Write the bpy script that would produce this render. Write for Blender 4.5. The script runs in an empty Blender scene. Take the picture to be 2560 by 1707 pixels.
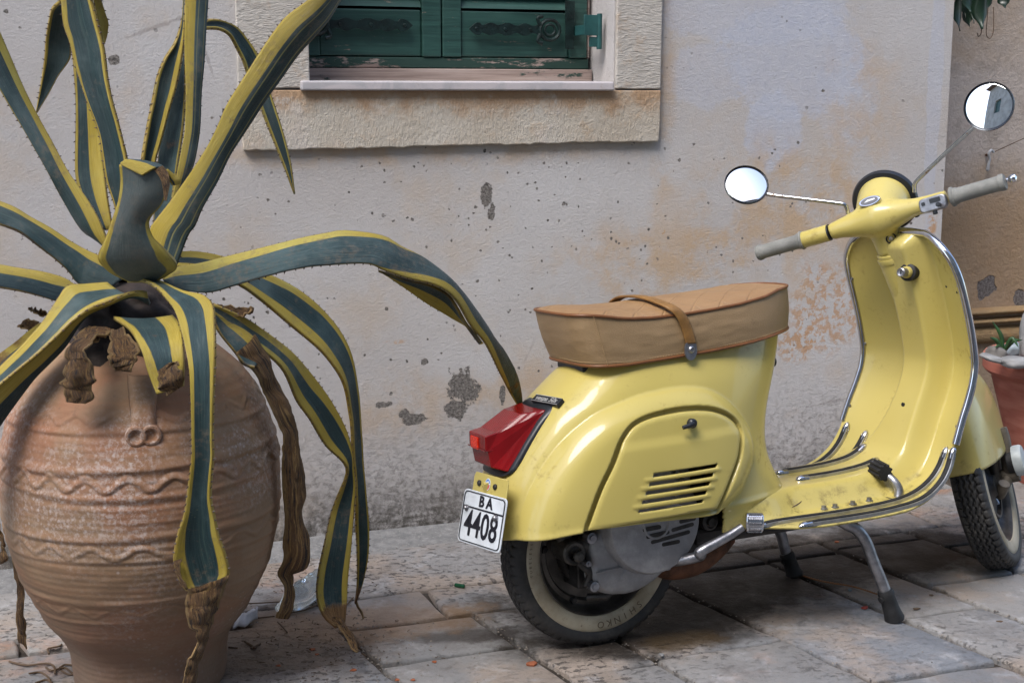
import bpy, bmesh, math, random
import numpy as np
from mathutils import Vector, Matrix
from mathutils.geometry import delaunay_2d_cdt
R = math.radians
random.seed(7); rng = np.random.default_rng(7)
scn = bpy.context.scene
col = scn.collection

# ------------------------------------------------------------------ camera, sky, sun
F_PX, HORIZON, CX, CY, CAM_H = 3400.0, 235.0, 1280.0, 853.5, 1.16316
PITCH = math.atan((CY - HORIZON) / F_PX)
cam = bpy.data.cameras.new('camera'); cam_o = bpy.data.objects.new('camera', cam); col.objects.link(cam_o)
cam.sensor_width = 36; cam.lens = F_PX / 2560 * 36; cam.clip_start = 0.05; cam.clip_end = 400
cam_o.location = (0, 0, CAM_H); cam_o.rotation_euler = (math.pi / 2 - PITCH, 0, 0)
scn.camera = cam_o
SUN_EL, SUN_AZ = R(56), R(214)          # azimuth clockwise from +Y
world = bpy.data.worlds.new('World'); scn.world = world; world.use_nodes = True
wn = world.node_tree; wn.nodes.clear()
sky_n = wn.nodes.new('ShaderNodeTexSky'); sky_n.sky_type = 'NISHITA'; sky_n.sun_disc = False
sky_n.sun_elevation = SUN_EL; sky_n.sun_rotation = SUN_AZ; sky_n.dust_density = 2.0; sky_n.ozone_density = 1.0
bg = wn.nodes.new('ShaderNodeBackground'); bg.inputs['Strength'].default_value = 0.15
wo = wn.nodes.new('ShaderNodeOutputWorld')
wn.links.new(sky_n.outputs[0], bg.inputs[0]); wn.links.new(bg.outputs[0], wo.inputs[0])
sun = bpy.data.lights.new('sun', 'SUN'); sun.energy = 1.5; sun.angle = R(28); sun.color = (1, 0.975, 0.945)
sun_o = bpy.data.objects.new('sun', sun); col.objects.link(sun_o)
sd = Vector((math.sin(SUN_AZ) * math.cos(SUN_EL), math.cos(SUN_AZ) * math.cos(SUN_EL), math.sin(SUN_EL)))
sun_o.rotation_euler = sd.to_track_quat('Z', 'Y').to_euler(); sun_o.location = sd * 20
scn.view_settings.view_transform = 'Standard'; scn.view_settings.look = 'None'
scn.view_settings.exposure = 1.25; scn.view_settings.gamma = 1.0; scn.view_settings.use_curve_mapping = False

# ------------------------------------------------------------------ measuring helpers (photo pixel -> point in the place)
_c, _s = math.cos(PITCH), math.sin(PITCH)
FW, UP, RT, EYE = np.array([0, _c, -_s]), np.array([0, _s, _c]), np.array([1., 0, 0]), np.array([0, 0, CAM_H])
def ray(x, y): return RT * (x - CX) / F_PX + UP * (CY - y) / F_PX + FW
def ground(x, y, z=0.0):
    d = ray(x, y); return EYE + d * ((z - CAM_H) / d[2])
def at(x, y, Y):                       # the point seen at (x, y) that lies Y metres down the lane
    d = ray(x, y); return EYE + d * (Y / d[1])
def cr(o, s, pts): return [(o[0] + u / s, o[1] + v / s) for u, v in pts]
# scooter frame: origin at the rear tyre's contact, x forward, y left, z up (leaning a little on its stand)
YAW, LEAN, R0 = R(24.7233), R(4.5), np.array([0.17284, 2.77496, 0.0])
SH = np.array([math.cos(YAW), math.sin(YAW), 0]); _l = np.array([-math.sin(YAW), math.cos(YAW), 0]); _k = np.array([0, 0, 1.])
SL = _l * math.cos(LEAN) - _k * math.sin(LEAN); SK = _k * math.cos(LEAN) + _l * math.sin(LEAN)
def bp(x, y, yl):
    d = ray(x, y); C = EYE - R0; P = C + d * ((yl - C @ SL) / (d @ SL)); return P @ SH, P @ SK
def bpt(x, y, O, N):                   # ray against a plane in scooter coordinates
    d = ray(x, y); C = EYE - R0
    dl = np.array([d @ SH, d @ SL, d @ SK]); cl = np.array([C @ SH, C @ SL, C @ SK])
    return cl + dl * (((np.array(O) - cl) @ N) / (dl @ N))
# wall frame: x along the house wall, y into it, z up
WA = R(19.188); G0 = np.array([-0.30094, 3.50259, 0.0])
WU = np.array([math.cos(WA), math.sin(WA), 0]); WV = np.array([-math.sin(WA), math.cos(WA), 0])
def wl(x, y, off=0.0):                 # off > 0 is towards the lane
    d = ray(x, y); C = EYE - G0; P = C + d * ((-off - C @ WV) / (d @ WV)); return P @ WU, P[2]
def gw(u, v, z=0.0): return G0 + WU * u + WV * v + np.array([0, 0, z])

# ------------------------------------------------------------------ mesh helpers
def tag(o, label=None, cat=None, group=None, kind=None):
    if label: o['label'] = label
    if cat: o['category'] = cat
    if group: o['group'] = group
    if kind: o['kind'] = kind
    return o
def link(o, parent=None):
    col.objects.link(o)
    if parent is not None: o.parent = parent
    return o
def empty(name, loc=(0, 0, 0), rot=None):
    o = bpy.data.objects.new(name, None); o.empty_display_size = 0.05; link(o); o.location = loc
    if rot is not None: o.rotation_euler = rot
    return o
def mesh(name, V, Fc, m, parent=None, smooth=True, attrs=None, mats=None):
    me = bpy.data.meshes.new(name)
    me.from_pydata([tuple(map(float, v)) for v in V], [], [tuple(map(int, f)) for f in Fc])
    if smooth: me.polygons.foreach_set('use_smooth', [True] * len(me.polygons))
    if attrs:
        for k, a in attrs.items():
            at_ = me.attributes.new(k, 'FLOAT', 'POINT'); at_.data.foreach_set('value', np.asarray(a, dtype=np.float32))
    for mm in (m if isinstance(m, (list, tuple)) else [m]): me.materials.append(mm)
    if mats is not None: me.polygons.foreach_set('material_index', mats)
    me.update()
    return link(bpy.data.objects.new(name, me), parent)
def gridf(nu, nv, wu=False, wv=False, base=0, flip=False):
    i = np.arange(nu if wu else nu - 1); j = np.arange(nv if wv else nv - 1)
    I, J = np.meshgrid(i, j, indexing='ij'); I2, J2 = (I + 1) % nu, (J + 1) % nv
    q = np.stack([I * nv + J, I2 * nv + J, I2 * nv + J2, I * nv + J2], -1).reshape(-1, 4) + base
    return (q[:, ::-1] if flip else q).tolist()
class MB:                              # gathers shapes into one mesh
    def __init__(s): s.V = []; s.F = []
    def add(s, V, Fc):
        b = len(s.V); s.V += [tuple(v) for v in V]; s.F += [[i + b for i in f] for f in Fc]; return s
    def grid(s, P, wu=False, wv=False, flip=False):
        P = np.asarray(P, float); return s.add(P.reshape(-1, 3), gridf(P.shape[0], P.shape[1], wu, wv, 0, flip))
    def tube(s, pts, r, n=12, caps=True, sub=0):
        V, Fc = tube_geo(pts, r, n, caps, sub); return s.add(V, Fc)
    def box(s, lo, hi, M=None):
        (a, b, c), (d, e, f) = lo, hi
        V = np.array([(a, b, c), (d, b, c), (d, e, c), (a, e, c), (a, b, f), (d, b, f), (d, e, f), (a, e, f)], float)
        if M is not None: V = V @ np.array(M[0]).T + np.array(M[1])
        return s.add(V, [(0, 3, 2, 1), (4, 5, 6, 7), (0, 1, 5, 4), (1, 2, 6, 5), (2, 3, 7, 6), (3, 0, 4, 7)])
    def lathe(s, prof, O=(0, 0, 0), X=(1, 0, 0), Y=(0, 1, 0), Z=(0, 0, 1), n=48, closed=False, caps=True):
        prof = np.array(prof, float); t = np.linspace(0, 2 * np.pi, n, endpoint=False)
        O, X, Y, Z = map(np.asarray, (O, X, Y, Z))
        P = O + prof[:, None, 0, None] * (np.cos(t)[None, :, None] * X + np.sin(t)[None, :, None] * Y) + prof[:, None, 1, None] * Z
        b = len(s.V); s.grid(P, wu=closed, wv=True)
        if not closed and caps:
            if prof[0, 0] > 1e-5: s.F.append([b + i for i in range(n)][::-1])
            if prof[-1, 0] > 1e-5: s.F.append([b + (len(prof) - 1) * n + i for i in range(n)])
        return s
    def prism(s, poly, O, X, Y, Z, d):   # polygon in the X/Y plane, extruded d along Z
        O, X, Y, Z = map(lambda a: np.asarray(a, float), (O, X, Y, Z)); n = len(poly)
        A = [O + X * p[0] + Y * p[1] for p in poly]; B = [a + Z * d for a in A]
        return s.add(A + B, [list(range(n))[::-1], list(range(n, 2 * n))] + [[i, (i + 1) % n, n + (i + 1) % n, n + i] for i in range(n)])
    def xf(s, fn): s.V = [tuple(fn(np.array(v))) for v in s.V]; return s
    def build(s, name, m, parent=None, smooth=True, bevel=0, seg=2, sharp=40, fixn=True):
        o = mesh(name, s.V, s.F, m, parent, smooth)
        if fixn:
            b = bmesh.new(); b.from_mesh(o.data); bmesh.ops.remove_doubles(b, verts=b.verts, dist=1e-6)
            bmesh.ops.recalc_face_normals(b, faces=b.faces); b.to_mesh(o.data); b.free()
        if smooth and sharp: o.data.set_sharp_from_angle(angle=R(sharp))
        if bevel:
            mo = o.modifiers.new('bevel', 'BEVEL'); mo.width = bevel; mo.segments = seg; mo.limit_method = 'ANGLE'; mo.angle_limit = R(35)
            mo.harden_normals = False
        return o
def each(name, items, m, parent, **kw):      # alike small pieces, one object each
    return [i.build(name, m, parent, **kw) for i in items]
def catmull(P, n):
    P = np.asarray(P, float)
    if len(P) == 2: return P[0] + (P[1] - P[0]) * np.linspace(0, 1, n)[:, None]
    d = np.r_[0, np.cumsum(np.maximum(np.linalg.norm(np.diff(P[:, :3], axis=0), axis=1), 1e-9) ** .5)]
    T = np.linspace(0, d[-1], n); out = np.zeros((n, P.shape[1]))
    m = np.zeros_like(P)
    m[1:-1] = (P[2:] - P[:-2]) / (d[2:] - d[:-2])[:, None]; m[0] = (P[1] - P[0]) / (d[1] - d[0]); m[-1] = (P[-1] - P[-2]) / (d[-1] - d[-2])
    k = np.clip(np.searchsorted(d, T, side='right') - 1, 0, len(P) - 2); h = (d[k + 1] - d[k]); t = ((T - d[k]) / h)[:, None]; h = h[:, None]
    return (2*t**3-3*t**2+1)*P[k] + (t**3-2*t**2+t)*h*m[k] + (-2*t**3+3*t**2)*P[k+1] + (t**3-t**2)*h*m[k+1]
def tube_geo(pts, r, n=12, caps=True, sub=0):
    P = np.asarray(pts, float)
    rr = np.full(len(P), r, float) if np.isscalar(r) else np.asarray(r, float)
    if sub:
        Q = catmull(np.c_[P, rr], sub); P, rr = Q[:, :3], Q[:, 3]
    T = np.gradient(P, axis=0); T /= np.linalg.norm(T, axis=1)[:, None] + 1e-12
    a = np.array([0, 0, 1.]) if abs(T[0][2]) < .9 else np.array([1., 0, 0])
    N = np.cross(T[0], a); N /= np.linalg.norm(N); Ns = []
    for t in T:
        N = N - t * (N @ t); N /= np.linalg.norm(N); Ns.append(N.copy())
    Ns = np.array(Ns); B = np.cross(T, Ns); th = np.linspace(0, 2 * np.pi, n, endpoint=False)
    V = P[:, None] + rr[:, None, None] * (np.cos(th)[None, :, None] * Ns[:, None] + np.sin(th)[None, :, None] * B[:, None])
    Fc = gridf(len(P), n, False, True, 0, True)
    if caps: Fc += [list(range(n)), [(len(P) - 1) * n + i for i in range(n)][::-1]]
    return V.reshape(-1, 3), Fc
def vnoise(P, sc, seed=0):             # smooth value noise for shaping geometry
    P = np.asarray(P, float) * sc + seed * 17.31; i = np.floor(P).astype(np.int64); f = P - i; f = f * f * (3 - 2 * f)
    def h(a): 
        x = (a[..., 0] * 374761393 + a[..., 1] * 668265263 + a[..., 2] * 2147483647 % 1000003 * 31 + seed * 911) & 0xffffffff
        x = ((x ^ (x >> 13)) * 1274126177) & 0xffffffff; return ((x ^ (x >> 16)) & 0xffff) / 65535.0
    r = 0
    for dx in (0, 1):
        for dy in (0, 1):
            for dz in (0, 1):
                w = (f[..., 0] if dx else 1 - f[..., 0]) * (f[..., 1] if dy else 1 - f[..., 1]) * (f[..., 2] if dz else 1 - f[..., 2])
                r = r + w * h(i + np.array([dx, dy, dz]))
    return r * 2 - 1
def sst(a, b, x): t = np.clip((x - a) / (b - a), 0, 1); return t * t * (3 - 2 * t)
def inpoly(x, z, poly):
    x, z = np.asarray(x, float), np.asarray(z, float); c = np.zeros(np.broadcast(x, z).shape, bool); n = len(poly)
    for i in range(n):
        (x1, z1), (x2, z2) = poly[i], poly[(i + 1) % n]
        c ^= ((z1 > z) != (z2 > z)) & (x < (x2 - x1) * (z - z1) / (z2 - z1 + 1e-15) + x1)
    return c
def sdist(x, z, poly):                 # > 0 inside
    x, z = np.asarray(x, float), np.asarray(z, float); d = np.full(np.broadcast(x, z).shape, 9e9); n = len(poly)
    for i in range(n):
        (x1, z1), (x2, z2) = poly[i], poly[(i + 1) % n]; ex, ez = x2 - x1, z2 - z1
        t = np.clip(((x - x1) * ex + (z - z1) * ez) / (ex * ex + ez * ez + 1e-15), 0, 1)
        d = np.minimum(d, np.hypot(x - x1 - t * ex, z - z1 - t * ez))
    return np.where(inpoly(x, z, poly), d, -d)

# ------------------------------------------------------------------ materials
class NB:
    def __init__(s, name):
        s.m = bpy.data.materials.new(name); s.m.use_nodes = True; s.t = s.m.node_tree; s.N = s.t.nodes; s.N.clear()
        s.o = s.N.new('ShaderNodeOutputMaterial'); s.b = s.N.new('ShaderNodeBsdfPrincipled'); s.t.links.new(s.b.outputs[0], s.o.inputs[0])
        s.tc = s.N.new('ShaderNodeTexCoord'); s.co = s.tc.outputs['Object']
    def L(s, v, inp):
        if isinstance(v, bpy.types.NodeSocket): s.t.links.new(v, inp)
        elif isinstance(v, (tuple, list)): inp.default_value = tuple(v) + ((1,) if len(v) == 3 and inp.type == 'RGBA' else ())
        else: inp.default_value = v
    def n(s, ty, **kw):
        o = s.N.new(ty)
        for k, v in kw.items(): setattr(o, k, v)
        return o
    def math(s, op, a, b=0.0, clamp=False):
        o = s.n('ShaderNodeMath', operation=op, use_clamp=clamp); s.L(a, o.inputs[0]); s.L(b, o.inputs[1]); return o.outputs[0]
    def noise(s, scale, detail=4, rough=.55, co=None, dist=0.0, kind='Fac'):
        o = s.n('ShaderNodeTexNoise'); s.L(co or s.co, o.inputs['Vector']); s.L(scale, o.inputs['Scale']); s.L(detail, o.inputs['Detail'])
        s.L(rough, o.inputs['Roughness']); s.L(dist, o.inputs['Distortion']); return o.outputs[kind]
    def vor(s, scale, co=None, feature='F1', out='Distance', rnd=1.0):
        o = s.n('ShaderNodeTexVoronoi', feature=feature); s.L(co or s.co, o.inputs['Vector']); s.L(scale, o.inputs['Scale']); s.L(rnd, o.inputs['Randomness']); return o.outputs[out]
    def map(s, v, a, b, c=0.0, d=1.0, smooth=True):
        o = s.n('ShaderNodeMapRange', interpolation_type='SMOOTHSTEP' if smooth else 'LINEAR')
        for k, x in zip(range(5), (v, a, b, c, d)): s.L(x, o.inputs[k])
        return o.outputs[0]
    def mix(s, f, a, b, mode='MIX'):
        o = s.n('ShaderNodeMix', data_type='RGBA', blend_type=mode); s.L(f, o.inputs[0]); s.L(a, o.inputs[6]); s.L(b, o.inputs[7]); return o.outputs[2]
    def attr(s, name, out='Fac'): o = s.n('ShaderNodeAttribute', attribute_name=name); return o.outputs[out]
    def mapping(s, co=None, scale=(1, 1, 1), loc=(0, 0, 0), rot=(0, 0, 0)):
        o = s.n('ShaderNodeMapping'); s.L(co or s.co, o.inputs[0]); o.inputs['Scale'].default_value = scale; o.inputs['Location'].default_value = loc
        o.inputs['Rotation'].default_value = rot; return o.outputs[0]
    def xyz(s, co=None): o = s.n('ShaderNodeSeparateXYZ'); s.L(co or s.co, o.inputs[0]); return o.outputs
    def bump(s, h, strength=.5, dist=.01, prev=None):
        o = s.n('ShaderNodeBump'); s.L(strength, o.inputs['Strength']); s.L(dist, o.inputs['Distance']); s.L(h, o.inputs['Height'])
        if prev is not None: s.L(prev, o.inputs['Normal'])
        return o.outputs[0]
    def fin(s, color=None, rough=.5, metal=0.0, normal=None, **kw):
        if color is not None: s.L(color, s.b.inputs['Base Color'])
        s.L(rough, s.b.inputs['Roughness']); s.L(metal, s.b.inputs['Metallic'])
        if normal is not None: s.L(normal, s.b.inputs['Normal'])
        for k, v in kw.items(): s.L(v, s.b.inputs[k.replace('_', ' ')])
        return s.m
    def blob(s, u, z, cu, cz, ru, rz, warp, amt=.9, soft=.15):   # a stain with a ragged outline: 1 inside
        du = s.math('DIVIDE', s.math('SUBTRACT', u, cu), ru); dz = s.math('DIVIDE', s.math('SUBTRACT', z, cz), rz)
        d = s.math('SQRT', s.math('ADD', s.math('MULTIPLY', du, du), s.math('MULTIPLY', dz, dz)))
        d = s.math('ADD', d, s.math('MULTIPLY', s.math('SUBTRACT', warp, .5), amt * 2))
        return s.map(d, 1 - soft, 1 + soft, 1, 0)
def simple(name, color, rough=.5, metal=0.0, var=.12, scale=30, bump=0.0, bscale=120, **kw):
    b = NB(name); nz = b.noise(scale, 5)
    c = b.mix(b.map(nz, .3, .7), tuple(x * (1 - var) for x in color), tuple(min(1, x * (1 + var)) for x in color))
    nm = b.bump(b.noise(bscale, 4), bump, .004) if bump else None
    return b.fin(c, rough, metal, nm, **kw)
M = {}
def mk_paint():
    b = NB('yellow_paint'); base = None
    c = b.mix(b.map(b.noise(2.5, 3), .35, .65), (.49, .40, .112), (.53, .44, .14))
    dust = b.map(b.math('MULTIPLY', b.noise(9, 6, .65), b.noise(70, 5, .7)), .30, .46)
    c = b.mix(b.math('MULTIPLY', dust, .55), c, (.30, .215, .06))
    scr = b.map(b.noise(18, 8, .75, co=b.mapping(scale=(1, 1, .35))), .68, .78)
    c = b.mix(b.math('MULTIPLY', scr, .5), c, (.20, .15, .07))
    gr = b.map(b.math('ADD', b.xyz()[2], b.math('MULTIPLY', b.math('SUBTRACT', b.noise(14, 6, .7), .5), .16)), .235, .31, 1, 0)   # road grime thrown up on the lowest panels
    c = b.mix(b.math('MULTIPLY', gr, b.map(b.noise(30, 6, .7), .45, .7)), c, (.11, .075, .03))
    r = b.math('ADD', .34, b.math('MULTIPLY', dust, .3))
    return b.fin(c, r, 0, b.bump(b.noise(5, 2), .03, .01), Coat_Weight=.5, Coat_Roughness=.05, Specular_IOR_Level=.25)
M['paint'] = mk_paint()
M['chrome'] = simple('chrome', (.62, .62, .64), .09, 1.0, .1, 40)
def mk_rustchrome():
    b = NB('pitted_chrome'); k = b.map(b.noise(90, 6, .7), .56, .66)
    return b.fin(b.mix(k, (.5, .52, .52), (.16, .075, .03)), b.math('ADD', .16, b.math('MULTIPLY', k, .6)), b.math('SUBTRACT', 1, k))
M['oldchrome'] = mk_rustchrome()
M['steel'] = simple('grey_steel', (.30, .30, .32), .38, .9, .25, 50, .15, 200)
def mk_alu():
    b = NB('cast_aluminium'); g = b.map(b.noise(7, 7, .7), .38, .7)
    c = b.mix(g, (.26, .26, .27), (.46, .46, .47)); oil = b.map(b.noise(5, 6, .7), .55, .68)
    c = b.mix(b.math('MULTIPLY', oil, .75), c, (.05, .04, .03))
    return b.fin(c, .55, .55, b.bump(b.noise(160, 5, .7), .35, .003))
M['alu'] = mk_alu(); M['oilyalu'] = simple('oily_cast_metal', (.075, .07, .064), .45, .5, .6, 22, .5, 90)
M['greased'] = simple('greasy_black_metal', (.035, .032, .03), .45, .4, .5, 25, .3, 90)
M['rubber'] = simple('black_rubber', (.013, .013, .014), .6, 0, .4, 40, .2, 150)
M['greyrubber'] = None
def mk_grip():
    b = NB('grey_grip_rubber'); w = b.n('ShaderNodeTexChecker'); b.L(b.mapping(scale=(420, 420, 420), rot=(.5, .4, .6)), w.inputs[0])
    c = b.mix(b.map(b.noise(25, 4), .3, .7), (.19, .19, .175), (.25, .25, .23))
    return b.fin(c, .65, 0, b.bump(w.outputs[1], .35, .001))
M['grip'] = mk_grip()
def mk_tyre():
    b = NB('tyre_rubber'); d = b.map(b.noise(14, 6, .7), .45, .75)
    return b.fin(b.mix(d, (.024, .024, .025), (.068, .062, .055)), .62, 0, b.bump(b.noise(200, 3), .2, .002))
M['tyre'] = mk_tyre()
def mk_ww():
    b = NB('cream_whitewall'); c = b.mix(b.map(b.noise(9, 6, .65), .35, .7), (.43, .385, .29), (.25, .205, .13))
    c = b.mix(b.map(b.noise(60, 5, .7), .6, .72), c, (.10, .075, .045)); return b.fin(c, .6, 0, b.bump(b.noise(150, 4), .2, .002))
M['whitewall'] = mk_ww()
M['rim'] = simple('dusty_grey_rim', (.10, .09, .08), .45, .6, .4, 18, .2, 90)
def mk_seat(name, a, bcol, quilt=False):
    b = NB(name); c = b.mix(b.map(b.noise(6, 6, .65), .3, .72), a, bcol)
    c = b.mix(b.math('MULTIPLY', b.map(b.noise(16, 6, .7), .6, .74), .5), c, tuple(x * .35 for x in a))
    nm = b.bump(b.vor(420), .25, .0015)
    if quilt:
        x = b.xyz(); f = 14.5
        def line(sg):
            v = b.math('FRACT', b.math('MULTIPLY', b.math('ADD', x[0], b.math('MULTIPLY', x[1], sg)), f)); return b.map(b.math('ABSOLUTE', b.math('SUBTRACT', v, .5)), .0, .06)
        nm = b.bump(b.math('MULTIPLY', line(1), line(-1)), .38, .006, nm)
    return b.fin(c, .5, 0, nm)
M['vinyl'] = mk_seat('beige_vinyl', (.285, .19, .098), (.335, .225, .118)); M['tan'] = mk_seat('tan_quilted_vinyl', (.315, .185, .085), (.27, .15, .065), True)
M['piping'] = simple('brown_piping', (.17, .065, .02), .45); M['strap'] = simple('brown_leather_strap', (.23, .115, .03), .5, 0, .2, 40, .3, 300)
M['thread'] = simple('tan_thread', (.42, .28, .14), .7)
def mk_lens():
    b = NB('red_lens'); b.b.inputs['Transmission Weight'].default_value = .15
    return b.fin(b.mix(b.map(b.noise(6, 3), .3, .7), (.30, .004, .006), (.20, .003, .004)), .2, 0, b.bump(b.math('SINE', b.math('MULTIPLY', b.xyz()[1], 900)), .12, .002), IOR=1.45, Coat_Weight=.15)
M['lens'] = mk_lens(); M['reflector'] = simple('red_reflector', (.85, .035, .01), .25, 0, .3, 300)
M['platewhite'] = simple('white_plate_enamel', (.62, .66, .70), .35, 0, .12, 20); M['ink'] = simple('black_enamel', (.012, .013, .02), .35)
M['badgeblack'] = simple('black_badge', (.012, .014, .018), .35); M['silver'] = simple('silver_lettering', (.62, .62, .60), .35, .6)
M['stickerblue'] = simple('blue_sticker', (.10, .22, .55), .4); M['stickerred'] = simple('red_sticker', (.6, .10, .10), .4)
M['mirror'] = simple('mirror_glass', (.88, .90, .91), .02, 1.0, 0.02, 3)
M['blackpl'] = simple('black_plastic', (.015, .017, .021), .35)
M['rust'] = simple('rusty_exhaust', (.12, .05, .025), .75, .3, .5, 30, .4, 80)

# --- agave
def mk_leaf(nm='variegated_agave_leaf', grey=0.0):
    b = NB(nm); a, al, yl, yr, dry = (b.attr(k) for k in ('across', 'along', 'yl', 'yr', 'dry'))
    st = b.n('ShaderNodeCombineXYZ'); b.L(b.math('MULTIPLY', a, 7.0), st.inputs[0]); b.L(b.math('MULTIPLY', al, 1.2), st.inputs[1]); b.L(b.math('MULTIPLY', b.attr('seed'), 31.7), st.inputs[2])
    str_ = b.noise(1.6, 4, .6, co=st.outputs[0]); w = b.math('MULTIPLY', b.math('SUBTRACT', str_, .5), .14)
    left = b.math('SUBTRACT', b.math('ADD', a, 1), b.math('MULTIPLY', yl, 2)); right = b.math('SUBTRACT', b.math('SUBTRACT', 1, a), b.math('MULTIPLY', yr, 2))
    em = b.math('ADD', b.math('MINIMUM', left, right), w)
    green_f = b.map(em, -.025, .03)
    fine = b.noise(5, 5, .65, co=b.mapping(st.outputs[0], scale=(2.2, .5, 1)))
    g = b.mix(b.map(fine, .32, .66), (.007, .021, .026), (.029, .062, .066)); pale_streak = b.map(b.noise(2.1, 6, .7, co=b.mapping(st.outputs[0], scale=(1.3, .35, 1), loc=(3, 7, 0))), .52, .66); g = b.mix(b.math('MULTIPLY', pale_streak, .55), g, (.075, .125, .105)); bloom = b.map(b.noise(5, 5, .65), .44, .66)  # paler lengthwise streaks in the green
    g = b.mix(b.math('MULTIPLY', bloom, .6), g, (.095, .145, .15))  # waxy bloom, strengthened to paint the leaf's bluish sheen into its colour
    y = b.mix(b.map(fine, .32, .68), (.33, .235, .018), (.46, .355, .075)); sk = b.map(b.noise(2.6, 6, .75, co=b.mapping(st.outputs[0], scale=(2.6, .22, 1), loc=(1, 2, 0))), .57, .63); y = b.mix(b.math('MULTIPLY', sk, .55), y, (.16, .19, .07)); y = b.mix(b.map(b.noise(4, 4), .5, .75), y, (.42, .37, .10))
    thin = b.map(b.math('ABSOLUTE', b.math('SUBTRACT', b.math('SUBTRACT', em, .26), b.math('MULTIPLY', w, .8))), .02, .05, .45, 0)
    g = b.mix(b.math('MULTIPLY', thin, b.attr('stripe')), g, (.5, .43, .12))
    c = b.mix(green_f, y, g)
    spots = b.map(b.vor(120), .05, .12, 1, 0); sm = b.map(b.noise(9, 4), .56, .68)
    c = b.mix(b.math('MULTIPLY', b.math('MULTIPLY', spots, sm), .8), c, (.30, .30, .17))
    scar = b.map(b.noise(24, 7, .75), .63, .74); c = b.mix(b.math('MULTIPLY', scar, .75), c, (.10, .055, .03)); dust = b.map(b.math('MULTIPLY', b.noise(6, 6, .7), b.noise(80, 4, .7)), .27, .40); c = b.mix(b.math('MULTIPLY', dust, .45), c, (.17, .125, .085))
    dn = b.noise(3.2, 6, .7, co=b.mapping(st.outputs[0], scale=(1.4, 1, 1)))
    dc = b.mix(b.map(dn, .35, .62), (.035, .016, .010), (.26, .145, .055)); dc = b.mix(b.map(b.noise(10, 5), .60, .76), dc, (.42, .27, .10))
    dm = b.map(b.math('ADD', dry, b.math('MULTIPLY', b.math('SUBTRACT', b.noise(34, 5), .5), .5)), .42, .56)
    c = b.mix(dm, c, dc)
    if grey: c = b.mix(b.math('MULTIPLY', b.math('MULTIPLY', green_f, b.map(b.noise(11, 7, .72), .30, .62)), grey), c, (.155, .165, .155))
    edge = b.map(b.math('ABSOLUTE', a), .965, .995); c = b.mix(b.math('MULTIPLY', edge, .45), c, (.10, .05, .025))
    h = b.math('ADD', b.math('MULTIPLY', fine, .6), b.math('MULTIPLY', b.math('MULTIPLY', dm, b.noise(70, 6, .7)), 2.2))
    r = b.math('ADD', .42, b.math('MULTIPLY', dm, .35))
    return b.fin(c, r, 0, b.bump(h, .7, .005), Specular_IOR_Level=.4)
M['leaf'] = mk_leaf(); M['cutleaf'] = mk_leaf('grey_cut_agave_leaf', .6); M['spine'] = simple('dark_leaf_spine', (.05, .025, .02), .5)
def mk_dry():
    b = NB('dead_leaf'); a, al = b.attr('across'), b.attr('along'); st = b.n('ShaderNodeCombineXYZ'); b.L(b.math('MULTIPLY', a, 5.0), st.inputs[0]); b.L(b.math('MULTIPLY', al, 2.2), st.inputs[1]); b.L(b.math('MULTIPLY', b.attr('seed'), 31.7), st.inputs[2])
    s = b.noise(1.3, 7, .72, co=st.outputs[0], dist=.6); s2 = b.noise(3.5, 6, .7, co=b.mapping(st.outputs[0], scale=(2.2, .5, 1)))
    c = b.mix(b.map(s, .38, .50), (.020, .011, .011), (.22, .11, .036)); c = b.mix(b.map(s, .53, .63), c, (.50, .30, .10)); c = b.mix(b.math('MULTIPLY', b.map(s2, .58, .66), .7), c, (.46, .32, .16)); c = b.mix(b.math('MULTIPLY', b.map(s2, .44, .36), .7), c, (.022, .012, .012))
    ed = b.map(b.math('ADD', b.math('ABSOLUTE', a), b.math('MULTIPLY', b.math('SUBTRACT', s, .5), .8)), .78, .92); c = b.mix(b.math('MULTIPLY', ed, .75), c, (.42, .27, .11))
    c = b.mix(b.math('MULTIPLY', b.map(b.vor(150), .10, .16, 1, 0), .5), c, (.45, .35, .2))
    return b.fin(c, .62, 0, b.bump(b.math('ADD', b.math('MULTIPLY', s2, 1.6), b.math('ADD', s, b.math('MULTIPLY', b.noise(60, 6, .7), .6))), 1.0, .012))
M['dry'] = mk_dry()
M['stem'] = simple('dark_rotten_stem', (.022, .014, .011), .8, 0, .6, 30, .8, 60)

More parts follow.
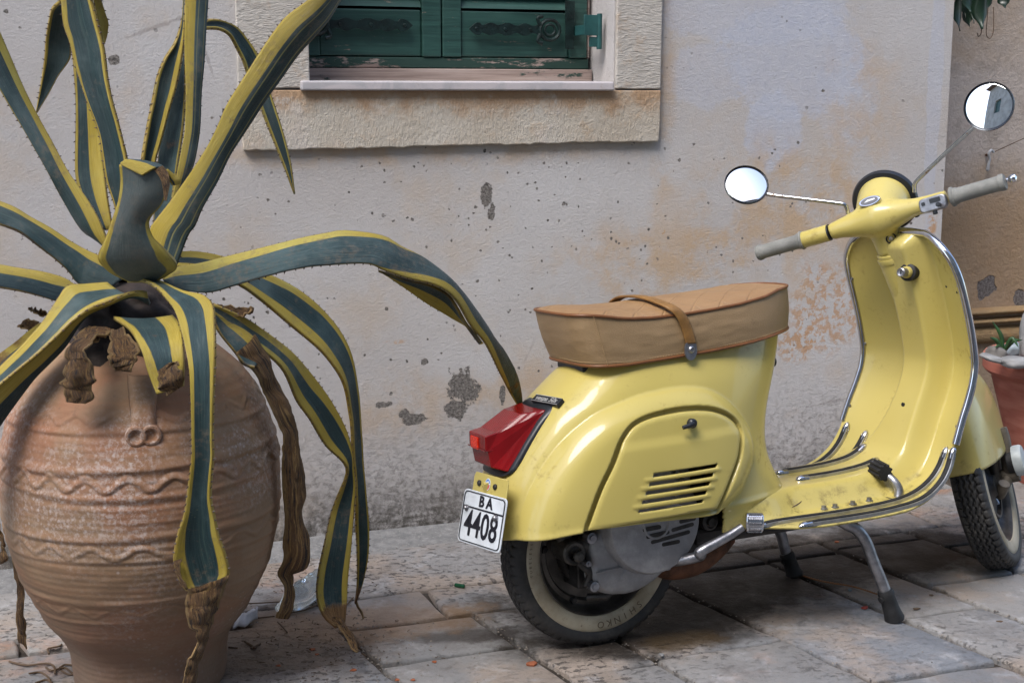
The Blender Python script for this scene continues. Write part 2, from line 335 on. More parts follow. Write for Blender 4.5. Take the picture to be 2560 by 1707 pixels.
# --- terracotta urn
def mk_terra():
    b = NB('weathered_terracotta'); x = b.xyz(); z = x[2]
    c = b.mix(b.map(b.noise(3.5, 5, .6), .32, .68), (.20, .122, .068), (.285, .185, .108))
    str_ = b.noise(4, 6, .65, co=b.mapping(scale=(1, 1, 7)))
    c = b.mix(b.map(str_, .42, .7), c, (.29, .155, .08)); c = b.mix(b.math('MULTIPLY', b.map(b.noise(2.2, 5, .6, co=b.mapping(loc=(3, 1, 2))), .5, .62), .55), c, (.27, .10, .05))
    blm = b.math('MULTIPLY', b.map(z, .30, .46), b.map(z, .66, .56)); wash = b.map(b.math('ADD', b.noise(2.6, 6, .7, co=b.mapping(scale=(1, 1, 1.6), loc=(5, 2, 0))), b.math('MULTIPLY', blm, .16)), .50, .72)
    sp = b.map(b.noise(110, 6, .75), .42, .66)
    c = b.mix(b.math('MULTIPLY', b.math('MULTIPLY', wash, sp), b.map(b.noise(5, 6, .7, co=b.mapping(scale=(2.2, 2.2, .35))), .36, .62, .25, .85)), c, (.46, .40, .37))
    dots = b.math('MULTIPLY', b.map(b.vor(85, rnd=1.0), .16, .30, 1, 0), b.map(b.noise(4.5, 4), .50, .64)); c = b.mix(b.math('MULTIPLY', dots, .42), c, (.50, .44, .42))
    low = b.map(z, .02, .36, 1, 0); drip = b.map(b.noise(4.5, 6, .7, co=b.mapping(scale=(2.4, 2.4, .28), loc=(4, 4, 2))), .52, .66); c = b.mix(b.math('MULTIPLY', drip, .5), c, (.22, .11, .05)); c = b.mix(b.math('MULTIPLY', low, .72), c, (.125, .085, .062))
    c = b.mix(b.math('MULTIPLY', b.map(b.noise(26, 6, .75), .6, .74), .5), c, (.085, .05, .035))
    h = b.math('ADD', b.noise(60, 6, .7), b.math('MULTIPLY', str_, .35))
    return b.fin(c, .8, 0, b.bump(h, .3, .005))
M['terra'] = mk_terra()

# --- house wall
def mk_plaster():
    b = NB('old_lime_plaster'); x = b.xyz(); u, z = x[0], x[2]
    n1, n2, n3, n4 = b.noise(1.4, 5, .6), b.noise(7, 7, .68), b.noise(38, 6, .7), b.noise(3.2, 6, .65, co=b.mapping(loc=(4, 4, 1)))
    c = b.mix(b.map(n1, .35, .65), (.49, .46, .445), (.55, .535, .535))
    c = b.mix(b.math('MULTIPLY', b.map(n4, .50, .70), .5), c, (.52, .42, .325)); c = b.mix(b.math('MULTIPLY', b.map(n2, .58, .74), .3), c, (.50, .37, .26))
    c = b.mix(b.math('MULTIPLY', b.map(n3, .55, .74), .28), c, (.26, .23, .23))
    for (cu, cz, ru, rz, am) in PATCH_BLUE:
        c = b.mix(b.math('MULTIPLY', b.blob(u, z, cu, cz, ru, rz, n2, .75, .10), am), c, b.mix(b.map(n3, .3, .7), (.45, .48, .58), (.53, .55, .62)))
    for (cu, cz, ru, rz, am) in PATCH_ORANGE:
        mk = b.math('MULTIPLY', b.blob(u, z, cu, cz, ru, rz, n2, .8, .3), b.map(n3, .46, .56)); c = b.mix(b.math('MULTIPLY', mk, am), c, (.50, .29, .15))
    for (cu, cz, ru, rz, am) in PATCH_TAN:
        mk = b.math('MULTIPLY', b.blob(u, z, cu, cz, ru, rz, n4, .8, .5), b.map(n2, .40, .62)); c = b.mix(b.math('MULTIPLY', mk, am), c, (.52, .37, .235))
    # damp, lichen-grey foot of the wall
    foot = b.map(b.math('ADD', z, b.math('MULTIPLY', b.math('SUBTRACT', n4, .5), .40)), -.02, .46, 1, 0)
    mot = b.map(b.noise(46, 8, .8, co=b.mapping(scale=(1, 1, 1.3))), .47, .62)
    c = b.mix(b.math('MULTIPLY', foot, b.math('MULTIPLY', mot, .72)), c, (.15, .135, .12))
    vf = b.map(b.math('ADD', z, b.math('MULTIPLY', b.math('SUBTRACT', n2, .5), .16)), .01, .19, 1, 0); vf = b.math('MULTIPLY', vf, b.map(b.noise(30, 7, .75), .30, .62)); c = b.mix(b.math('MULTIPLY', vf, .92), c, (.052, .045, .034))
    # flaked holes down to grey render
    chip = None; chw = b.noise(17, 8, .74)
    for (cu, cz, ru, rz) in CHIPS:
        k = b.blob(u, z, cu, cz, ru, rz, chw, 1.9, .05); chip = k if chip is None else b.math('MAXIMUM', chip, k)
    dots = b.map(b.math('ADD', b.vor(19), b.math('MULTIPLY', b.math('SUBTRACT', b.noise(70, 4, .7), .5), .30)), .075, .095, 1, 0); dots = b.math('MULTIPLY', dots, b.map(b.noise(3, 3), .40, .48))
    dots2 = b.math('MULTIPLY', b.map(b.math('ADD', b.vor(34), b.math('MULTIPLY', b.math('SUBTRACT', b.noise(140, 3), .5), .36)), .10, .13, 1, 0), b.map(b.noise(4, 4, co=b.mapping(loc=(9, 0, 3))), .43, .50))
    band = b.math('MULTIPLY', b.math('MULTIPLY', b.map(z, .30, .55), b.map(z, 1.12, .95)), b.math('MULTIPLY', b.map(u, -.75, -.2), b.map(u, 1.5, .9))); band = b.math('MAXIMUM', band, .22); dots = b.math('MULTIPLY', dots, b.map(b.math('SUBTRACT', band, b.noise(2.3, 2, co=b.mapping(loc=(5, 0, 5)))), -.28, -.18)); dots2 = b.math('MULTIPLY', dots2, b.map(b.math('SUBTRACT', band, b.noise(2.6, 2)), -.25, -.10))
    pit = b.math('MAXIMUM', chip, b.math('MAXIMUM', dots, dots2))
    gr = b.mix(b.map(b.noise(150, 4, .8), .35, .65), (.075, .068, .062), (.30, .275, .255))
    c = b.mix(pit, c, gr)
    crack = b.n('ShaderNodeTexVoronoi', feature='DISTANCE_TO_EDGE'); b.L(b.mapping(scale=(1, 1, .55)), crack.inputs['Vector']); crack.inputs['Scale'].default_value = 2.1
    ck = b.math('MULTIPLY', b.map(b.math('ADD', crack.outputs['Distance'], b.math('MULTIPLY', b.math('SUBTRACT', n2, .5), .06)), .0, .006, 1, 0), b.map(n1, .54, .6)); c = b.mix(b.math('MULTIPLY', ck, .35), c, (.15, .11, .09))
    trow = b.noise(34, 7, .75, co=b.mapping(scale=(1, 1, 1.7), rot=(0, .35, 0)))
    h = b.math('ADD', b.math('MULTIPLY', trow, .18), b.math('ADD', b.math('MULTIPLY', b.noise(105, 7, .85), 1.15), b.math('MULTIPLY', n2, .5)))
    h = b.math('SUBTRACT', h, b.math('MULTIPLY', pit, b.math('SUBTRACT', 3.0, b.math('MULTIPLY', b.noise(110, 4, .85), 2.4))))
    h = b.math('SUBTRACT', h, b.math('MULTIPLY', foot, b.math('MULTIPLY', mot, .8)))
    return b.fin(c, .92, 0, b.bump(h, .62, .008), Specular_IOR_Level=.2)
def mk_stone(name, a, bb, chisel=1.0, horizontal=True, sill_shade=None):
    b = NB(name); n1, n2, n3 = b.noise(3, 5, .6), b.noise(14, 7, .7), b.noise(70, 5, .75)
    c = b.mix(b.map(n1, .35, .65), a, bb); c = b.mix(b.math('MULTIPLY', b.map(n2, .52, .7), .6), c, tuple(x * y for x, y in zip(a, (1.02, .80, .60))))
    if sill_shade:
        z = b.xyz()[2]; k = b.map(b.math('ADD', z, b.math('MULTIPLY', b.math('SUBTRACT', b.noise(9, 6, .7), .5), .22)), sill_shade[0], sill_shade[1]); c = b.mix(b.math('MULTIPLY', k, .7), c, (.36, .20, .09))  # brown shade under the sill, painted into the top of the stone
        lich = b.map(b.math('MULTIPLY', n2, b.noise(5, 4, co=b.mapping(loc=(2, 1, 7)))), .30, .38); c = b.mix(b.math('MULTIPLY', lich, .7), c, (.52, .48, .44))
    c = b.mix(b.math('MULTIPLY', b.map(n3, .60, .72), .45), c, (.13, .105, .085))
    wv = b.noise(70, 4, .55, co=b.mapping(scale=(.4, 1, 2.0) if horizontal else (2.0, 1, .55)), dist=1.6)
    h = b.math('ADD', b.math('MULTIPLY', wv, chisel), b.math('ADD', b.math('MULTIPLY', n3, .5), n2))
    return b.fin(c, .9, 0, b.bump(h, .8, .007), Specular_IOR_Level=.2)
def mk_green():
    b = NB('worn_green_shutter_paint'); gr = b.noise(10, 6, .65, co=b.mapping(scale=(.4, 1, 9)))
    c = b.mix(b.map(gr, .35, .7), (.009, .040, .034), (.022, .075, .062)); c = b.mix(b.math('MULTIPLY', b.map(b.noise(5, 5), .45, .7), .5), c, (.035, .085, .072))
    wear = b.map(b.noise(30, 7, .75, co=b.mapping(scale=(.5, 1, 3))), .645, .69); c = b.mix(wear, c, (.26, .19, .14))
    return b.fin(c, .5, 0, b.bump(b.math('SUBTRACT', gr, b.math('MULTIPLY', wear, .6)), .5, .003))
def mk_peel(name, lo, hi):
    b = NB(name); gr = b.noise(9, 6, .65, co=b.mapping(scale=(.3, 1, 10)))
    wood = b.mix(b.map(gr, .3, .7), (.19, .135, .115), (.40, .32, .285)); p = b.map(b.noise(11, 7, .72, co=b.mapping(scale=(.55, 1, 2.0))), lo, hi)
    c = b.mix(p, wood, (.011, .040, .031)); return b.fin(c, .7, 0, b.bump(b.math('ADD', b.math('MULTIPLY', gr, .6), p), .6, .003))
def mk_marble():
    b = NB('weathered_marble'); v = b.noise(6, 7, .65, co=b.mapping(scale=(1, 1, 1), rot=(0, .8, 0)), dist=1.5)
    c = b.mix(b.map(v, .45, .62), (.50, .46, .47), (.40, .385, .40)); c = b.mix(b.math('MULTIPLY', b.map(b.noise(24, 6, .7), .58, .72), .6), c, (.25, .19, .14)); return b.fin(c, .6, 0, b.bump(b.noise(60, 4), .2, .003))
def mk_paver():
    b = NB('worn_limestone_paving'); oi = b.n('ShaderNodeObjectInfo'); rnd = oi.outputs['Random']
    geo = b.n('ShaderNodeNewGeometry'); co = geo.outputs['Position']
    n1, n2, n3 = b.noise(3.0, 6, .62, co=co), b.noise(11, 8, .72, co=co), b.noise(75, 6, .75, co=co)
    c = b.mix(rnd, (.20, .208, .222), (.27, .255, .238)); c = b.mix(b.math('MULTIPLY', b.map(n1, .45, .62), .6), c, (.34, .26, .195)); c = b.mix(b.math('MULTIPLY', b.map(n2, .52, .66), .65), c, (.38, .375, .375))
    rust = b.math('MULTIPLY', b.map(b.noise(2.2, 5, .65, co=b.mapping(co, loc=(7, 3, 1))), .55, .70), b.map(n2, .42, .6)); c = b.mix(b.math('MULTIPLY', rust, .6), c, (.40, .185, .085))
    pit = b.math('MULTIPLY', b.map(b.noise(44, 5, .7, co=b.mapping(co, scale=(1, 1.7, 1), rot=(0, 0, -WA - .2))), .565, .60), b.math('MULTIPLY', b.map(n1, .36, .54), b.map(b.math('FRACT', b.math('MULTIPLY', rnd, 7.3)), .25, .6))); c = b.mix(b.math('MULTIPLY', pit, .7), c, (.06, .055, .055))
    c = b.mix(b.math('MULTIPLY', b.map(n3, .55, .70), .55), c, (.10, .085, .072)); c = b.mix(b.math('MULTIPLY', b.map(b.noise(7, 8, .75, co=b.mapping(co, loc=(3, 8, 2))), .50, .68), .55), c, (.13, .11, .095))
    stw = b.noise(6, 8, .72, co=co)
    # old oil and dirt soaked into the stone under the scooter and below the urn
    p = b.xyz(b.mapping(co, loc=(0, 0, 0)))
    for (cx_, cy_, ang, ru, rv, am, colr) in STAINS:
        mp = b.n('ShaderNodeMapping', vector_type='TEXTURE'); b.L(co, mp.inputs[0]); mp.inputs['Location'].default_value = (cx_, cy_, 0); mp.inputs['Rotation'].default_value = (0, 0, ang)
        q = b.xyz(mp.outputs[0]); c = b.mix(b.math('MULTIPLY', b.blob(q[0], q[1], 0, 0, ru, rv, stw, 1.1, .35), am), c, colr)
    h = b.math('ADD', b.math('MULTIPLY', n2, 1.0), b.math('ADD', b.math('MULTIPLY', n3, .35), b.math('MULTIPLY', pit, -1.0)))
    return b.fin(c, b.map(n2, .3, .7, .48, .80), 0, b.bump(h, .9, .009), Specular_IOR_Level=.35)
def mk_dirt():
    b = NB('gritty_joint_dirt'); n2, n3 = b.noise(14, 7, .7), b.noise(120, 6, .8)
    c = b.mix(b.map(n2, .35, .65), (.045, .036, .028), (.11, .09, .072)); c = b.mix(b.map(n3, .60, .68), c, (.34, .30, .26)); return b.fin(c, .95, 0, b.bump(b.math('ADD', n3, n2), 1, .01))
M['dirt'] = mk_dirt()
M['clay'] = None
def mk_clay():
    b = NB('red_clay'); s = b.noise(5, 6, .65, co=b.mapping(scale=(1, 1, 6))); c = b.mix(b.map(s, .35, .68), (.30, .085, .055), (.40, .15, .105)); return b.fin(c, .75, 0, b.bump(s, .3, .004))
M['clay'] = mk_clay()
M['pebble'] = simple('grey_pebble', (.13, .12, .11), .8, 0, .45, 14, .5, 60); M['palepebble'] = simple('pale_pebble', (.22, .22, .22), .7, 0, .3, 10, .3, 60)
M['grassleaf'] = simple('dark_green_blade', (.028, .075, .022), .45, 0, .3, 30); M['treeleaf'] = simple('dark_ficus_leaf', (.010, .026, .014), .35, 0, .4, 12)
M['twig'] = simple('brown_twig', (.09, .055, .03), .8); M['cordwhite'] = simple('white_cord', (.52, .53, .55), .8); M['paper'] = simple('grimy_white_plastic', (.42, .41, .41), .6, 0, .2, 25)
def mk_bottle():
    b = NB('clear_plastic'); return b.fin((.80, .88, .90), .08, 0, None, Transmission_Weight=.9, IOR=1.35)
M['bottle'] = mk_bottle()
M['brick'] = simple('brick_red_chip', (.28, .085, .035), .85, 0, .3, 60); M['greenglass'] = simple('green_glass_shard', (.01, .07, .03), .2)

# ================================================================== HOUSE
def wpx(pts, off=0.0): return [wl(x, y, off) for x, y in pts]
U_END = wl(2352, 600)[0]
def W_(x, y): return wl(x, y)
PATCH_BLUE = []
for (px, py, rx, ry, am) in [(1990, 150, 200, 150, .6), (1935, 330, 85, 100, .65), (1900, 20, 280, 90, .5), (1760, 190, 130, 80, .45), (2120, 230, 90, 160, .3), (2335, 250, 22, 420, .45)]:
    u, z = wl(px, py); PATCH_BLUE.append((u, z, rx / 900., ry / 930., am))
PATCH_ORANGE = []
for (px, py, rx, ry, am) in [(2060, 770, 120, 120, .75), (1990, 860, 60, 50, .7), (2330, 555, 16, 40, .9), (1655, 578, 10, 10, .9), (985, 855, 30, 6, .5)]:
    u, z = wl(px, py); PATCH_ORANGE.append((u, z, rx / 900., ry / 930., am))
PATCH_TAN = []
for (px, py, rx, ry, am) in [(1640, 690, 250, 130, .8), (1900, 560, 250, 200, .7), (2050, 480, 200, 120, .6), (1330, 960, 150, 90, .6), (1000, 1020, 160, 80, .5), (260, 230, 70, 90, .4), (2150, 330, 120, 200, .5), (1660, 250, 30, 300, .6), (1000, 390, 420, 26, .6)]:
    u, z = wl(px, py); PATCH_TAN.append((u, z, rx / 900., ry / 930., am))
CHIPS = []
for (px, py, rx, ry) in [(1150, 965, 40, 40), (1140, 1025, 26, 28), (1040, 1047, 34, 14), (1215, 492, 13, 26), (1230, 535, 10, 24), (1257, 985, 7, 26), (958, 1012, 20, 8), (1062, 905, 9, 7), (288, 152, 12, 10), (1010, 1035, 12, 10)]:
    u, z = wl(px, py); CHIPS.append((u, z, rx / 920., ry / 940.))
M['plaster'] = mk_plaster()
M['stone'] = mk_stone('chiselled_limestone', (.44, .405, .365), (.50, .47, .43), .75); zc = wl(1000, 240)[1]
M['stonelow'] = mk_stone('warm_limestone_sill_shade', (.45, .395, .325), (.51, .47, .41), .42, False, (wl(1000, 300)[1], wl(1000, 228)[1]))
M['stoneledge'] = mk_stone('ochre_plaster_moulding', (.40, .27, .14), (.36, .23, .12), .8)
M['green'] = mk_green(); M['peelmost'] = mk_peel('half_peeled_green_wood', .40, .46); M['peelbare'] = mk_peel('bare_grey_wood', .58, .64); M['marble'] = mk_marble()
M['ironwork'] = simple('green_painted_iron', (.006, .017, .016), .4, .2, .4, 40, .5, 120); M['plate_iron'] = simple('dark_teal_iron', (.022, .085, .085), .4, .2, .25, 20)

house = empty('house', G0, (0, 0, WA))
tag(house, 'old house with chipped lime-plaster wall and green shuttered window behind the scooter', 'house')
RECESS = .17
ul, ur = wl(740, 150, -RECESS)[0], wl(1535, 150, 0)[0]           # window opening
z_sill = wl(1100, 202, 0)[1]
U0, U1, ZT = -2.6, U_END, 2.9
def wallmesh():
    mb = MB(); us = [U0, ul, ur, U1]; zs = [-.1, z_sill, 2.5, ZT]
    fr = lambda a, b, c, d, y=0.0: mb.add([(a, y, c), (b, y, c), (b, y, d), (a, y, d)], [(0, 1, 2, 3)])
    for i in range(3):
        for j in range(3):
            if not (i == 1 and j == 1): fr(us[i], us[i + 1], zs[j], zs[j + 1])
    D = .28
    mb.add([(ur, 0, z_sill), (ur, D, z_sill), (ur, D, 2.5), (ur, 0, 2.5)], [(0, 1, 2, 3)])
    mb.add([(ul, 0, z_sill), (ul, D, z_sill), (ul, D, 2.5), (ul, 0, 2.5)], [(3, 2, 1, 0)])
    mb.add([(ul, 0, z_sill), (ur, 0, z_sill), (ur, D, z_sill), (ul, D, z_sill)], [(0, 1, 2, 3)])
    mb.add([(ul, 0, 2.5), (ur, 0, 2.5), (ur, D, 2.5), (ul, D, 2.5)], [(3, 2, 1, 0)])
    mb.add([(U1, 0, -.1), (U1, .62, -.1), (U1, .62, ZT), (U1, 0, ZT)], [(0, 1, 2, 3)])
    mb.add([(U0, 0, ZT), (U1, 0, ZT), (U1, .62, ZT), (U0, .62, ZT)], [(0, 1, 2, 3)])
    return mb
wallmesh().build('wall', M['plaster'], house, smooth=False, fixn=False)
# stone surround: jamb blocks and the broken-edged apron block under the sill
PROUD = .016
def slab(name, poly, y0, y1, m, parent, bevel=.004):
    mb = MB(); mb.prism([(p[0], p[1]) for p in poly], (0, y1, 0), (1, 0, 0), (0, 0, 1), (0, -1, 0), y1 - y0)
    return mb.build(name, m, parent, smooth=False, bevel=bevel, seg=2)
def jag(a, b, n, amp, seed):
    r = np.random.default_rng(seed); t = np.linspace(0, 1, n); w = np.cumsum(r.normal(0, 1, n)); w -= np.linspace(w[0], w[-1], n); w = w / (abs(w).max() + 1e-9) * amp * .6 + r.normal(0, amp * .3, n)
    w[0] = w[-1] = 0
    return [(a[0] + (b[0] - a[0]) * s, a[1] + (b[1] - a[1]) * s + k) for s, k in zip(t, w)]
uL, uR = wl(594, 180, PROUD)[0], wl(1653, 180, PROUD)[0]; zj = wl(1000, 224, PROUD)[1]; zb = wl(1000, 367, PROUD)[1]
apron = jag((uL + .008, zb - .004), (uR - .003, zb + .004), 70, .0035, 3) + [(uR, zb + .05), (uR + .001, zj - .002), (uL, zj - .002), (uL + .003, zb + .07)]
slab('apron_stone', apron, -PROUD, -.001, M['stonelow'], house, .003)
slab('jamb_stone', jag((uL, zj + .002), (ul - .001, zj + .002), 8, .0015, 5) + [(ul - .001, 2.2), (uL + .004, 2.2)], -PROUD, -.001, M['stone'], house, .003)
slab('jamb_stone', jag((ur + .001, zj + .002), (uR, zj + .002), 8, .0015, 6) + [(uR + .004, 2.2), (ur + .001, 2.2)], -PROUD, -.001, M['stone'], house, .003)
# marble sill
s0, s1 = wl(753, 215, .03)[0], wl(1535, 215, .03)[0]; zs0, zs1 = wl(1100, 227, .03)[1], wl(1100, 203.5, .03)[1]
slab('sill', [(s0, zs0), (s1, zs0), (s1, zs1), (s0, zs1)], -.032, RECESS + .02, M['marble'], house, .004)
# timber frame bottom and shutters
yS = RECESS
def zz(py, off): return wl(1100, py, off)[1]
fr = slab('window_frame', [(ul + .002, zs1 + .001), (ur - .004, zs1 + .001), (ur - .004, zz(172, -yS) - .001), (ul + .002, zz(172, -yS) - .001)], yS - .03, yS + .04, M['peelbare'], house, .003)
slab('frame_rail', [(ul + .003, zz(172, -yS)), (ur - .012, zz(172, -yS)), (ur - .012, zz(145, -yS)), (ul + .003, zz(145, -yS))], yS - .022, yS + .04, M['peelmost'], fr, .003)
slab('frame_stile', [(wl(1462, 100, -yS)[0], zz(145, -yS) + .001), (ur - .008, zz(145, -yS) + .001), (ur - .008, 2.2), (wl(1462, 100, -yS)[0], 2.2)], yS - .018, yS + .04, M['peelbare'], fr, .003)
def strap_hinge(name, px0, px1, py, flip, parent, cfs=1.0):
    # wavy wrought-iron strap ending in a leaf point; px0 is the point
    a, b = wl(px0, py, -yS + .02), wl(px1, py, -yS + .02); Lh = abs(b[0] - a[0]); n = 40; up, dn = [], []
    for i in range(n + 1):
        t = i / n
        w = .013 + .0035 * math.sin(t * 26) if t > .16 else .0165 * math.sin(t / .16 * math.pi * .62)
        if .42 < t < .52: w += .002
        x = a[0] + (b[0] - a[0]) * t; up.append((x, a[1] + w)); dn.append((x, a[1] - w))
    mb = MB(); mb.prism(up + dn[::-1], (0, yS - .034, 0), (1, 0, 0), (0, 0, 1), (0, -1, 0), .005)
    s = 1 if b[0] > a[0] else -1; cx, cz = b[0] + s * .028, a[1]
    for k, (ra, ru) in enumerate(((.028, .0055), (.015, .004))):
        t = np.linspace(0, 2 * np.pi, 28); mb.tube(np.c_[cx + ra * np.cos(t), np.full(28, yS - .038), cz + ra * .95 * np.sin(t)], ru, 8, False)
    for sg in (1, -1):
        mb.tube([(b[0] + s * .0, yS - .038, cz + sg * .012), (b[0] - s * .008, yS - .039, cz + sg * .03), (b[0] + s * .006, yS - .039, cz + sg * .036)], [.006, .005, .006], 8, True, 10)
    for t in (.1, .5, .86): mb.lathe([(0, .004), (.004, .003), (.005, 0)], (a[0] + (b[0] - a[0]) * t, yS - .039, a[1]), (1, 0, 0), (0, 0, 1), (0, -1, 0), 10)
    return mb.build(name, M['ironwork'], parent, sharp=35, bevel=.001)
def shutter(x0, x1, hinge_right, seed):
    st = .052; zb_, zt_ = zz(143.5, -yS), 2.2
    r = MB(); 
    sh = slab('shutter', [(x0, zb_), (x0 + st, zb_), (x0 + st, zt_), (x0, zt_)], yS - .026, yS + .02, M['green'], house, .003)
    slab('stile', [(x1 - st, zb_), (x1, zb_), (x1, zt_), (x1 - st, zt_)], yS - .0262, yS + .02, M['green'], sh, .003)
    slab('bottom_panel', [(x0 + st + .001, zb_ + .001), (x1 - st - .001, zb_ + .001), (x1 - st - .001, zz(27, -yS)), (x0 + st + .001, zz(27, -yS))], yS - .019, yS + .018, M['green'], sh, .004)
    z = zz(27, -yS) + .006
    for k in range(9):
        mb = MB(); mb.prism([(0, 0), (.006, .001), (.046, .046), (.041, .049)], (x0 + st + .001, yS - .022, z), (0, 1, 0), (0, 0, 1), (1, 0, 0), x1 - x0 - 2 * st - .002)
        mb.build('slat', M['green'], sh, smooth=False, bevel=.001); z += .046
    return sh
xm = wl(1098, 80, -yS)[0]
sh1 = shutter(ul + .006, xm - .002, False, 1); sh2 = shutter(xm + .002, wl(1459, 80, -yS)[0], True, 2)
strap_hinge('strap_hinge', 1028, 815, 65, True, sh1); strap_hinge('strap_hinge', 1168, 1345, 73, False, sh2)
mb = MB()                                                           # hinge leaf and hooked pin on the reveal side
a = wl(1425, 50, -yS + .04); b_ = wl(1437, 105, -yS + .04)
mb.prism([(a[0] - .012, b_[1] - .02), (a[0] + .012, b_[1] - .02), (a[0] + .014, a[1] + .05), (a[0] - .014, a[1] + .05)], (0, yS - .036, 0), (1, 0, 0), (0, 0, 1), (0, -1, 0), .005)
mb.build('hinge_leaf', M['ironwork'], sh2, smooth=False, bevel=.001)
mb = MB(); p = wl(1445, 52, -yS + .06); q = wl(1490, 48, -.02); q2 = wl(1490, 90, -.02)
mb.box((p[0] - .005, .05, q2[1] + .002), (p[0] + .04, .058, q[1] + .012)); mb.box((p[0] + .0, .058, q2[1] + .004), (p[0] + .008, yS - .03, q2[1] + .03))
mb.box((p[0] + .012, .053, q2[1] - .028), (p[0] + .04, .06, q2[1] - .002)); mb.tube([(p[0] + .04, .055, q2[1] - .034), (p[0] + .04, .055, q[1] + .016)], .0075, 12)
mb.build('hinge_pin', M['plate_iron'], house, smooth=True, bevel=.001)

# recessed neighbouring wall on the right
BACK = .55
side = empty('recessed_wall', gw(0, 0), (0, 0, WA)); tag(side, 'shaded ochre-stained wall set back at the right with a moulded ledge', 'wall')
def mk_shadewall():
    b = NB('stained_ochre_plaster'); x = b.xyz(); u, z = x[0], x[2]; n1, n2, n3 = b.noise(2.2, 5, .6), b.noise(9, 7, .7), b.noise(60, 6, .7)
    c = b.mix(b.map(n1, .36, .64), (.56, .48, .42), (.48, .37, .275)); c = b.mix(b.math('MULTIPLY', b.map(n2, .48, .68), .6), c, (.36, .30, .25))
    c = b.mix(b.math('MULTIPLY', b.map(n3, .58, .72), .4), c, (.13, .095, .07)); og = b.map(b.math('ADD', z, b.math('MULTIPLY', b.math('SUBTRACT', n2, .5), .3)), .95, .72); c = b.mix(b.math('MULTIPLY', og, .6), c, (.40, .24, .11))
    k = None
    for (px, py, rx, ry) in ((2468, 716, 32, 30), (2455, 735, 12, 22), (2548, 745, 22, 26)):
        cu, cz = wl(px, py, -BACK); q = b.blob(u, z, cu, cz, rx / 800., ry / 820., b.noise(26, 5), .7, .05); k = q if k is None else b.math('MAXIMUM', k, q)
    c = b.mix(k, c, b.mix(b.map(b.noise(120, 4, .8), .35, .65), (.10, .085, .075), (.30, .26, .24)))
    return b.fin(c, .92, 0, b.bump(b.math('SUBTRACT', b.math('ADD', n2, n3), b.math('MULTIPLY', k, 1.2)), .8, .009), Specular_IOR_Level=.2)
M['shadewall'] = mk_shadewall()
slab('plaster', [(U_END - .3, -.1), (U_END + 3.2, -.1), (U_END + 3.2, ZT), (U_END - .3, ZT)], BACK, BACK + .2, M['shadewall'], side, 0)
for k, (y0, y1, d) in enumerate(((772, 790, .035), (797, 812, .03), (818, 860, .022))):
    za, zb_ = wl(2480, y1, -BACK + d)[1], wl(2480, y0, -BACK + d)[1]; mb = MB(); n = 9
    pr = [(0, za)] + [(-d * math.sin(math.pi * (i / n)) ** .5 - .004, za + (zb_ - za) * i / n) for i in range(n + 1)] + [(0, zb_)]
    mb.prism(pr, (U_END - .2, BACK - .001, 0), (0, 1, 0), (0, 0, 1), (1, 0, 0), 3.2); mb.build('ledge_moulding', M['stoneledge'], side, sharp=50)

# ================================================================== PAVEMENT
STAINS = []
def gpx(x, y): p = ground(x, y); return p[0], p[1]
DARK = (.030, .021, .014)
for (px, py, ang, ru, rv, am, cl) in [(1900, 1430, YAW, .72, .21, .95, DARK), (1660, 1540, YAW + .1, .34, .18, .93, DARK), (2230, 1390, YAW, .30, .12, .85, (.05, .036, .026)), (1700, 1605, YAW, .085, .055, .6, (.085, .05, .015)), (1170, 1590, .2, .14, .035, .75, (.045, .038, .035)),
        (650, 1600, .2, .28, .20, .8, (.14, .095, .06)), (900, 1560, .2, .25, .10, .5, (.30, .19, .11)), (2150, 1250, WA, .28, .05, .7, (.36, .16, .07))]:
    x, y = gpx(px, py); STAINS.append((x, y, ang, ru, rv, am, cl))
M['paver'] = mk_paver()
gnd = mesh('ground', [(-150, -150, -.06), (150, -150, -.06), (150, 150, -.06), (-150, 150, -.06)], [(0, 1, 2, 3)], simple('far_ground', (.22, .20, .18), .9), None, False); tag(gnd, kind='structure')
NG = 100
gx = np.linspace(-2.4, 3.4, NG); gy = np.linspace(-3.4, 1.2, NG); GX, GY = np.meshgrid(gx, gy, indexing='ij')
P = G0 + GX[..., None] * WU + GY[..., None] * WV; P[..., 2] = -.011 + .003 * vnoise(P, 9)
pave = MB().grid(P).build('pavement', M['dirt'], None, fixn=False, sharp=0); tag(pave, kind='structure')
D = {-3: (-.80, -.20), -2: (-.52, -.18), -1: (-.14, -.18), 0: (-.112, -.2), 1: (.088, -.205), 2: (.37, -.235), 3: (.705, -.215), 4: (.915, -.225), 5: (1.26, -.2), 6: (1.62, -.2), 7: (2.0, -.2)}
DL = [(-1.75, -.12), (-1.35, -.14), (-.86, -.17), (-.396, -.172), (-.112, -.2), (.088, -.205), (.37, -.235), (.705, -.215), (.915, -.225), (1.20, -.2), (1.56, -.2), (1.95, -.2), (2.4, -.2), (2.9, -.2)]
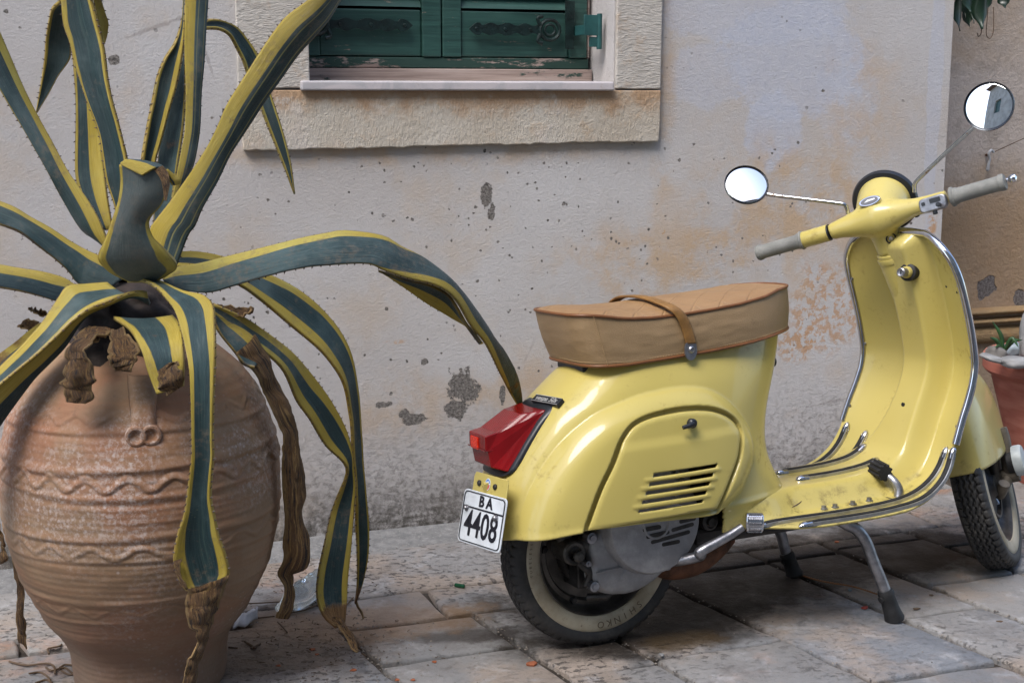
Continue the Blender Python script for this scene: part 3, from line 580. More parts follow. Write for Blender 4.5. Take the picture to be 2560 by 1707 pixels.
def paver(poly, h=.004, nm='paving_stone'):
    # a slightly worn slab: ragged outline, rounded edge, uneven top
    poly = np.array(poly, float); c = poly.mean(0); pts = []
    for i in range(len(poly)):
        a, b = poly[i], poly[(i + 1) % len(poly)]; L = np.linalg.norm(b - a); n = max(2, int(L / .045))
        nr = np.array([-(b - a)[1], (b - a)[0]]) / L
        for k in range(n): pts.append(a + (b - a) * k / n + nr * (random.uniform(-.0035, .0035)) + (0 if k else random.uniform(-.004, .004)))
    pts = np.array(pts); N = len(pts); V = []; tilt = (random.uniform(-.006, .006), random.uniform(-.006, .006)); h0 = h + random.uniform(-.0025, .0025)
    def ring(ins, z):
        d = c - pts; d = d / (np.linalg.norm(d, axis=1)[:, None] + 1e-9)
        for q in pts + d * ins:
            w = gw(q[0], q[1]); zz_ = z + (q - c) @ np.array(tilt); V.append((w[0], w[1], zz_))
    ring(0, -.03); ring(.0, h0 - .007); ring(.003, h0 - .002); ring(.008, h0)
    F = [[r * N + i, r * N + (i + 1) % N, (r + 1) * N + (i + 1) % N, (r + 1) * N + i] for r in range(3) for i in range(N)]
    w = gw(c[0], c[1]); V.append((w[0], w[1], h0)); F += [[3 * N + i, 3 * N + (i + 1) % N, 4 * N] for i in range(N)]
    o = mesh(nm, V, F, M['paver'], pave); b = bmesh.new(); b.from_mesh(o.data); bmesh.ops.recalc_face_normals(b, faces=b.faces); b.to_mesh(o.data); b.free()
    o.data.set_sharp_from_angle(angle=R(50)); return o
g = .007
def rectp(u0, u1, v0, v1, s=0.0): return paver([(u0 + g, v0 + g), (u1 - g, v0 + g), (u1 - g + s, v1 - g), (u0 + g + s, v1 - g)])
# course along the wall
for a, b in ((-2.3, -1.62), (-1.62, -1.02), (-1.02, -.50), (-.50, .30), (.30, .91), (.91, 1.41), (1.41, 2.0), (2.0, 2.7)):
    paver([(a + g, -.43 + g), (b - g, -.43 + g), (b - g, -.115), (a + g, -.125)])
vB = -.615
for a, b, lo in ((-2.3, -1.5, -.525), (-1.5, -.95, -.525), (-.95, -.47, -.52), (-.47, -.046, vB), (-.046, .25, -.602), (.25, .497, -.602), (.497, .818, -.53), (.818, 1.034, -.52), (1.034, 1.302, -.50), (1.302, 1.69, -.58), (1.69, 2.07, -.55), (2.07, 2.6, -.55)):
    paver([(a + g, lo + g), (b - g, lo + g), (b - g - .01, -.43 - g), (a + g - .01, -.43 - g)])
def strip(i, cuts):
    (a, sa), (b, sb) = DL[i], DL[i + 1]
    for v1, v0 in zip(cuts[:-1], cuts[1:]):
        paver([(a + sa * v0 + g, v0 + g), (b + sb * v0 - g, v0 + g), (b + sb * v1 - g, v1 - g), (a + sa * v1 + g, v1 - g)])
strip(0, [-.525, -.95, -1.5, -2.1]); strip(1, [-.525, -.9, -1.4, -1.95]); strip(2, [-.525, -.93, -1.3, -1.9]); strip(3, [vB, -.818, -1.25, -1.7, -2.2])
strip(4, [-.602, -1.0, -1.42, -1.9, -2.3]); strip(5, [-.602, -.98, -1.38, -1.85]); strip(6, [-.53, -1.222, -1.75, -2.3]); strip(7, [-.52, -.955, -1.5, -2.0])
strip(8, [-.50, -.80, -1.26, -1.8]); strip(9, [-.58, -.79, -1.3, -1.75]); strip(10, [-.55, -1.0, -1.5, -2.0]); strip(11, [-.55, -1.1, -1.6, -2.0]); strip(12, [-.55, -.9, -1.4, -2.0])
# (row 1 of strip 4 and 5 meet the second course; scattered grit sits in the joints)
mb = MB()
def grit_at(u, v, s):
    w = gw(u, v, .003); k = random.random() * 6.28; V = [(w[0] + s * math.cos(k + a) * random.uniform(.6, 1), w[1] + s * math.sin(k + a) * random.uniform(.6, 1), w[2]) for a in (0, 1.6, 3.2, 4.7)] + [(w[0], w[1], w[2] + s * random.uniform(.5, .9))]
    mb.add(V, [(0, 1, 4), (1, 2, 4), (2, 3, 4), (3, 0, 4)])
for _ in range(900):
    i = random.randrange(3, 11); v = -random.uniform(.55, 1.4); a, sa = DL[i]; grit_at(a + sa * v + random.gauss(0, .007), v, random.choice([.0015, .002, .003, .004]))
for _ in range(1500): grit_at(-.43 + random.gauss(0, .13), -.76 + random.gauss(0, .16), random.choice([.001, .0015, .0025, .004]))
for _ in range(900): grit_at(random.uniform(-1.2, 1.6), -.115 + random.gauss(0, .035), random.choice([.001, .002, .003]))
for _ in range(300): grit_at(random.uniform(-1, 1.8), random.uniform(-1.3, -.1), random.choice([.001, .002, .003]))
tag(mb.build('grit', simple('pale_grit', (.19, .165, .14), .9, 0, .5, 90), None, smooth=False, fixn=False), kind='stuff')

# ================================================================== TERRACOTTA URN
UC = ground(383, 1700); UY = UC[1]
prof_px = [(1712, 172), (1694, 181), (1661, 184), (1625, 187), (1595, 195), (1564, 214), (1526, 245), (1491, 264), (1448, 287), (1404, 307), (1340, 326), (1274, 336), (1198, 338), (1140, 335), (1088, 327), (1030, 311), (985, 292), (940, 262), (900, 222), (875, 190), (862, 178)]
UP_ = []
for y, r in prof_px:
    p = at(378, y, UY); w = (p - EYE) @ FW; UP_.append((r * w / F_PX, p[2] ))
zmin = UP_[0][1]
UP_ = [(r, max(0, z - zmin)) for r, z in UP_]
_pz = catmull(np.array([(z, r, 0) for r, z in UP_]), 260)
def urn_r(z): return np.interp(z, _pz[:, 0], _pz[:, 1])
ZTOP = UP_[-1][1]
def urn_front(px, py):                 # point of the urn's near face seen at a pixel
    Y = UY - .25
    for _ in range(12):
        p = at(px, py, Y); rr = urn_r(np.clip(p[2], 0, ZTOP)); dx = p[0] - UC[0]; Y = UC[1] - math.sqrt(max(rr * rr - dx * dx, 1e-4))
    return at(px, py, Y)
urn = empty('terracotta_urn', (UC[0], UC[1], 0)); tag(urn, 'big terracotta urn with wavy relief bands, whitish bloom and a striped agave growing in it', 'urn')
def build_urn():
    nz, nt = 300, 380; zs = np.linspace(0, ZTOP, nz); th = np.linspace(0, 2 * np.pi, nt, endpoint=False)
    Z, T = np.meshgrid(zs, th, indexing='ij'); r = urn_r(Z)
    fz = lambda y: urn_front(300, y)[2]
    for y, h, w in [(1178, .0032, .009), (1245, .0025, .007), (1085, .0022, .006), (1355, .0022, .007), (1412, .0018, .005), (1510, .0018, .006), (1562, .0014, .005)]:
        z0 = fz(y) + .004 * np.sin(T * 2 + y); d = (Z - z0) / w; r = r + h * np.exp(-d * d) - h * .7 * np.exp(-((Z - z0 + w * 1.5) / (w * .8)) ** 2)
    for y, amp, nwav, h, w, ph in [(1214, .0105, 22, .0034, .0058, .3), (1386, .0095, 19, .0022, .005, 1.2), (1534, .009, 17, .0018, .0045, 2.2), (1050, .008, 21, .0018, .0045, .9)]:
        z0 = fz(y) + amp * np.sin(T * nwav + ph + .7 * np.sin(3 * T)) ; sl = amp * nwav / .25 * np.cos(T * nwav + ph); d = (Z - z0) / (w * np.sqrt(1 + sl * sl * .35)); h = h * (.40 + .34 * (1 + vnoise(np.stack([np.cos(T), np.sin(T), Z * 4], -1), 2.5, 9))); r = r + h * np.exp(-d ** 4) - h * .5 * np.exp(-((np.abs(d) - 1.5) / .45) ** 2)
    X, Y = np.cos(T), np.sin(T)
    q = np.stack([X * .3, Y * .3, Z], -1); r = r + .006 * vnoise(q, 5, 2) + .0009 * vnoise(q * np.array([1, 1, 5]), 16, 3) + .00025 * np.sin(Z * 520 + 2 * vnoise(q, 7, 4))
    Pp = np.stack([X * r, Y * r, Z], -1)
    lip = np.array([[(.97, ZTOP + .006)], [(.93, ZTOP + .008)], [(.90, ZTOP)], [(.88, ZTOP - .05)]])
    rows = [np.stack([X[-1] * r[-1] * k[0][0], Y[-1] * r[-1] * k[0][0], np.full(nt, k[0][1])], -1)[None] for k in lip]
    Pp = np.concatenate([Pp] + rows, 0)
    mb = MB(); mb.grid(Pp, False, True, flip=True); b0 = (Pp.shape[0] - 1) * nt
    mb.F.append([i for i in range(nt)][::-1])
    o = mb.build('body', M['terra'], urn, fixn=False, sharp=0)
    mb = MB().lathe([(.001, ZTOP - .03), (urn_r(ZTOP) * .9, ZTOP - .04)], n=40); mb.build('soil', M['stem'], urn)
build_urn()
# applied strap lug with two clay roundels
def lug():
    c = [(A2(935, v)) for v in (1145, 1190, 1240, 1310, 1390, 1460, 1510)]; hw = [88, 86, 82, 76, 68, 72, 84]; th = [.020, .022, .021, .017, .012, .009, .006]; rows = []
    for (x, y), h, t in zip(c, hw, th):
        row = []
        for k in np.linspace(-1, 1, 13):
            p = urn_front(x + k * h / 2.6133, y); nrm = p - np.array([UC[0], UC[1], p[2]]); nrm /= np.linalg.norm(nrm); row.append(p + nrm * (t * (1 - abs(k) ** 4) * (.80 + .30 * abs(k) ** 2) - .002))
        rows.append(row)
    rows = np.array(rows); rows = np.stack([catmull(rows[:, j], 24) for j in range(13)], 1)
    o = MB().grid(rows - np.array([UC[0], UC[1], 0])).build('strap_lug', M['terra'], urn, fixn=False)
    so = o.modifiers.new('thick', 'SOLIDIFY'); so.thickness = .01; so.offset = 0
    for (x, y) in ((888, 1540), (985, 1532)):
        p = urn_front(*A2(x, y)); nrm = p - np.array([UC[0], UC[1], p[2]]); nrm /= np.linalg.norm(nrm); s = np.cross([0, 0, 1], nrm); s /= np.linalg.norm(s); u = np.cross(nrm, s)
        MB().lathe([(0, .003), (.006, .003), (.010, .005), (.0135, .0085), (.017, .008), (.019, .004), (.0195, -.004)], p - np.array([UC[0], UC[1], 0]), s, u, nrm, 26).build('lug_roundel', M['terra'], urn)
def A1(u, v): return (u / 2.6133, v / 2.6133)
def A2(u, v): return (u / 2.6133, 500 + v / 2.6133)
def A3(u, v): return (u / 2.5833, 1100 + v / 2.5833)
def DD(u, v): return (u * 1.08844, v * 1.08844)
lug()

# ================================================================== AGAVE
AG0 = at(360, 720, UY); AG0 = np.array([UC[0], UC[1], AG0[2]])
agave = empty('agave', AG0); tag(agave, 'sprawling blue-green agave with yellow leaf margins, some leaves cut or dead, in the big urn', 'plant')
def S(fn, pts): return [fn(*p) for p in pts]
leaf_n = [0]
def leaf(Lp, Rp, dep, yl=.18, yr=.18, fold=.12, dry=None, teeth='LR', thick=.0065, mat=None, name='leaf', label=None, wavy=.0, n=64, mid=None, nx=17, stripe=0.0):
    """Lp, Rp: the two edges as seen; dep: [(t, depth of left edge, depth of right edge)] relative to the urn's middle."""
    leaf_n[0] += 1; sd_ = leaf_n[0]
    Lp, Rp = [tuple(p) for p in Lp], [tuple(p) for p in Rp]; le, re = np.array(Lp[-1]), np.array(Rp[-1]); me_ = (le + re) / 2
    if (me_[0] < -20 or me_[1] < -20) and np.linalg.norm(le - re) > 25:      # leaf runs out of the picture: let it go on and taper to its point
        d_ = (le - np.array(Lp[-2])) / np.linalg.norm(le - np.array(Lp[-2])) + (re - np.array(Rp[-2])) / np.linalg.norm(re - np.array(Rp[-2])); d_ /= np.linalg.norm(d_); n0 = len(Lp)
        for k_, w_ in ((110, .78), (220, .45), (310, .04)): Lp.append(tuple(me_ + d_ * k_ + (le - me_) * w_)); Rp.append(tuple(me_ + d_ * k_ + (re - me_) * w_))
    def rs(P_): P_ = np.array([(a, b, 0) for a, b in P_], float); q = catmull(P_, 240); s = np.r_[0, np.cumsum(np.linalg.norm(np.diff(q, axis=0), axis=1))]; t = np.linspace(0, s[-1], n); return np.stack([np.interp(t, s, q[:, 0]), np.interp(t, s, q[:, 1])], -1)
    Le, Re = rs(Lp), rs(Rp); t = np.linspace(0, 1, n); dep = np.array(dep, float)
    q = catmull(np.c_[dep[:, 0] * 1.0, dep[:, 1:]], 120); dl, dr = np.interp(t, q[:, 0], q[:, 1]), np.interp(t, q[:, 0], q[:, 2])
    L3 = np.array([at(a[0], a[1], UY + d) for a, d in zip(Le, dl)]); R3 = np.array([at(a[0], a[1], UY + d) for a, d in zip(Re, dr)])
    rr = np.random.default_rng(sd_)
    if wavy:
        L3 += wavy * np.stack([vnoise(np.c_[t * 14, t * 0, t * 0 + sd_], 1, k + sd_) for k in range(3)], -1); R3 += wavy * np.stack([vnoise(np.c_[t * 14, t * 0 + 5, t * 0 + sd_], 1, k + sd_) for k in range(3)], -1)
    W = R3 - L3; wd = np.linalg.norm(W, axis=1); mid3 = (L3 + R3) / 2; T = np.gradient(mid3, axis=0); T /= np.linalg.norm(T, axis=1)[:, None] + 1e-9
    Nn = np.cross(W, T); Nn /= np.linalg.norm(Nn, axis=1)[:, None] + 1e-9
    vd = mid3 - EYE; sg = np.sign(np.einsum('ij,ij->i', Nn, vd)); sg = sg if abs(sg.sum()) < n * .95 else np.full(n, np.sign(sg.sum()))
    sg = np.convolve(np.pad(sg, 4, mode='edge'), np.ones(9) / 9, 'valid'); Nn = Nn * sg[:, None]
    fo = np.interp(t, np.linspace(0, 1, len(fold)), fold) if isinstance(fold, (list, tuple)) else np.full(n, fold)
    a = np.linspace(-1, 1, nx); yl_ = np.interp(t, np.linspace(0, 1, len(yl)), yl) if isinstance(yl, (list, tuple)) else np.full(n, yl); yr_ = np.interp(t, np.linspace(0, 1, len(yr)), yr) if isinstance(yr, (list, tuple)) else np.full(n, yr)
    md = np.zeros(n) if mid is None else np.interp(t, np.linspace(0, 1, len(mid)), mid)       # where the fold line runs: -1 left edge .. 1 right edge
    V = []; ac = []; al = []; YL = []; YR = []; DR = []
    dry_ = np.zeros(n) if dry is None else np.interp(t, np.linspace(0, 1, len(dry)), dry)
    for i in range(n):
        u = np.where(a < md[i], (a - md[i]) / (1 + md[i] + 1e-6), (a - md[i]) / (1 - md[i] + 1e-6))
        sag = (1 - np.abs(u) ** 1.7) * fo[i] * wd[i]
        V.append(L3[i] + (a[:, None] + 1) / 2 * W[i] + Nn[i] * sag[:, None])
        ac.append(a); al.append(np.full(nx, t[i] * 3 + sd_)); YL.append(np.full(nx, yl_[i])); YR.append(np.full(nx, yr_[i])); DR.append(np.full(nx, dry_[i]))
    V = np.array(V); V += (.0012 * vnoise(V, 22, sd_) + (0 if mat is not M['dry'] else 1) * (.006 * vnoise(V * np.array([1, 1, .35]), 45, sd_) + .003 * vnoise(V, 90, sd_)))[..., None] * Nn[:, None]
    fl = lambda x: np.concatenate(x)
    o = mesh(name, (V - AG0).reshape(-1, 3), gridf(n, nx), mat or M['leaf'], agave, True, dict(across=fl(ac), along=fl(al), yl=fl(YL), yr=fl(YR), dry=fl(DR), stripe=np.full(n * nx, stripe), seed=np.full(n * nx, (sd_ * .37) % 1)))
    if label: o['label'] = label
    so = o.modifiers.new('thick', 'SOLIDIFY'); so.thickness = thick if mat is not M['dry'] else .0035; so.offset = 0; so.use_even_offset = False
    if teeth:
        mb = MB()
        for E_, nm, sgn in ((L3, 'L', -1), (R3, 'R', 1)):
            if nm not in teeth: continue
            s = np.r_[0, np.cumsum(np.linalg.norm(np.diff(E_, axis=0), axis=1))]; p = .02
            while p < s[-1] * .97:
                i = int(np.searchsorted(s, p)); i = min(max(i, 1), n - 2); k = (p - s[i - 1]) / (s[i] - s[i - 1] + 1e-9); P0 = E_[i - 1] + (E_[i] - E_[i - 1]) * k
                if dry_[i] < .45 and wd[i] > .008:
                    out = W[i] / (wd[i] + 1e-9) * sgn; l = rr.uniform(.0035, .006); tn = T[i] * .0022; nn = Nn[i] * .0016; tip = P0 + out * l + T[i] * rr.uniform(-.002, .003); P0 = P0 - out * .001
                    mb.add([P0 - tn, P0 + tn, P0 + nn, P0 - nn, tip], [(0, 2, 4), (2, 1, 4), (1, 3, 4), (3, 0, 4)])
                p += rr.uniform(.011, .021)
        if mb.V:
            mb.xf(lambda v: v - AG0); sp = mb.build('spines', M['spine'], o, smooth=False, fixn=False); sp['kind'] = 'stuff'
    return o
# -- upright leaves at the back, then towards the front
leaf(S(A1, [(650, 1500), (540, 1300), (495, 1170), (490, 1000), (495, 700), (480, 430), (455, 200), (450, -60)]), S(A1, [(740, 1500), (725, 1430), (700, 1280), (680, 1100), (660, 900), (640, 700), (620, 400), (600, -60)]), [(0, .02, .02), (.3, .08, .09), (1, .16, .17)], .09, .50, .10)
leaf(S(A1, [(760, 1500), (750, 1360), (700, 1200), (670, 1020), (640, 860), (560, 640), (490, 430), (455, 280), (415, 160), (398, 0), (385, -120)]), S(A1, [(860, 1480), (845, 1200), (830, 1050), (800, 920), (770, 800), (730, 650), (700, 500), (680, 330), (640, 170), (595, 0), (560, -120)]), [(0, .0, .0), (.3, .03, .03), (1, .10, .08)], [.06, .05, .05, .14, .2, .2], .10, .16)
leaf(S(A1, [(430, -120), (395, 0), (340, 60), (320, 140), (300, 260), (290, 400), (262, 580), (234, 735)]), S(A1, [(560, -120), (520, 30), (480, 180), (465, 300), (455, 390), (380, 500), (320, 610), (240, 738)]), [(0, .12, .12), (.4, .20, .22), (1, .24, .24)], .09, .03, .10, teeth='L')
leaf(S(A1, [(600, -40), (625, 60), (640, 140), (655, 220), (668, 290)]), S(A1, [(640, -60), (690, 90), (708, 150), (698, 220), (672, 292)]), [(0, .16, .16), (1, .18, .2)], .3, .75, .1, n=20)
leaf(S(A1, [(1000, 1560), (1010, 1300), (1030, 1060), (1045, 950), (1100, 750), (1150, 560), (1195, 380), (1205, 200)]), S(A1, [(1100, 1540), (1130, 1300), (1165, 1050), (1195, 850), (1212, 600), (1214, 400), (1218, 280), (1216, 180)]), [(0, .0, .01), (.5, .08, .08), (1, .12, .12)], .0, .05, .12)
leaf(S(A1, [(910, 1400), (925, 1080), (960, 850), (990, 700), (1030, 500), (1080, 380), (1130, 305), (1165, 220), (1190, 100), (1208, -80)]), S(A1, [(1000, 1250), (1015, 1050), (1030, 990), (1062, 880), (1110, 700), (1152, 560), (1192, 350), (1208, 200), (1217, 40), (1225, -80)]), [(0, -.01, .02), (.5, .05, .07), (1, .11, .10)], .10, [.2, .2, .22, .25, .2], .20)
leaf(S(A1, [(1080, 1560), (1120, 1300), (1140, 1200), (1180, 1000), (1207, 850), (1213, 600), (1206, 300), (1212, 0), (1216, -110)]), S(A1, [(1160, 1500), (1185, 1215), (1222, 1150), (1262, 1060), (1300, 850), (1312, 600), (1330, 400), (1342, 200), (1356, 0), (1362, -110)]), [(0, -.01, .01), (.4, .03, .05), (1, .08, .10)], [.3, .4, .42, .44, .45], .0, -.12, stripe=.7)
leaf(S(A1, [(1290, 330), (1335, 200), (1380, 188), (1440, 195), (1500, 232), (1550, 320), (1590, 400), (1612, 470), (1650, 570), (1700, 690), (1740, 800), (1800, 950), (1868, 1120), (1921, 1268)]), S(A1, [(1270, 240), (1340, 140), (1400, 128), (1470, 140), (1550, 180), (1620, 260), (1680, 352), (1725, 460), (1772, 620), (1830, 800), (1872, 950), (1902, 1080), (1925, 1270)]), [(0, .12, .14), (.3, .26, .28), (1, .30, .30)], .13, .11, .16)
leaf(S(A1, [(690, 1570), (590, 1420), (500, 1450), (430, 1330), (320, 1130), (200, 930), (100, 760), (0, 590), (-120, 340), (-240, 60)][:1] + [A for A in [(600, 1540), (540, 1500), (430, 1330), (320, 1130), (200, 930), (100, 760), (0, 590), (-120, 360), (-240, 80)]]), S(A1, [(740, 1640), (700, 1560), (650, 1440), (590, 1330), (520, 1230), (430, 1100), (330, 920), (240, 760), (150, 580), (60, 370), (0, 235), (-90, 30), (-210, -140)]), [(0, -.02, -.06), (.4, -.05, -.02), (1, -.08, -.05)], .02, .36, -.13)
leaf(S(A2, [(930, 400), (975, 250)]) + S(A1, [(985, 1500), (1000, 1470), (1100, 1340), (1200, 1200), (1280, 1080), (1360, 950), (1420, 830), (1480, 690), (1540, 590), (1610, 480), (1680, 370), (1780, 220), (1860, 120), (2010, 0), (2110, -90)]), S(A2, [(1140, 470), (1190, 330), (1235, 215)]) + S(A1, [(1270, 1480), (1320, 1360), (1420, 1180), (1500, 1010), (1570, 900), (1650, 780), (1740, 640), (1850, 490), (1950, 350), (2040, 250), (2150, 120), (2220, 0), (2290, -110)]), [(0, -.04, -.05), (.3, -.05, -.03), (1, -.02, .03)], [.55, .42, .38, .38, .36], .0, -.17, stripe=1.0)
# -- side leaves
leaf(S(A2, [(740, 560), (600, 572), (500, 540), (465, 490), (420, 440), (340, 370), (250, 300), (130, 212), (0, 160), (-160, 90)]), S(A2, [(815, 510), (780, 470), (720, 420), (650, 370), (560, 330), (450, 270), (330, 190), (200, 120), (100, 60), (0, 20), (-170, -40)]), [(0, -.07, -.05), (.4, -.13, -.08), (1, -.20, -.12)], .0, [.22, .26, .34, .36, .36, .36], -.10)
leaf(S(A2, [(560, 700), (430, 668), (360, 658), (270, 630), (150, 600), (0, 572), (-150, 545)]), S(A2, [(560, 560), (480, 553), (450, 530), (380, 500), (250, 470), (120, 450), (0, 432), (-150, 415)]), [(0, -.02, .0), (.4, -.02, .03), (1, -.04, .04)], .0, [.4, .45, .5, .35, .3], -.08)
leaf(S(A2, [(1050, 500), (1140, 450), (1300, 420), (1500, 370), (1750, 310), (1950, 260), (2150, 220), (2250, 206)]) + S(DD, [(880, 545), (920, 568), (980, 600), (1040, 650), (1090, 710), (1130, 770), (1160, 812), (1186, 862), (1196, 902), (1199, 942)]), S(A2, [(1100, 575), (1200, 592), (1370, 605), (1500, 570), (1700, 510), (1900, 460), (2100, 430)]) + S(DD, [(845, 606), (885, 622), (940, 640), (990, 652), (1030, 672), (1055, 700), (1080, 745), (1112, 785), (1135, 830), (1162, 885), (1182, 922), (1197, 943)]), [(0, -.10, -.12), (.35, -.08, -.12), (.6, .02, -.04), (.8, .16, .10), (1, .30, .30)], [.42, .36, .32, .28, .24, .20, .0, .0, .0, .0, .0], [.0, .0, .0, .0, .0, .02, .2, .28, .25, .22, .12], [-.10, -.10, -.12, -.16, -.14, -.1, -.06], dry=[0, 0, 0, 0, 0, 0, 0, 0, 0, .25, .45, .5])
leaf(S(DD, [(870, 622), (930, 642), (985, 655), (1025, 675), (1048, 705), (1075, 752), (1102, 785)]), S(DD, [(872, 624), (905, 645), (945, 672), (985, 700), (1030, 725), (1075, 750), (1108, 790)]), [(0, -.03, -.03), (.5, .03, .06), (1, .10, .12)], .0, .5, .10, teeth='R', n=30)
leaf(S(DD, [(380, 612), (470, 622), (550, 655), (600, 690), (660, 740), (720, 790), (760, 832), (790, 882), (805, 960), (810, 1040), (816, 1110), (818, 1200), (821, 1280), (820, 1350), (815, 1386)]), S(DD, [(385, 590), (430, 578), (520, 592), (620, 632), (680, 662), (740, 710), (782, 762), (808, 820), (822, 900), (828, 980), (833, 1050), (840, 1130), (847, 1200), (847, 1270), (835, 1335), (818, 1386)]), [(0, .0, .04), (.3, .14, .20), (.6, .22, .26), (1, .24, .24)], [.3, .3, .3, .34, .3, .22, .16, .12, .1], [.34, .28, .2, .12, .1, .1, .1, .12, .1], .10, dry=[0] * 14 + [.2, .8])
leaf(S(DD, [(815, 1380), (818, 1392), (826, 1405), (834, 1420)]), S(DD, [(820, 1380), (824, 1392), (831, 1403), (835, 1420)]), [(0, .24, .24), (1, .22, .22)], 0, 0, .1, teeth='', mat=M['dry'], name='dead_tip', n=14, thick=.003)
leaf(S(DD, [(480, 712), (500, 727), (550, 772), (600, 802), (650, 850), (682, 920), (712, 962), (748, 1022), (790, 1062), (798, 1088), (780, 1130), (760, 1180), (745, 1250), (731, 1320), (728, 1370), (742, 1412), (772, 1440)]), S(DD, [(490, 698), (560, 728), (620, 768), (680, 818), (732, 880), (772, 940), (800, 1000), (813, 1080), (817, 1112), (815, 1150), (812, 1190), (806, 1260), (799, 1330), (796, 1390), (790, 1436)]), [(0, -.02, -.02), (.35, .06, .10), (.65, .12, .13), (.8, .06, .10), (1, .03, .06)], [.22, .24, .28, .3, .3, .28, .25, .25, .2, .2], [.22, .34, .36, .3, .2, .12, .12, .16, .18, .18], [.1, .1, .1, .14, .1, .06], dry=[0] * 17 + [.15, .55, 1.0])
leaf(S(DD, [(752, 1420), (770, 1440), (790, 1455), (806, 1475), (822, 1496)]), S(DD, [(792, 1424), (800, 1444), (812, 1455), (818, 1475), (826, 1496)]), [(0, .04, .06), (1, .0, .02)], 0, 0, -.2, teeth='', mat=M['dry'], name='dead_tip', n=20, wavy=.003)
# big folded leaf drooping to the left: channelled upper face, then its turned-down outer face
leaf(S(A2, [(700, 545), (560, 552), (440, 562), (380, 640), (330, 720), (260, 830), (180, 920), (100, 1000), (0, 1095), (-120, 1210)]), S(A2, [(960, 608), (900, 602), (800, 625), (690, 672), (580, 712), (480, 785), (400, 862), (310, 945), (200, 1042), (0, 1202), (-110, 1300)]), [(0, -.08, -.12), (.4, -.17, -.22), (1, -.26, -.32)], .24, .26, .14)
leaf(S(A2, [(960, 606), (900, 602), (800, 625), (690, 672), (580, 712), (480, 785), (400, 862), (310, 945), (200, 1042), (0, 1202), (-110, 1300)]), S(A2, [(980, 680), (900, 640), (830, 640), (700, 685), (560, 762), (480, 862), (420, 952), (330, 1052), (220, 1162), (100, 1322), (0, 1462), (-90, 1590)]), [(0, -.12, -.11), (.4, -.222, -.19), (1, -.322, -.28)], [.4, .5, .5, .45, .42, .42], .0, -.10, teeth='L')
# leaf hanging straight down the front
leaf(S(A2, [(830, 530), (930, 525), (1020, 570), (1080, 640), (1140, 720), (1180, 830), (1210, 960), (1235, 1100), (1245, 1300), (1250, 1560)]) + S(A3, [(1236, 120), (1215, 300), (1190, 480), (1150, 600), (1126, 720), (1122, 790), (1160, 920), (1215, 985)]), S(A2, [(960, 505), (1080, 545), (1200, 598), (1330, 622), (1388, 680), (1402, 800), (1405, 1000), (1396, 1300), (1390, 1560)]) + S(A3, [(1378, 100), (1366, 250), (1362, 380), (1386, 500), (1412, 620), (1450, 720), (1477, 860), (1440, 925)]), [(0, -.10, -.09), (.15, -.20, -.20), (.4, -.31, -.31), (1, -.30, -.30)], [.2, .2, .2, .16, .14, .13, .14, .16, .2, .2], [.2, .2, .28, .22, .13, .1, .1, .12, .16, .22], [.06, .05, .08, .10, .14, .16, .18], dry=[0] * 24 + [.1, .55])
leaf(S(A3, [(1205, 950), (1212, 1000), (1216, 1080), (1232, 1200), (1268, 1290), (1250, 1360), (1205, 1440), (1188, 1520), (1192, 1600)]), S(A3, [(1475, 870), (1462, 930), (1438, 1000), (1408, 1070), (1380, 1150), (1330, 1300), (1308, 1350), (1280, 1430), (1268, 1510), (1250, 1600)]), [(0, -.30, -.30), (.4, -.31, -.29), (1, -.30, -.28)], 0, 0, [-.1, -.25, -.3, -.25], teeth='', mat=M['dry'], name='dead_tip', wavy=.006, n=60, label='brown crumpled tip of the front hanging leaf')
leaf(S(A3, [(1122, 780), (1130, 830), (1150, 880), (1172, 940), (1200, 960)]), S(A3, [(1165, 770), (1160, 830), (1175, 880), (1195, 930), (1215, 965)]), [(0, -.315, -.315), (1, -.32, -.32)], 0, 0, .1, teeth='', mat=M['dry'], name='dead_tip', wavy=.002, n=16)
# short cut leaf, half-dead leaf, dead stubs
leaf(S(A2, [(740, 770), (790, 800), (835, 832), (882, 900), (930, 1000), (970, 1130), (1022, 1268)]), S(A2, [(1130, 760), (1165, 800), (1190, 870), (1200, 1000), (1204, 1100), (1200, 1212)]), [(0, -.14, -.14), (.4, -.26, -.26), (1, -.29, -.29)], [.1, .12, .2, .26, .3], [.3, .3, .3, .3, .3], .05, dry=[0, 0, 0, 0, 0, 0, .1, .42], teeth='')
leaf(S(A2, [(1030, 1115), (1035, 1180), (1050, 1240), (1090, 1272)]), S(A2, [(1110, 1060), (1170, 1075), (1200, 1130), (1198, 1215)]), [(0, -.297, -.297), (1, -.305, -.305)], 0, 0, -.15, teeth='', mat=M['dry'], name='dead_tip', wavy=.006, n=24)
leaf(S(A2, [(590, 838), (510, 868), (452, 980), (420, 1100), (404, 1250), (440, 1315)]), S(A2, [(720, 850), (630, 890), (580, 950), (560, 1020), (592, 1100), (612, 1250), (575, 1318)]), [(0, -.15, -.17), (.3, -.25, -.27), (1, -.27, -.27)], 0, 0, [.1, -.15, -.3, -.2], teeth='', mat=M['dry'], name='dead_leaf', wavy=.007, label='dark shrivelled leaf stub with a pale torn end')
leaf(S(A2, [(735, 868), (715, 930), (705, 1000), (715, 1060), (742, 1122)]), S(A2, [(800, 850), (870, 905), (905, 960), (915, 1000), (880, 1060), (850, 1118)]), [(0, -.20, -.20), (.5, -.26, -.26), (1, -.27, -.27)], 0, 0, .2, teeth='', mat=M['dry'], name='dead_leaf', wavy=.006, n=30)
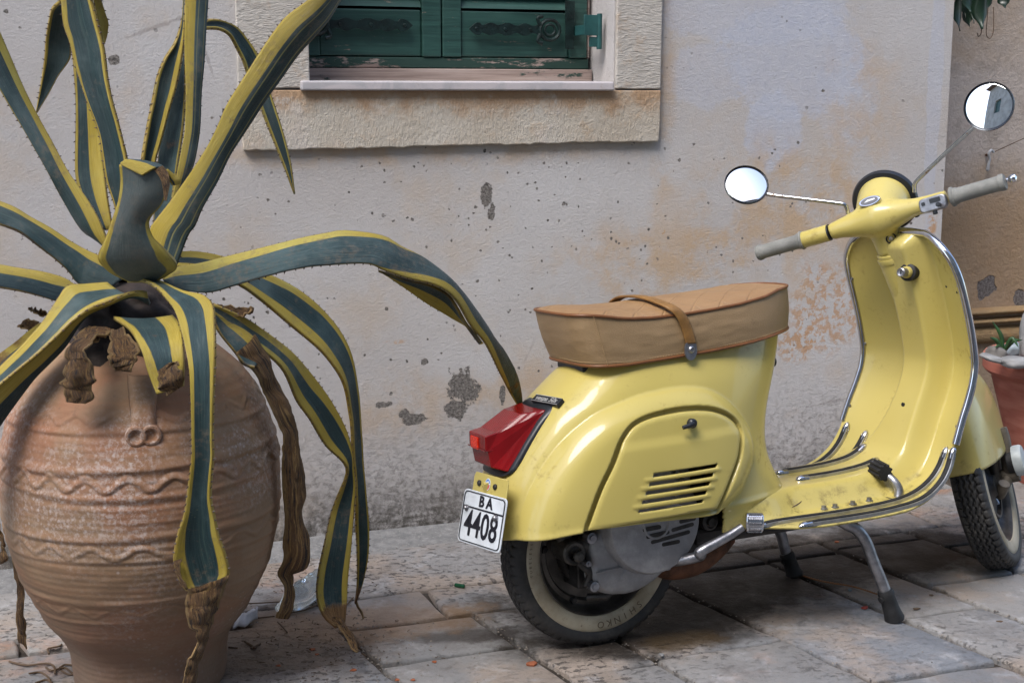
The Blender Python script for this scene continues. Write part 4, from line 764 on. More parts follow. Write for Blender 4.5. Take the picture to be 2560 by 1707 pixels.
leaf(S(A2, [(600, 845), (560, 855), (520, 870), (490, 900)]), S(A2, [(730, 850), (700, 880), (640, 900), (590, 920)]), [(0, -.16, -.18), (1, -.22, -.24)], 0, 0, -.15, teeth='', mat=M['dry'], name='dead_leaf', wavy=.006, n=24)
leaf(S(A2, [(1400, 770), (1408, 810), (1450, 885), (1530, 985), (1600, 1070), (1665, 1092)]), S(A2, [(1400, 755), (1500, 800), (1600, 850), (1670, 912), (1698, 990), (1702, 1050)]), [(0, -.10, -.08), (1, -.12, -.08)], .0, [.1, .3, .35, .36, .3], .08, dry=[.2, 0, 0, 0, 0, .2], teeth='')
leaf(S(A2, [(1525, 985), (1590, 1075), (1640, 1115), (1700, 1250), (1752, 1360), (1802, 1480), (1832, 1560)]) + S(A3, [(1820, 150), (1832, 300), (1840, 450), (1826, 600), (1810, 800), (1816, 950), (1800, 1080), (1776, 1156)]), S(A2, [(1660, 905), (1700, 960), (1752, 1032), (1812, 1150), (1872, 1300), (1922, 1440), (1945, 1560)]) + S(A3, [(1946, 150), (1960, 350), (1966, 550), (1982, 660), (1980, 775), (1922, 830), (1892, 900), (1870, 1000), (1865, 1100), (1850, 1156)]), [(0, -.115, -.075), (.4, -.06, -.02), (1, -.04, 0)], 0, 0, [-.15, -.25, -.3, -.32, -.3], teeth='', mat=M['dry'], name='dead_leaf', wavy=.009, n=90, label='long dead brown leaf hanging down the right side of the urn')
leaf(S(A3, [(62, 700), (82, 800), (98, 900), (112, 1010), (112, 1180), (126, 1290), (150, 1300)]), S(A3, [(112, 720), (132, 800), (145, 900), (160, 1050), (164, 1180), (164, 1280), (166, 1346)]), [(0, -.05, -.05), (1, -.05, -.05)], 0, 0, -.3, teeth='', mat=M['dry'], name='dead_leaf', wavy=.004, n=50)
leaf(S(A3, [(-60, 560), (0, 650), (0, 760), (-10, 800)]), S(A3, [(-40, 480), (10, 610), (48, 720), (50, 775)]), [(0, -.05, -.05), (1, -.05, -.05)], 0, 0, -.2, teeth='', mat=M['dry'], name='dead_leaf', wavy=.004, n=24)
leaf(S(A2, [(240, 900), (160, 985), (60, 1060), (-60, 1150)]), S(A2, [(270, 800), (190, 855), (90, 940), (-60, 1050)]), [(0, .0, .02), (1, .0, .02)], .1, .5, .1, dry=[.4, .5, .45, .4])
for a, b_, d in (([(300, 775), (240, 740), (182, 700)], [(300, 740), (250, 715), (188, 694)], .02), ([(260, 855), (180, 850), (115, 832)], [(255, 800), (200, 782), (150, 800)], .02), ([(1410, 690), (1500, 740), (1600, 766), (1658, 726)], [(1420, 686), (1480, 690), (1560, 702), (1655, 720)], .0)):
    leaf(S(A2, a), S(A2, b_), [(0, d, d), (1, d, d + .02)], 0, 0, .2, teeth='', mat=M['dry'], name='dead_leaf', wavy=.005, n=20)
# cut-off leaf stub standing in the middle, torn top curling over
leaf(S(A2, [(835, 512), (720, 455), (655, 385), (655, 340), (700, 250)]) + S(A1, [(750, 1420), (788, 1300), (800, 1180), (788, 1072)]), S(A2, [(1040, 508), (1110, 465), (1155, 420), (1085, 330), (1000, 240), (968, 150), (988, 90)]) + S(A1, [(1045, 1330), (1085, 1240), (1095, 1120)]), [(0, -.12, -.12), (.35, -.17, -.17), (1, -.21, -.20)], [.06, .12, .12, .08, .06], [.10, .17, .10, .04, .03], [-.02, -.06, -.12, -.16, -.18, -.08], teeth='', thick=.012, mat=M['cutleaf'])
leaf(S(A1, [(788, 1070), (800, 1085), (830, 1100)])[:2] + S(A1, [(850, 1110), (930, 1150)]), S(A1, [(860, 1062), (940, 1062), (1030, 1080), (1080, 1110)]), [(0, -.212, -.20), (1, -.22, -.19)], .5, .0, -.25, teeth='', n=24)
leaf(S(A1, [(1010, 1110), (1040, 1150), (1062, 1200), (1075, 1310)]), S(A1, [(1060, 1085), (1095, 1130), (1105, 1200), (1085, 1312)]), [(0, -.215, -.21), (1, -.225, -.225)], 0, 0, -.2, teeth='', mat=M['dry'], name='dead_tip', n=20)
leaf(S(A1, [(1080, 1110), (1110, 1170), (1130, 1205)]), S(A1, [(1095, 1105), (1150, 1150), (1178, 1165), (1178, 1195)]), [(0, -.20, -.20), (1, -.19, -.19)], .2, .6, -.2, teeth='', n=16)
# dark rotten stem with scales of old leaf bases
mb = MB(); zt = at(360, 698, UY)[2]; zb_ = ZTOP - .05
def stem():
    n, m_ = 30, 40; t = np.linspace(0, 1, n); th = np.linspace(0, 2 * np.pi, m_, endpoint=False); T_, H_ = np.meshgrid(t, th, indexing='ij')
    r = (.145 - .085 * T_) * (1 + .10 * np.sin(H_ * 7 + T_ * 9)) * np.sqrt(np.clip(1 - np.clip((T_ - .75) / .25, 0, 1) ** 2 * .8, .02, 1)) + .012 * vnoise(np.stack([np.cos(H_), np.sin(H_), T_ * 4], -1), 3, 5)
    return np.stack([np.cos(H_) * r, np.sin(H_) * r - .02, zb_ - AG0[2] + T_ * (zt - zb_)], -1)
mb.grid(stem(), False, True, flip=True).build('stem', M['stem'], agave, sharp=0)

# ================================================================== SCOOTER
scooter = empty('scooter', R0); scooter.matrix_world = Matrix(((SH[0], SL[0], SK[0], R0[0]), (SH[1], SL[1], SK[1], R0[1]), (SH[2], SL[2], SK[2], R0[2]), (0, 0, 0, 1)))
tag(scooter, 'pale yellow vintage motor scooter with tan seat standing on its centre stand', 'scooter')
K3, K4, K5, KA, KB = ((1280, 680), 2.8), ((1100, 960), 2.3057), ((1700, 1060), 2.6128), ((1760, 180), 2.94), ((1900, 560), 2.2394)
# --- rear body: stacked plan outlines, widest at the hem
_zr = np.array([.235, .295, .36, .42, .46, .50, .526, .551, .581, .603, .65, .70]); _xr = np.array([-.272, -.266, -.238, -.203, -.178, -.148, -.124, -.093, -.058, -.033, -.0, .02])
_zf = np.array([.235, .27, .292, .30, .322, .354, .387, .423, .461, .502, .542, .579, .604, .626, .66, .70]); _xf = np.array([.44, .45, .47, .475, .460, .443, .431, .428, .432, .442, .457, .473, .482, .482, .475, .47])
_zw = np.array([.235, .295, .40, .50, .55, .585, .61, .65, .70]); _ww = np.array([.168, .168, .163, .150, .138, .122, .110, .100, .095])
XM = .10
def _sm(a, b): q = catmull(np.c_[a, b, b * 0], 300); k = np.ones(25) / 25; return q[:, 0], np.convolve(np.pad(q[:, 1], 12, mode='edge'), k, 'valid')
_zr, _xr = _sm(_zr, _xr); _zf, _xf = _sm(_zf, _xf); _zw, _ww = _sm(_zw, _ww)
def x_r(z): return np.interp(z, _zr, _xr)
def x_f(z): return np.interp(z, _zf, _xf)
def w_b(z): return np.interp(z, _zw, _ww)
def front_w(x, z): return 1 - .38 * sst(.30, .50, x) * sst(.36, .30, z)
def hw0(x, z):
    x, z = np.asarray(x, float), np.asarray(z, float); s = np.where(x < XM, (XM - x) / (XM - x_r(z)), (x - XM) / (x_f(z) - XM)); s = np.clip(s, 0, .9999); n = np.where(x < XM, 2.7, 2.3)
    return w_b(z) * (1 - s ** n) ** (1 / n)
BUL = None
def bulge(x, z):
    if BUL is None: return np.zeros(np.broadcast(x, z).shape)
    d = sdist(x, z, BUL); t = np.clip(d / .055, 0, 1); return .031 * (1 - (1 - t) ** 2.6)
def side_y(x, z): return hw0(x, z) + bulge(x, z)
def bps(px, py, y0=.16, it=6):          # pixel -> (x, z) on the right flank
    y = y0
    for _ in range(it):
        x, z = bp(px, py, -y); y = float(side_y(np.array(x), np.array(z))) * .7 + y * .3
    return x, z
bul_px = cr(*K4, [(430, 885), (455, 760), (500, 640), (560, 520), (640, 400), (740, 290), (850, 200)]) + cr(*K3, [(640, 960), (830, 880), (1000, 835), (1200, 810), (1350, 820), (1450, 860), (1540, 930), (1620, 1030), (1670, 1120), (1688, 1220), (1680, 1330), (1640, 1440)]) + cr(*K5, [(400, 430), (330, 510), (260, 570)])
_b = [bps(px, py, .15) for px, py in bul_px]; _b = catmull(np.c_[np.array(_b), np.zeros(len(_b))], 90)[:, :2]
BUL = [tuple(p) for p in _b] + [(_b[-1][0] - .01, .2), (_b[0][0], .2)]
door_px = cr(*K4, [(845, 852), (930, 620), (1000, 470), (1050, 340), (1100, 262)]) + cr(*K3, [(900, 1050), (1000, 1010), (1150, 975), (1270, 962), (1400, 968), (1500, 1000), (1570, 1050), (1605, 1120), (1605, 1200), (1590, 1300), (1540, 1440), (1490, 1560)]) + cr(*K5, [(245, 562)])
_d = np.array([bps(px, py, .18) for px, py in door_px]); DOOR = [tuple(p) for p in catmull(np.c_[_d, np.zeros(len(_d))], 110)[:, :2]]
def shell_pt(x, z, off=0.0): return np.array([x, -(float(side_y(np.array(x), np.array(z))) + off), z])
def build_body():
    nz, nt = 130, 520; zs = np.linspace(.242, .648, nz); T = np.linspace(-np.pi / 2, 3 * np.pi / 2, nt, endpoint=False)
    Z, TH = np.meshgrid(zs, T, indexing='ij')
    c, s = np.cos(TH), np.sin(TH)            # c<0 towards the tail; s<0 is the right flank
    back = c < 0; n = np.where(back, 2.7, 2.3)
    X = np.where(back, XM - (XM - x_r(Z)) * np.abs(c) ** (2 / n), XM + (x_f(Z) - XM) * np.abs(c) ** (2 / n)); Y = w_b(Z) * np.sign(s) * np.abs(s) ** (2 / n)
    bl = bulge(X, Z) * sst(.02, .07, np.abs(Y)); dd = sdist(X, Z, DOOR); bl = bl - .014 * np.where(dd > 0, 1.0, np.exp(-(dd / .0055) ** 4)) * (s < 0)
    lipk = np.exp(-((Z - .297) / .006) ** 2) * .003
    Y = Y + np.sign(s) * (bl + lipk)
    Zs = Z + sst(.52, .648, Z) * .045 * np.clip((X + .02) / .5, 0, 1) - .012 * sst(.60, .648, Z) - .021 * sst(-.08, -.27, X) * np.clip((.37 - Z) / .077, 0, 1)
    P = np.stack([X, Y, Zs], -1); mb = MB(); q = gridf(nz, nt, False, True); xc = X.ravel(); zc_ = Z.ravel(); dc = dd.ravel(); sc_ = s.ravel()
    F = [f for f in q if not (zc_[f[0]] < .293 and xc[f[0]] < .235) and not (dc[f].min() > .012 and sc_[f[0]] < 0 and sc_[f[2]] < 0)]
    V = P.reshape(-1, 3); used = sorted({i for f in F for i in f}); mp = {i: k for k, i in enumerate(used)}
    mb.add(V[used], [[mp[i] for i in f] for f in F])
    o = mb.build('body', M['paint'], scooter, sharp=0); so = o.modifiers.new('sheet', 'SOLIDIFY'); so.thickness = .004; so.offset = -1
    return o
body = build_body()
# --- engine door with louvre slots
slots_px = [[(1230, 513), (1600, 456), (1592, 477), (1222, 536)], [(1208, 565), (1582, 506), (1570, 530), (1200, 587)], [(1188, 615), (1562, 557), (1550, 580), (1180, 638)], [(1167, 668), (1543, 608), (1530, 632), (1160, 690)], [(1145, 722), (1522, 660), (1512, 682), (1138, 742)]]
SLOT = [[bps(*p, .18) for p in cr(*K4, s)] for s in slots_px]
def build_door():
    dn = np.array(DOOR); c = dn.mean(0); inn = np.array([p + (c - p) / np.linalg.norm(c - p) * .0035 for p in dn]); inn2 = np.array([p + (c - p) / np.linalg.norm(c - p) * .006 for p in dn])
    vs = [Vector(p) for p in inn] + [Vector(p) for p in inn2]; n = len(inn); ed = [(i, (i + 1) % n) for i in range(n)] + [(n + i, n + (i + 1) % n) for i in range(n)]
    for s in SLOT:
        pts = []
        for i in range(4):
            a, b = np.array(s[i]), np.array(s[(i + 1) % 4]); k = max(1, int(np.linalg.norm(b - a) / .006)); pts += [a + (b - a) * j / k for j in range(k)]
        b0 = len(vs); vs += [Vector(p) for p in pts]; ed += [(b0 + i, b0 + (i + 1) % len(pts)) for i in range(len(pts))]
    gxs = np.arange(inn[:, 0].min(), inn[:, 0].max(), .005); gzs = np.arange(inn[:, 1].min(), inn[:, 1].max(), .004); GX_, GZ_ = np.meshgrid(gxs, gzs); gp = np.c_[GX_.ravel(), GZ_.ravel()]
    k = sdist(gp[:, 0], gp[:, 1], inn2.tolist()) > .003
    for s in SLOT: k &= sdist(gp[:, 0], gp[:, 1], s) < -.0018
    vs += [Vector(p) for p in gp[k]]
    co, _, fa, *_ = delaunay_2d_cdt(vs, ed, [], 0, 1e-6)
    P = np.array([tuple(v) for v in co]); ce = np.array([P[list(f)].mean(0) for f in fa]); ok = inpoly(ce[:, 0], ce[:, 1], inn.tolist())
    for s in SLOT: ok &= ~inpoly(ce[:, 0], ce[:, 1], s)
    F = [list(f) for f, o_ in zip(fa, ok) if o_]
    de = sdist(P[:, 0], P[:, 1], inn.tolist()); y = side_y(P[:, 0], P[:, 1]) + .004 * np.clip(de / .006, 0, 1) ** .5 - .002
    # raised beads between the slots, a faint horizontal crease above them
    S0 = np.array(SLOT); mid = [(np.r_[(S0[i][3] + S0[i + 1][0]) / 2], np.r_[(S0[i][2] + S0[i + 1][1]) / 2]) for i in range(4)] + [((S0[4][3] - (0, .004)), (S0[4][2] - (0, .004)))][:0]
    for a, b in mid:
        e = (b - a) / np.linalg.norm(b - a); a2, b2 = a - e * .012, b + e * .010; L = np.linalg.norm(b2 - a2); t = np.clip(((P - a2) @ e), 0, L); d = np.linalg.norm(P - (a2 + t[:, None] * e), axis=1); y = y + .0030 * np.exp(-(d / .0028) ** 2)
    cr_ = [bps(*p, .18) for p in cr(*K4, [(1080, 385), (1610, 300)])]; a, b = map(np.array, cr_); e = (b - a) / np.linalg.norm(b - a); nn = np.array([-e[1], e[0]]); d = (P - a) @ nn; y = y - .004 * sst(-.004, .02, d)
    o = mesh('engine_door', np.c_[P[:, 0], -y, P[:, 1]], F, M['paint'], scooter); b = bmesh.new(); b.from_mesh(o.data); bmesh.ops.delete(b, geom=[v for v in b.verts if not v.link_faces], context='VERTS'); bmesh.ops.recalc_face_normals(b, faces=b.faces)
    if sum((f.normal.y for f in b.faces)) > 0: bmesh.ops.reverse_faces(b, faces=b.faces)
    b.to_mesh(o.data); b.free(); o.data.polygons.foreach_set('use_smooth', [True] * len(o.data.polygons))
    so = o.modifiers.new('sheet', 'SOLIDIFY'); so.thickness = .006; so.offset = -1
    x, z = bps(*cr(*K4, [(1440, 222)])[0], .19); x2, z2 = bps(*cr(*K4, [(1380, 246)])[0], .19); p = shell_pt(x, z, .004); q = shell_pt(x2, z2, .010)
    m_ = MB().lathe([(.010, 0), (.010, .009), (.007, .012), (0, .012)], p, (1, 0, 0), (0, 0, 1), (0, -1, 0), 20); m_.tube([p + (0, -.009, 0), (p + q) / 2 + (0, -.009, 0), q + (0, -.003, 0)], [.0065, .005, .004], 10); m_.build('latch', M['blackpl'], o)
build_door()
# hem trim of the tail, dark inside
# --- seat
def seat_outline(k=0.0, n=160):
    # plan of the seat: square tail, tapering rounded nose
    pts = []
    xt, xn, w = -.044 + k, .497 + k * 0, .119
    body_ = [(.22, -w), (.32, -w * .97), (.40, -w * .86), (.455, -w * .66), (.487, -w * .38), (xn, 0)]
    right = [(xt, 0), (xt, -w * .40), (xt + .005, -w * .68), (xt + .02, -w * .88), (xt + .045, -w * .98), (xt + .075, -w * 1.01), (.08, -w * 1.015)] + body_
    r = catmull(np.c_[np.array(right), np.zeros(len(right))], n)[:, :2]; l = r[::-1][1:-1] * [1, -1]; return np.r_[r, l]
_sx = np.array([-.08, -.055, -.035, -.01, .02, .05, .103, .172, .242, .314, .387, .429, .48]); _sz = np.array([.718, .718, .7165, .713, .708, .705, .7035, .706, .711, .718, .729, .740, .744])
_bx = np.array([-.10, -.04, .04, .14, .244, .352, .44, .5]); _bz = np.array([.613, .611, .611, .617, .624, .634, .646, .652])
_cx = np.array([-.08, -.05, -.01, .04, .10, .156, .22, .32, .40, .475]); _cz = np.array([.732, .735, .731, .725, .727, .734, .737, .740, .743, .745])
def build_seat():
    o0, o1 = seat_outline(0), seat_outline(-.034); rows = []
    lo = np.c_[o0, np.interp(o0[:, 0], _bx, _bz)]; hi = np.c_[o1, np.interp(o1[:, 0], _sx, _sz)]; n = len(lo)
    lo2 = lo.copy(); lo2[:, :2] = (lo2[:, :2] - [.2, 0]) * .99 + [.2, 0]
    for t in np.linspace(0, 1, 14):
        r = lo + (hi - lo) * t; bul = .004 * math.sin(math.pi * t); c = np.array([.2, 0]); d = r[:, :2] - [.2, 0]; r[:, :2] += d / np.linalg.norm(d, axis=1)[:, None] * bul; r[:, :2] += .0012 * vnoise(np.c_[r[:, 0], r[:, 1], np.full(n, t)], 30, 2)[:, None]; rows.append(r)
    m_ = MB().grid(np.array(rows), False, True); m_.F.append(list(range(n))[::-1]); seat = m_.build('seat', M['vinyl'], scooter, sharp=50)
    rows = []
    for t in np.linspace(0, 1, 22):
        k = 1 - t; r = hi.copy(); r[:, 1] *= k; xr_ = .19; r[:, 0] = xr_ + (hi[:, 0] - xr_) * (k * .7 + .3 * (1 - t * t)) if False else xr_ + (hi[:, 0] - xr_) * k
        crown = np.maximum(np.interp(r[:, 0], _cx, _cz), np.interp(r[:, 0], _sx, _sz)); base = hi[:, 2]; r[:, 2] = base + (crown - base) * (1 - (1 - t) ** 2.2) ** .8 + .002 * math.sin(math.pi * min(1, t * 4)); rows.append(r)
    MB().grid(np.array(rows), False, True).build('seat_top', M['tan'], seat, sharp=0)
    P_ = np.r_[hi, hi[:1]]; MB().tube(P_, .0034, 8, False).build('piping', M['piping'], seat); Q_ = np.r_[lo, lo[:1]]; Q_ = Q_ + [0, 0, .001]; MB().tube(Q_, .0036, 8, False).build('piping', M['piping'], seat)
    st = MB()
    for i in range(0, n):                                      # stitch row above the lower piping, and the upright seam
        if o0[i, 1] < .02:
            a, b = lo[i], lo[(i + 1) % n]; d = a[:2] - [.2, 0]; d = np.r_[d / np.linalg.norm(d), 0]; s0 = a + (hi[i] - a) * .075 + d * .0012; s1 = b + (hi[(i + 1) % n] - b) * .075 + d * .0012; st.tube([s0 + (s1 - s0) * .15, s0 + (s1 - s0) * .75], .0008, 5)
    i0 = int(np.argmin(np.hypot(o0[:, 0] + .008, o0[:, 1] + .119)))
    for k in np.linspace(.03, .96, 26):
        a = lo[i0] + (hi[i0] - lo[i0]) * k + np.array([0, -.0045, 0]); b = lo[i0] + (hi[i0] - lo[i0]) * (k + .022) + np.array([0, -.0045, 0]); st.tube([a, b], .0009, 5)
    st.build('stitching', M['thread'], seat)
    # passenger strap over the seat
    cen = [bp(*p, -.122) for p in cr(*K3, [(1245, 500), (1215, 400), (1175, 310), (1140, 268)])]
    path = [(cen[0][0], -.126, cen[0][1]), (cen[1][0], -.127, cen[1][1]), (cen[2][0], -.127, cen[2][1]), (cen[3][0] - .004, -.120, cen[3][1] + .004), (cen[3][0] - .012, -.085, .730), (cen[3][0] - .016, -.03, .7375), (cen[3][0] - .018, .03, .7375), (cen[3][0] - .016, .085, .730), (cen[3][0] - .01, .121, .710), (cen[1][0], .127, .66)]
    q = catmull(path, 80); w = .0125; T = np.gradient(q, axis=0); ax = np.array([1., 0, 0]) ; rows = [q - ax * w, q - ax * w * .7, q + ax * w * .7, q + ax * w]
    rows = np.stack(rows, 1); nr = np.cross(T, ax); nr /= np.linalg.norm(nr, axis=1)[:, None]; nr *= np.sign((nr @ np.array([0, 0, 1.])) + (q[:, 1] * nr[:, 1]) * 20)[:, None]
    rows[:, 1] += nr * .0012; rows[:, 2] += nr * .0012; so_ = MB().grid(rows).build('strap', M['strap'], seat, sharp=0); so = so_.modifiers.new('thick', 'SOLIDIFY'); so.thickness = .004; so.offset = 0
    c = np.array([*bp(*cr(*K3, [(1250, 545)])[0], -.127)]); pl = [(.0145 * math.cos(a), .0215 * (abs(math.sin(a)) ** .8) * math.copysign(1, math.sin(a))) for a in np.linspace(0, 2 * np.pi, 24, endpoint=False)]
    m_ = MB().prism(pl, (c[0], -.1255, c[1]), (1, 0, 0), (0, 0, 1), (0, -1, 0), .0035); m_.lathe([(.0075, 0), (.0075, .003), (.005, .0055), (.005, .004), (0, .004)], (c[0], -.129, c[1] + .001), (1, 0, 0), (0, 0, 1), (0, -1, 0), 20)
    m_.build('buckle', M['steel'], seat, sharp=30)
    each('seat_hinge', [MB().box((-.035, -.06, .595), (.0, .06, .612)), MB().box((.41, -.03, .628), (.45, .03, .645))], M['blackpl'], seat, smooth=False, bevel=.003)
build_seat()
m_ = MB(); a = np.array([.455, -.02, .575]); m_.lathe([(.012, -.01), (.014, 0), (.012, .012), (.006, .016), (0, .017)], a, (0, 1, 0), (0, 0, 1), (1, 0, -.1), 20); m_.build('seat_lock', M['blackpl'], scooter)
# --- tail badge
def text(name, s, O, X, Y, size, m, parent, ext=.0006, sx=1.0, bold=0.0, shear=0.0):
    c = bpy.data.curves.new(name, 'FONT'); c.body = s; c.size = size; c.extrude = ext; c.align_x = 'CENTER'; c.align_y = 'CENTER'; c.offset = bold; c.shear = shear; c.resolution_u = 3
    o = bpy.data.objects.new(name, c); link(o, parent); c.materials.append(m); X, Y = np.array(X, float), np.array(Y, float); X /= np.linalg.norm(X); Y = Y - X * (X @ Y); Y /= np.linalg.norm(Y); Z = np.cross(X, Y)
    o.matrix_local = Matrix(((X[0] * sx, Y[0], Z[0], O[0]), (X[1] * sx, Y[1], Z[1], O[1]), (X[2] * sx, Y[2], Z[2], O[2]), (0, 0, 0, 1))); return o
def tail_surface(px, py):               # first hit of a pixel ray with the rear body
    lo_ = None
    for y in np.linspace(-.17, .12, 240):
        x, z = bp(px, py, y)
        if x_r(z) < x < x_f(z) and abs(y) < float(side_y(np.array(x), np.array(z))) + 1e-4: return np.array([x, y, z])
    x, z = bp(px, py, 0.0); return np.array([x, 0, z])
def badge():
    h_ = [tail_surface(*p) for p in cr(*K3, [(252, 906), (205, 892), (330, 914), (258, 880), (248, 932)])]
    O = h_[0]; X = h_[2] - h_[1]; X /= np.linalg.norm(X); Yv = h_[3] - h_[4]; Yv -= X * (X @ Yv); Yv /= np.linalg.norm(Yv); Z = np.cross(X, Yv); O = O + Z * .0045
    w, h = .045, .0098
    o = MB().prism([(-w, -h), (w, -h), (w, h), (-w, h)], O - Z * .008, X, Yv, Z, .010).build('badge', M['badgeblack'], scooter, smooth=False, bevel=.001)
    m_ = MB()
    for s in (1, -1): m_.prism([(-w * .98, -.0006), (w * .98, -.0006), (w * .98, .0006), (-w * .98, .0006)], O + Z * .002 + Yv * h * .86 * s, X, Yv, Z, .0007)
    m_.build('badge_border', M['silver'], o, smooth=False); text('lettering', 'vespa 50s', O + Z * .0026, X, Yv, .0165, M['silver'], o, .0004, 1.12, .0003, .2)
badge()
# --- tail light
def tail_x(y, z): w = float(w_b(z)); return XM - (XM - float(x_r(z))) * (1 - min(abs(y) / w, .98) ** 2.7) ** (1 / 2.7)
def taillight():
    z0, z1 = .538, .398
    def ring(k, d, n=44):
        out = []
        for a in np.linspace(0, 2 * np.pi, n, endpoint=False):
            ca, sa = math.cos(a), math.sin(a); y = .072 * k * math.copysign(abs(ca) ** .35, ca); z = (z0 + z1) / 2 + (z0 - z1) / 2 * k * math.copysign(abs(sa) ** .35, sa); out.append((tail_x(y, z) - d, y, z - d * .5))
        return out
    m_ = MB().grid([ring(1.0, -.012), ring(1.0, .006), ring(.95, .012), ring(.86, .012)], False, True); m_.F.append([3 * 44 + i for i in range(44)]); tl = m_.build('tail_light', M['blackpl'], scooter, sharp=40)
    yw = .046; V = []
    for sg in (-1, 1):
        yb = .061 * sg; y = yw * sg
        V += [(tail_x(yb, .529) - .010, yb, .526), (-.172, y * .88, .520), (-.226, y * .92, .487), (-.252, y * .94, .481), (-.252, y * .95, .452), (-.247, y * .95, .450), (-.241, y * .95, .416), (tail_x(yb, .408) - .010, yb, .407)]
    n = 8; F = [[i, i + 1, n + i + 1, n + i] for i in range(n - 1)] + [list(range(n))[::-1], [n + i for i in range(n)]]
    F.append([n - 1, 0, n, 2 * n - 1])
    MB().add(V, F).build('lens', M['lens'], tl, smooth=False, bevel=.004, seg=3)
    MB().box((-.2545, -.006, .449), (-.250, .030, .474)).build('reflector', M['reflector'], tl, smooth=False, bevel=.001)
    m_ = MB(); m_.tube([(-.2535, -.0445, .452), (-.2535, .0445, .452)], .0012, 6); m_.tube([(-.229, -.0440, .452), (-.2535, -.0445, .452)], .0010, 6); m_.build('lens_seam', M['lens'], tl)
taillight()
# --- plate and bracket
def plate():
    c = cr(*K4, [(150, 602), (412, 664), (325, 975), (96, 893)]); TL, TR = bpt(*c[0], (-.272, 0, 0), np.array([1., 0, 0])), bpt(*c[1], (-.242, 0, 0), np.array([1., 0, 0])); BL, BR = bpt(*c[3], (-.300, 0, 0), np.array([1., 0, 0])), bpt(*c[2], (-.268, 0, 0), np.array([1., 0, 0]))
    O = (TL + TR + BL + BR) / 4; X = (TR - TL + BR - BL); w = np.linalg.norm(X) / 4; X /= np.linalg.norm(X); Yv = TL - BL + TR - BR; Yv -= X * (X @ Yv); h = np.linalg.norm(Yv) / 4; Yv /= np.linalg.norm(Yv); Z = np.cross(X, Yv)
    def rr(a, b, r, n=5):
        p = []
        for sx, sy, t0 in ((1, 1, 0), (-1, 1, 90), (-1, -1, 180), (1, -1, 270)):
            for k in range(n + 1): t = R(t0 + 90 * k / n); p.append((sx * (a - r) + r * math.cos(t), sy * (b - r) + r * math.sin(t)))
        return p
    o = MB().prism(rr(w, h, .010), O - Z * .0015, X, Yv, Z, .0025).build('licence_plate', M['platewhite'], scooter, smooth=False, bevel=.0008)
    m_ = MB(); po, pi_ = rr(w * .955, h * .945, .010), rr(w * .91, h * .905, .008); n = len(po); Oz = O + Z * .0012
    A_ = [Oz + X * a + Yv * b for a, b in po] + [Oz + X * a + Yv * b for a, b in pi_]; A2_ = [p + Z * .0008 for p in A_]
    m_.add(A2_, [[i, (i + 1) % n, n + (i + 1) % n, n + i] for i in range(n)])
    m_.prism([(-w * .93, -.0016), (w * .93, -.0016), (w * .93, .0016), (-w * .93, .0016)], O + Yv * h * .36 + Z * .0012, X, Yv, Z, .0009); m_.build('border', M['ink'], o, smooth=False, fixn=False)
    text('lettering', 'B A', O + Yv * h * .645 + X * w * .08 + Z * .0018, X, Yv, h * .56, M['ink'], o, .0005, 1.0, .0010); text('lettering', '4408', O - Yv * h * .27 - X * w * .0 + Z * .0018, X, Yv, h * 1.36, M['ink'], o, .0005, (w * 1.70) / (h * 1.36 * 2.20), .0009)
    pb_ = []
    for a, b in ((-.76, .30), (.62, .22)): pb_.append(MB().lathe([(.0075, 0), (.0075, .002), (.0045, .0025), (.0045, .006), (.003, .0075), (0, .0075)], O + X * w * a + Yv * h * b + Z * .0012, X, Yv, Z, 6 if a < 0 else 12))
    each('plate_bolt', pb_, M['steel'], o, sharp=30)
    # yellow bracket above and behind the plate
    T0 = O + Yv * h; b_ = MB(); top = h * 1.0
    b_.prism([(-w * .72, -h * 1.95), (w * .86, -h * 1.95), (w * .86, .028), (w * .80, .036), (-w * .66, .038), (-w * .72, .030)], T0 - Z * .006, X, Yv, Z, .003)
    br = b_.build('plate_bracket', M['paint'], scooter, smooth=False, bevel=.001)
    pb_ = []
    for a in (-.42, .32): pb_.append(MB().lathe([(.006, 0), (.006, .003), (.0035, .0045), (0, .0045)], T0 + X * w * a + Yv * .017 - Z * .003, X, Yv, Z, 8))
    each('bracket_bolt', pb_, M['greased'], br, sharp=30)
    e = [(.0088 * math.cos(a), .0125 * math.sin(a)) for a in np.linspace(0, 2 * np.pi, 22, endpoint=False)]; C_ = T0 + X * w * -.04 + Yv * .018 - Z * .0028
    st = MB().prism(e, C_, X, Yv, Z, .0008).build('sticker', M['platewhite'], br, smooth=False); e2 = [(a * .86, b * .86) for a, b in e if b > .0]; e3 = [(a * .86, b * .86) for a, b in e if b < .001]
    MB().prism(e2, C_ + Z * .0009, X, Yv, Z, .0003).build('sticker_print', M['stickerblue'], br, smooth=False); MB().prism(e3, C_ + Z * .0009, X, Yv, Z, .0003).build('sticker_print', M['stickerred'], br, smooth=False)
    MB().prism([(-.006, -.003), (-.002, .004), (0, .001), (.003, .005), (.006, -.003)], C_ + Z * .0013 + Yv * .003, X, Yv, Z, .0002).build('sticker_print', M['platewhite'], br, smooth=False)
    # box bracket joining it to the tail
    q = MB(); q.tube([T0 - Z * .004 + Yv * .01, (-.235, 0, .385)], .012, 8); q.tube([O - Z * .02, (-.24, 0, .33)], .010, 8); q.build('bracket_arm', M['paint'], br)
plate()
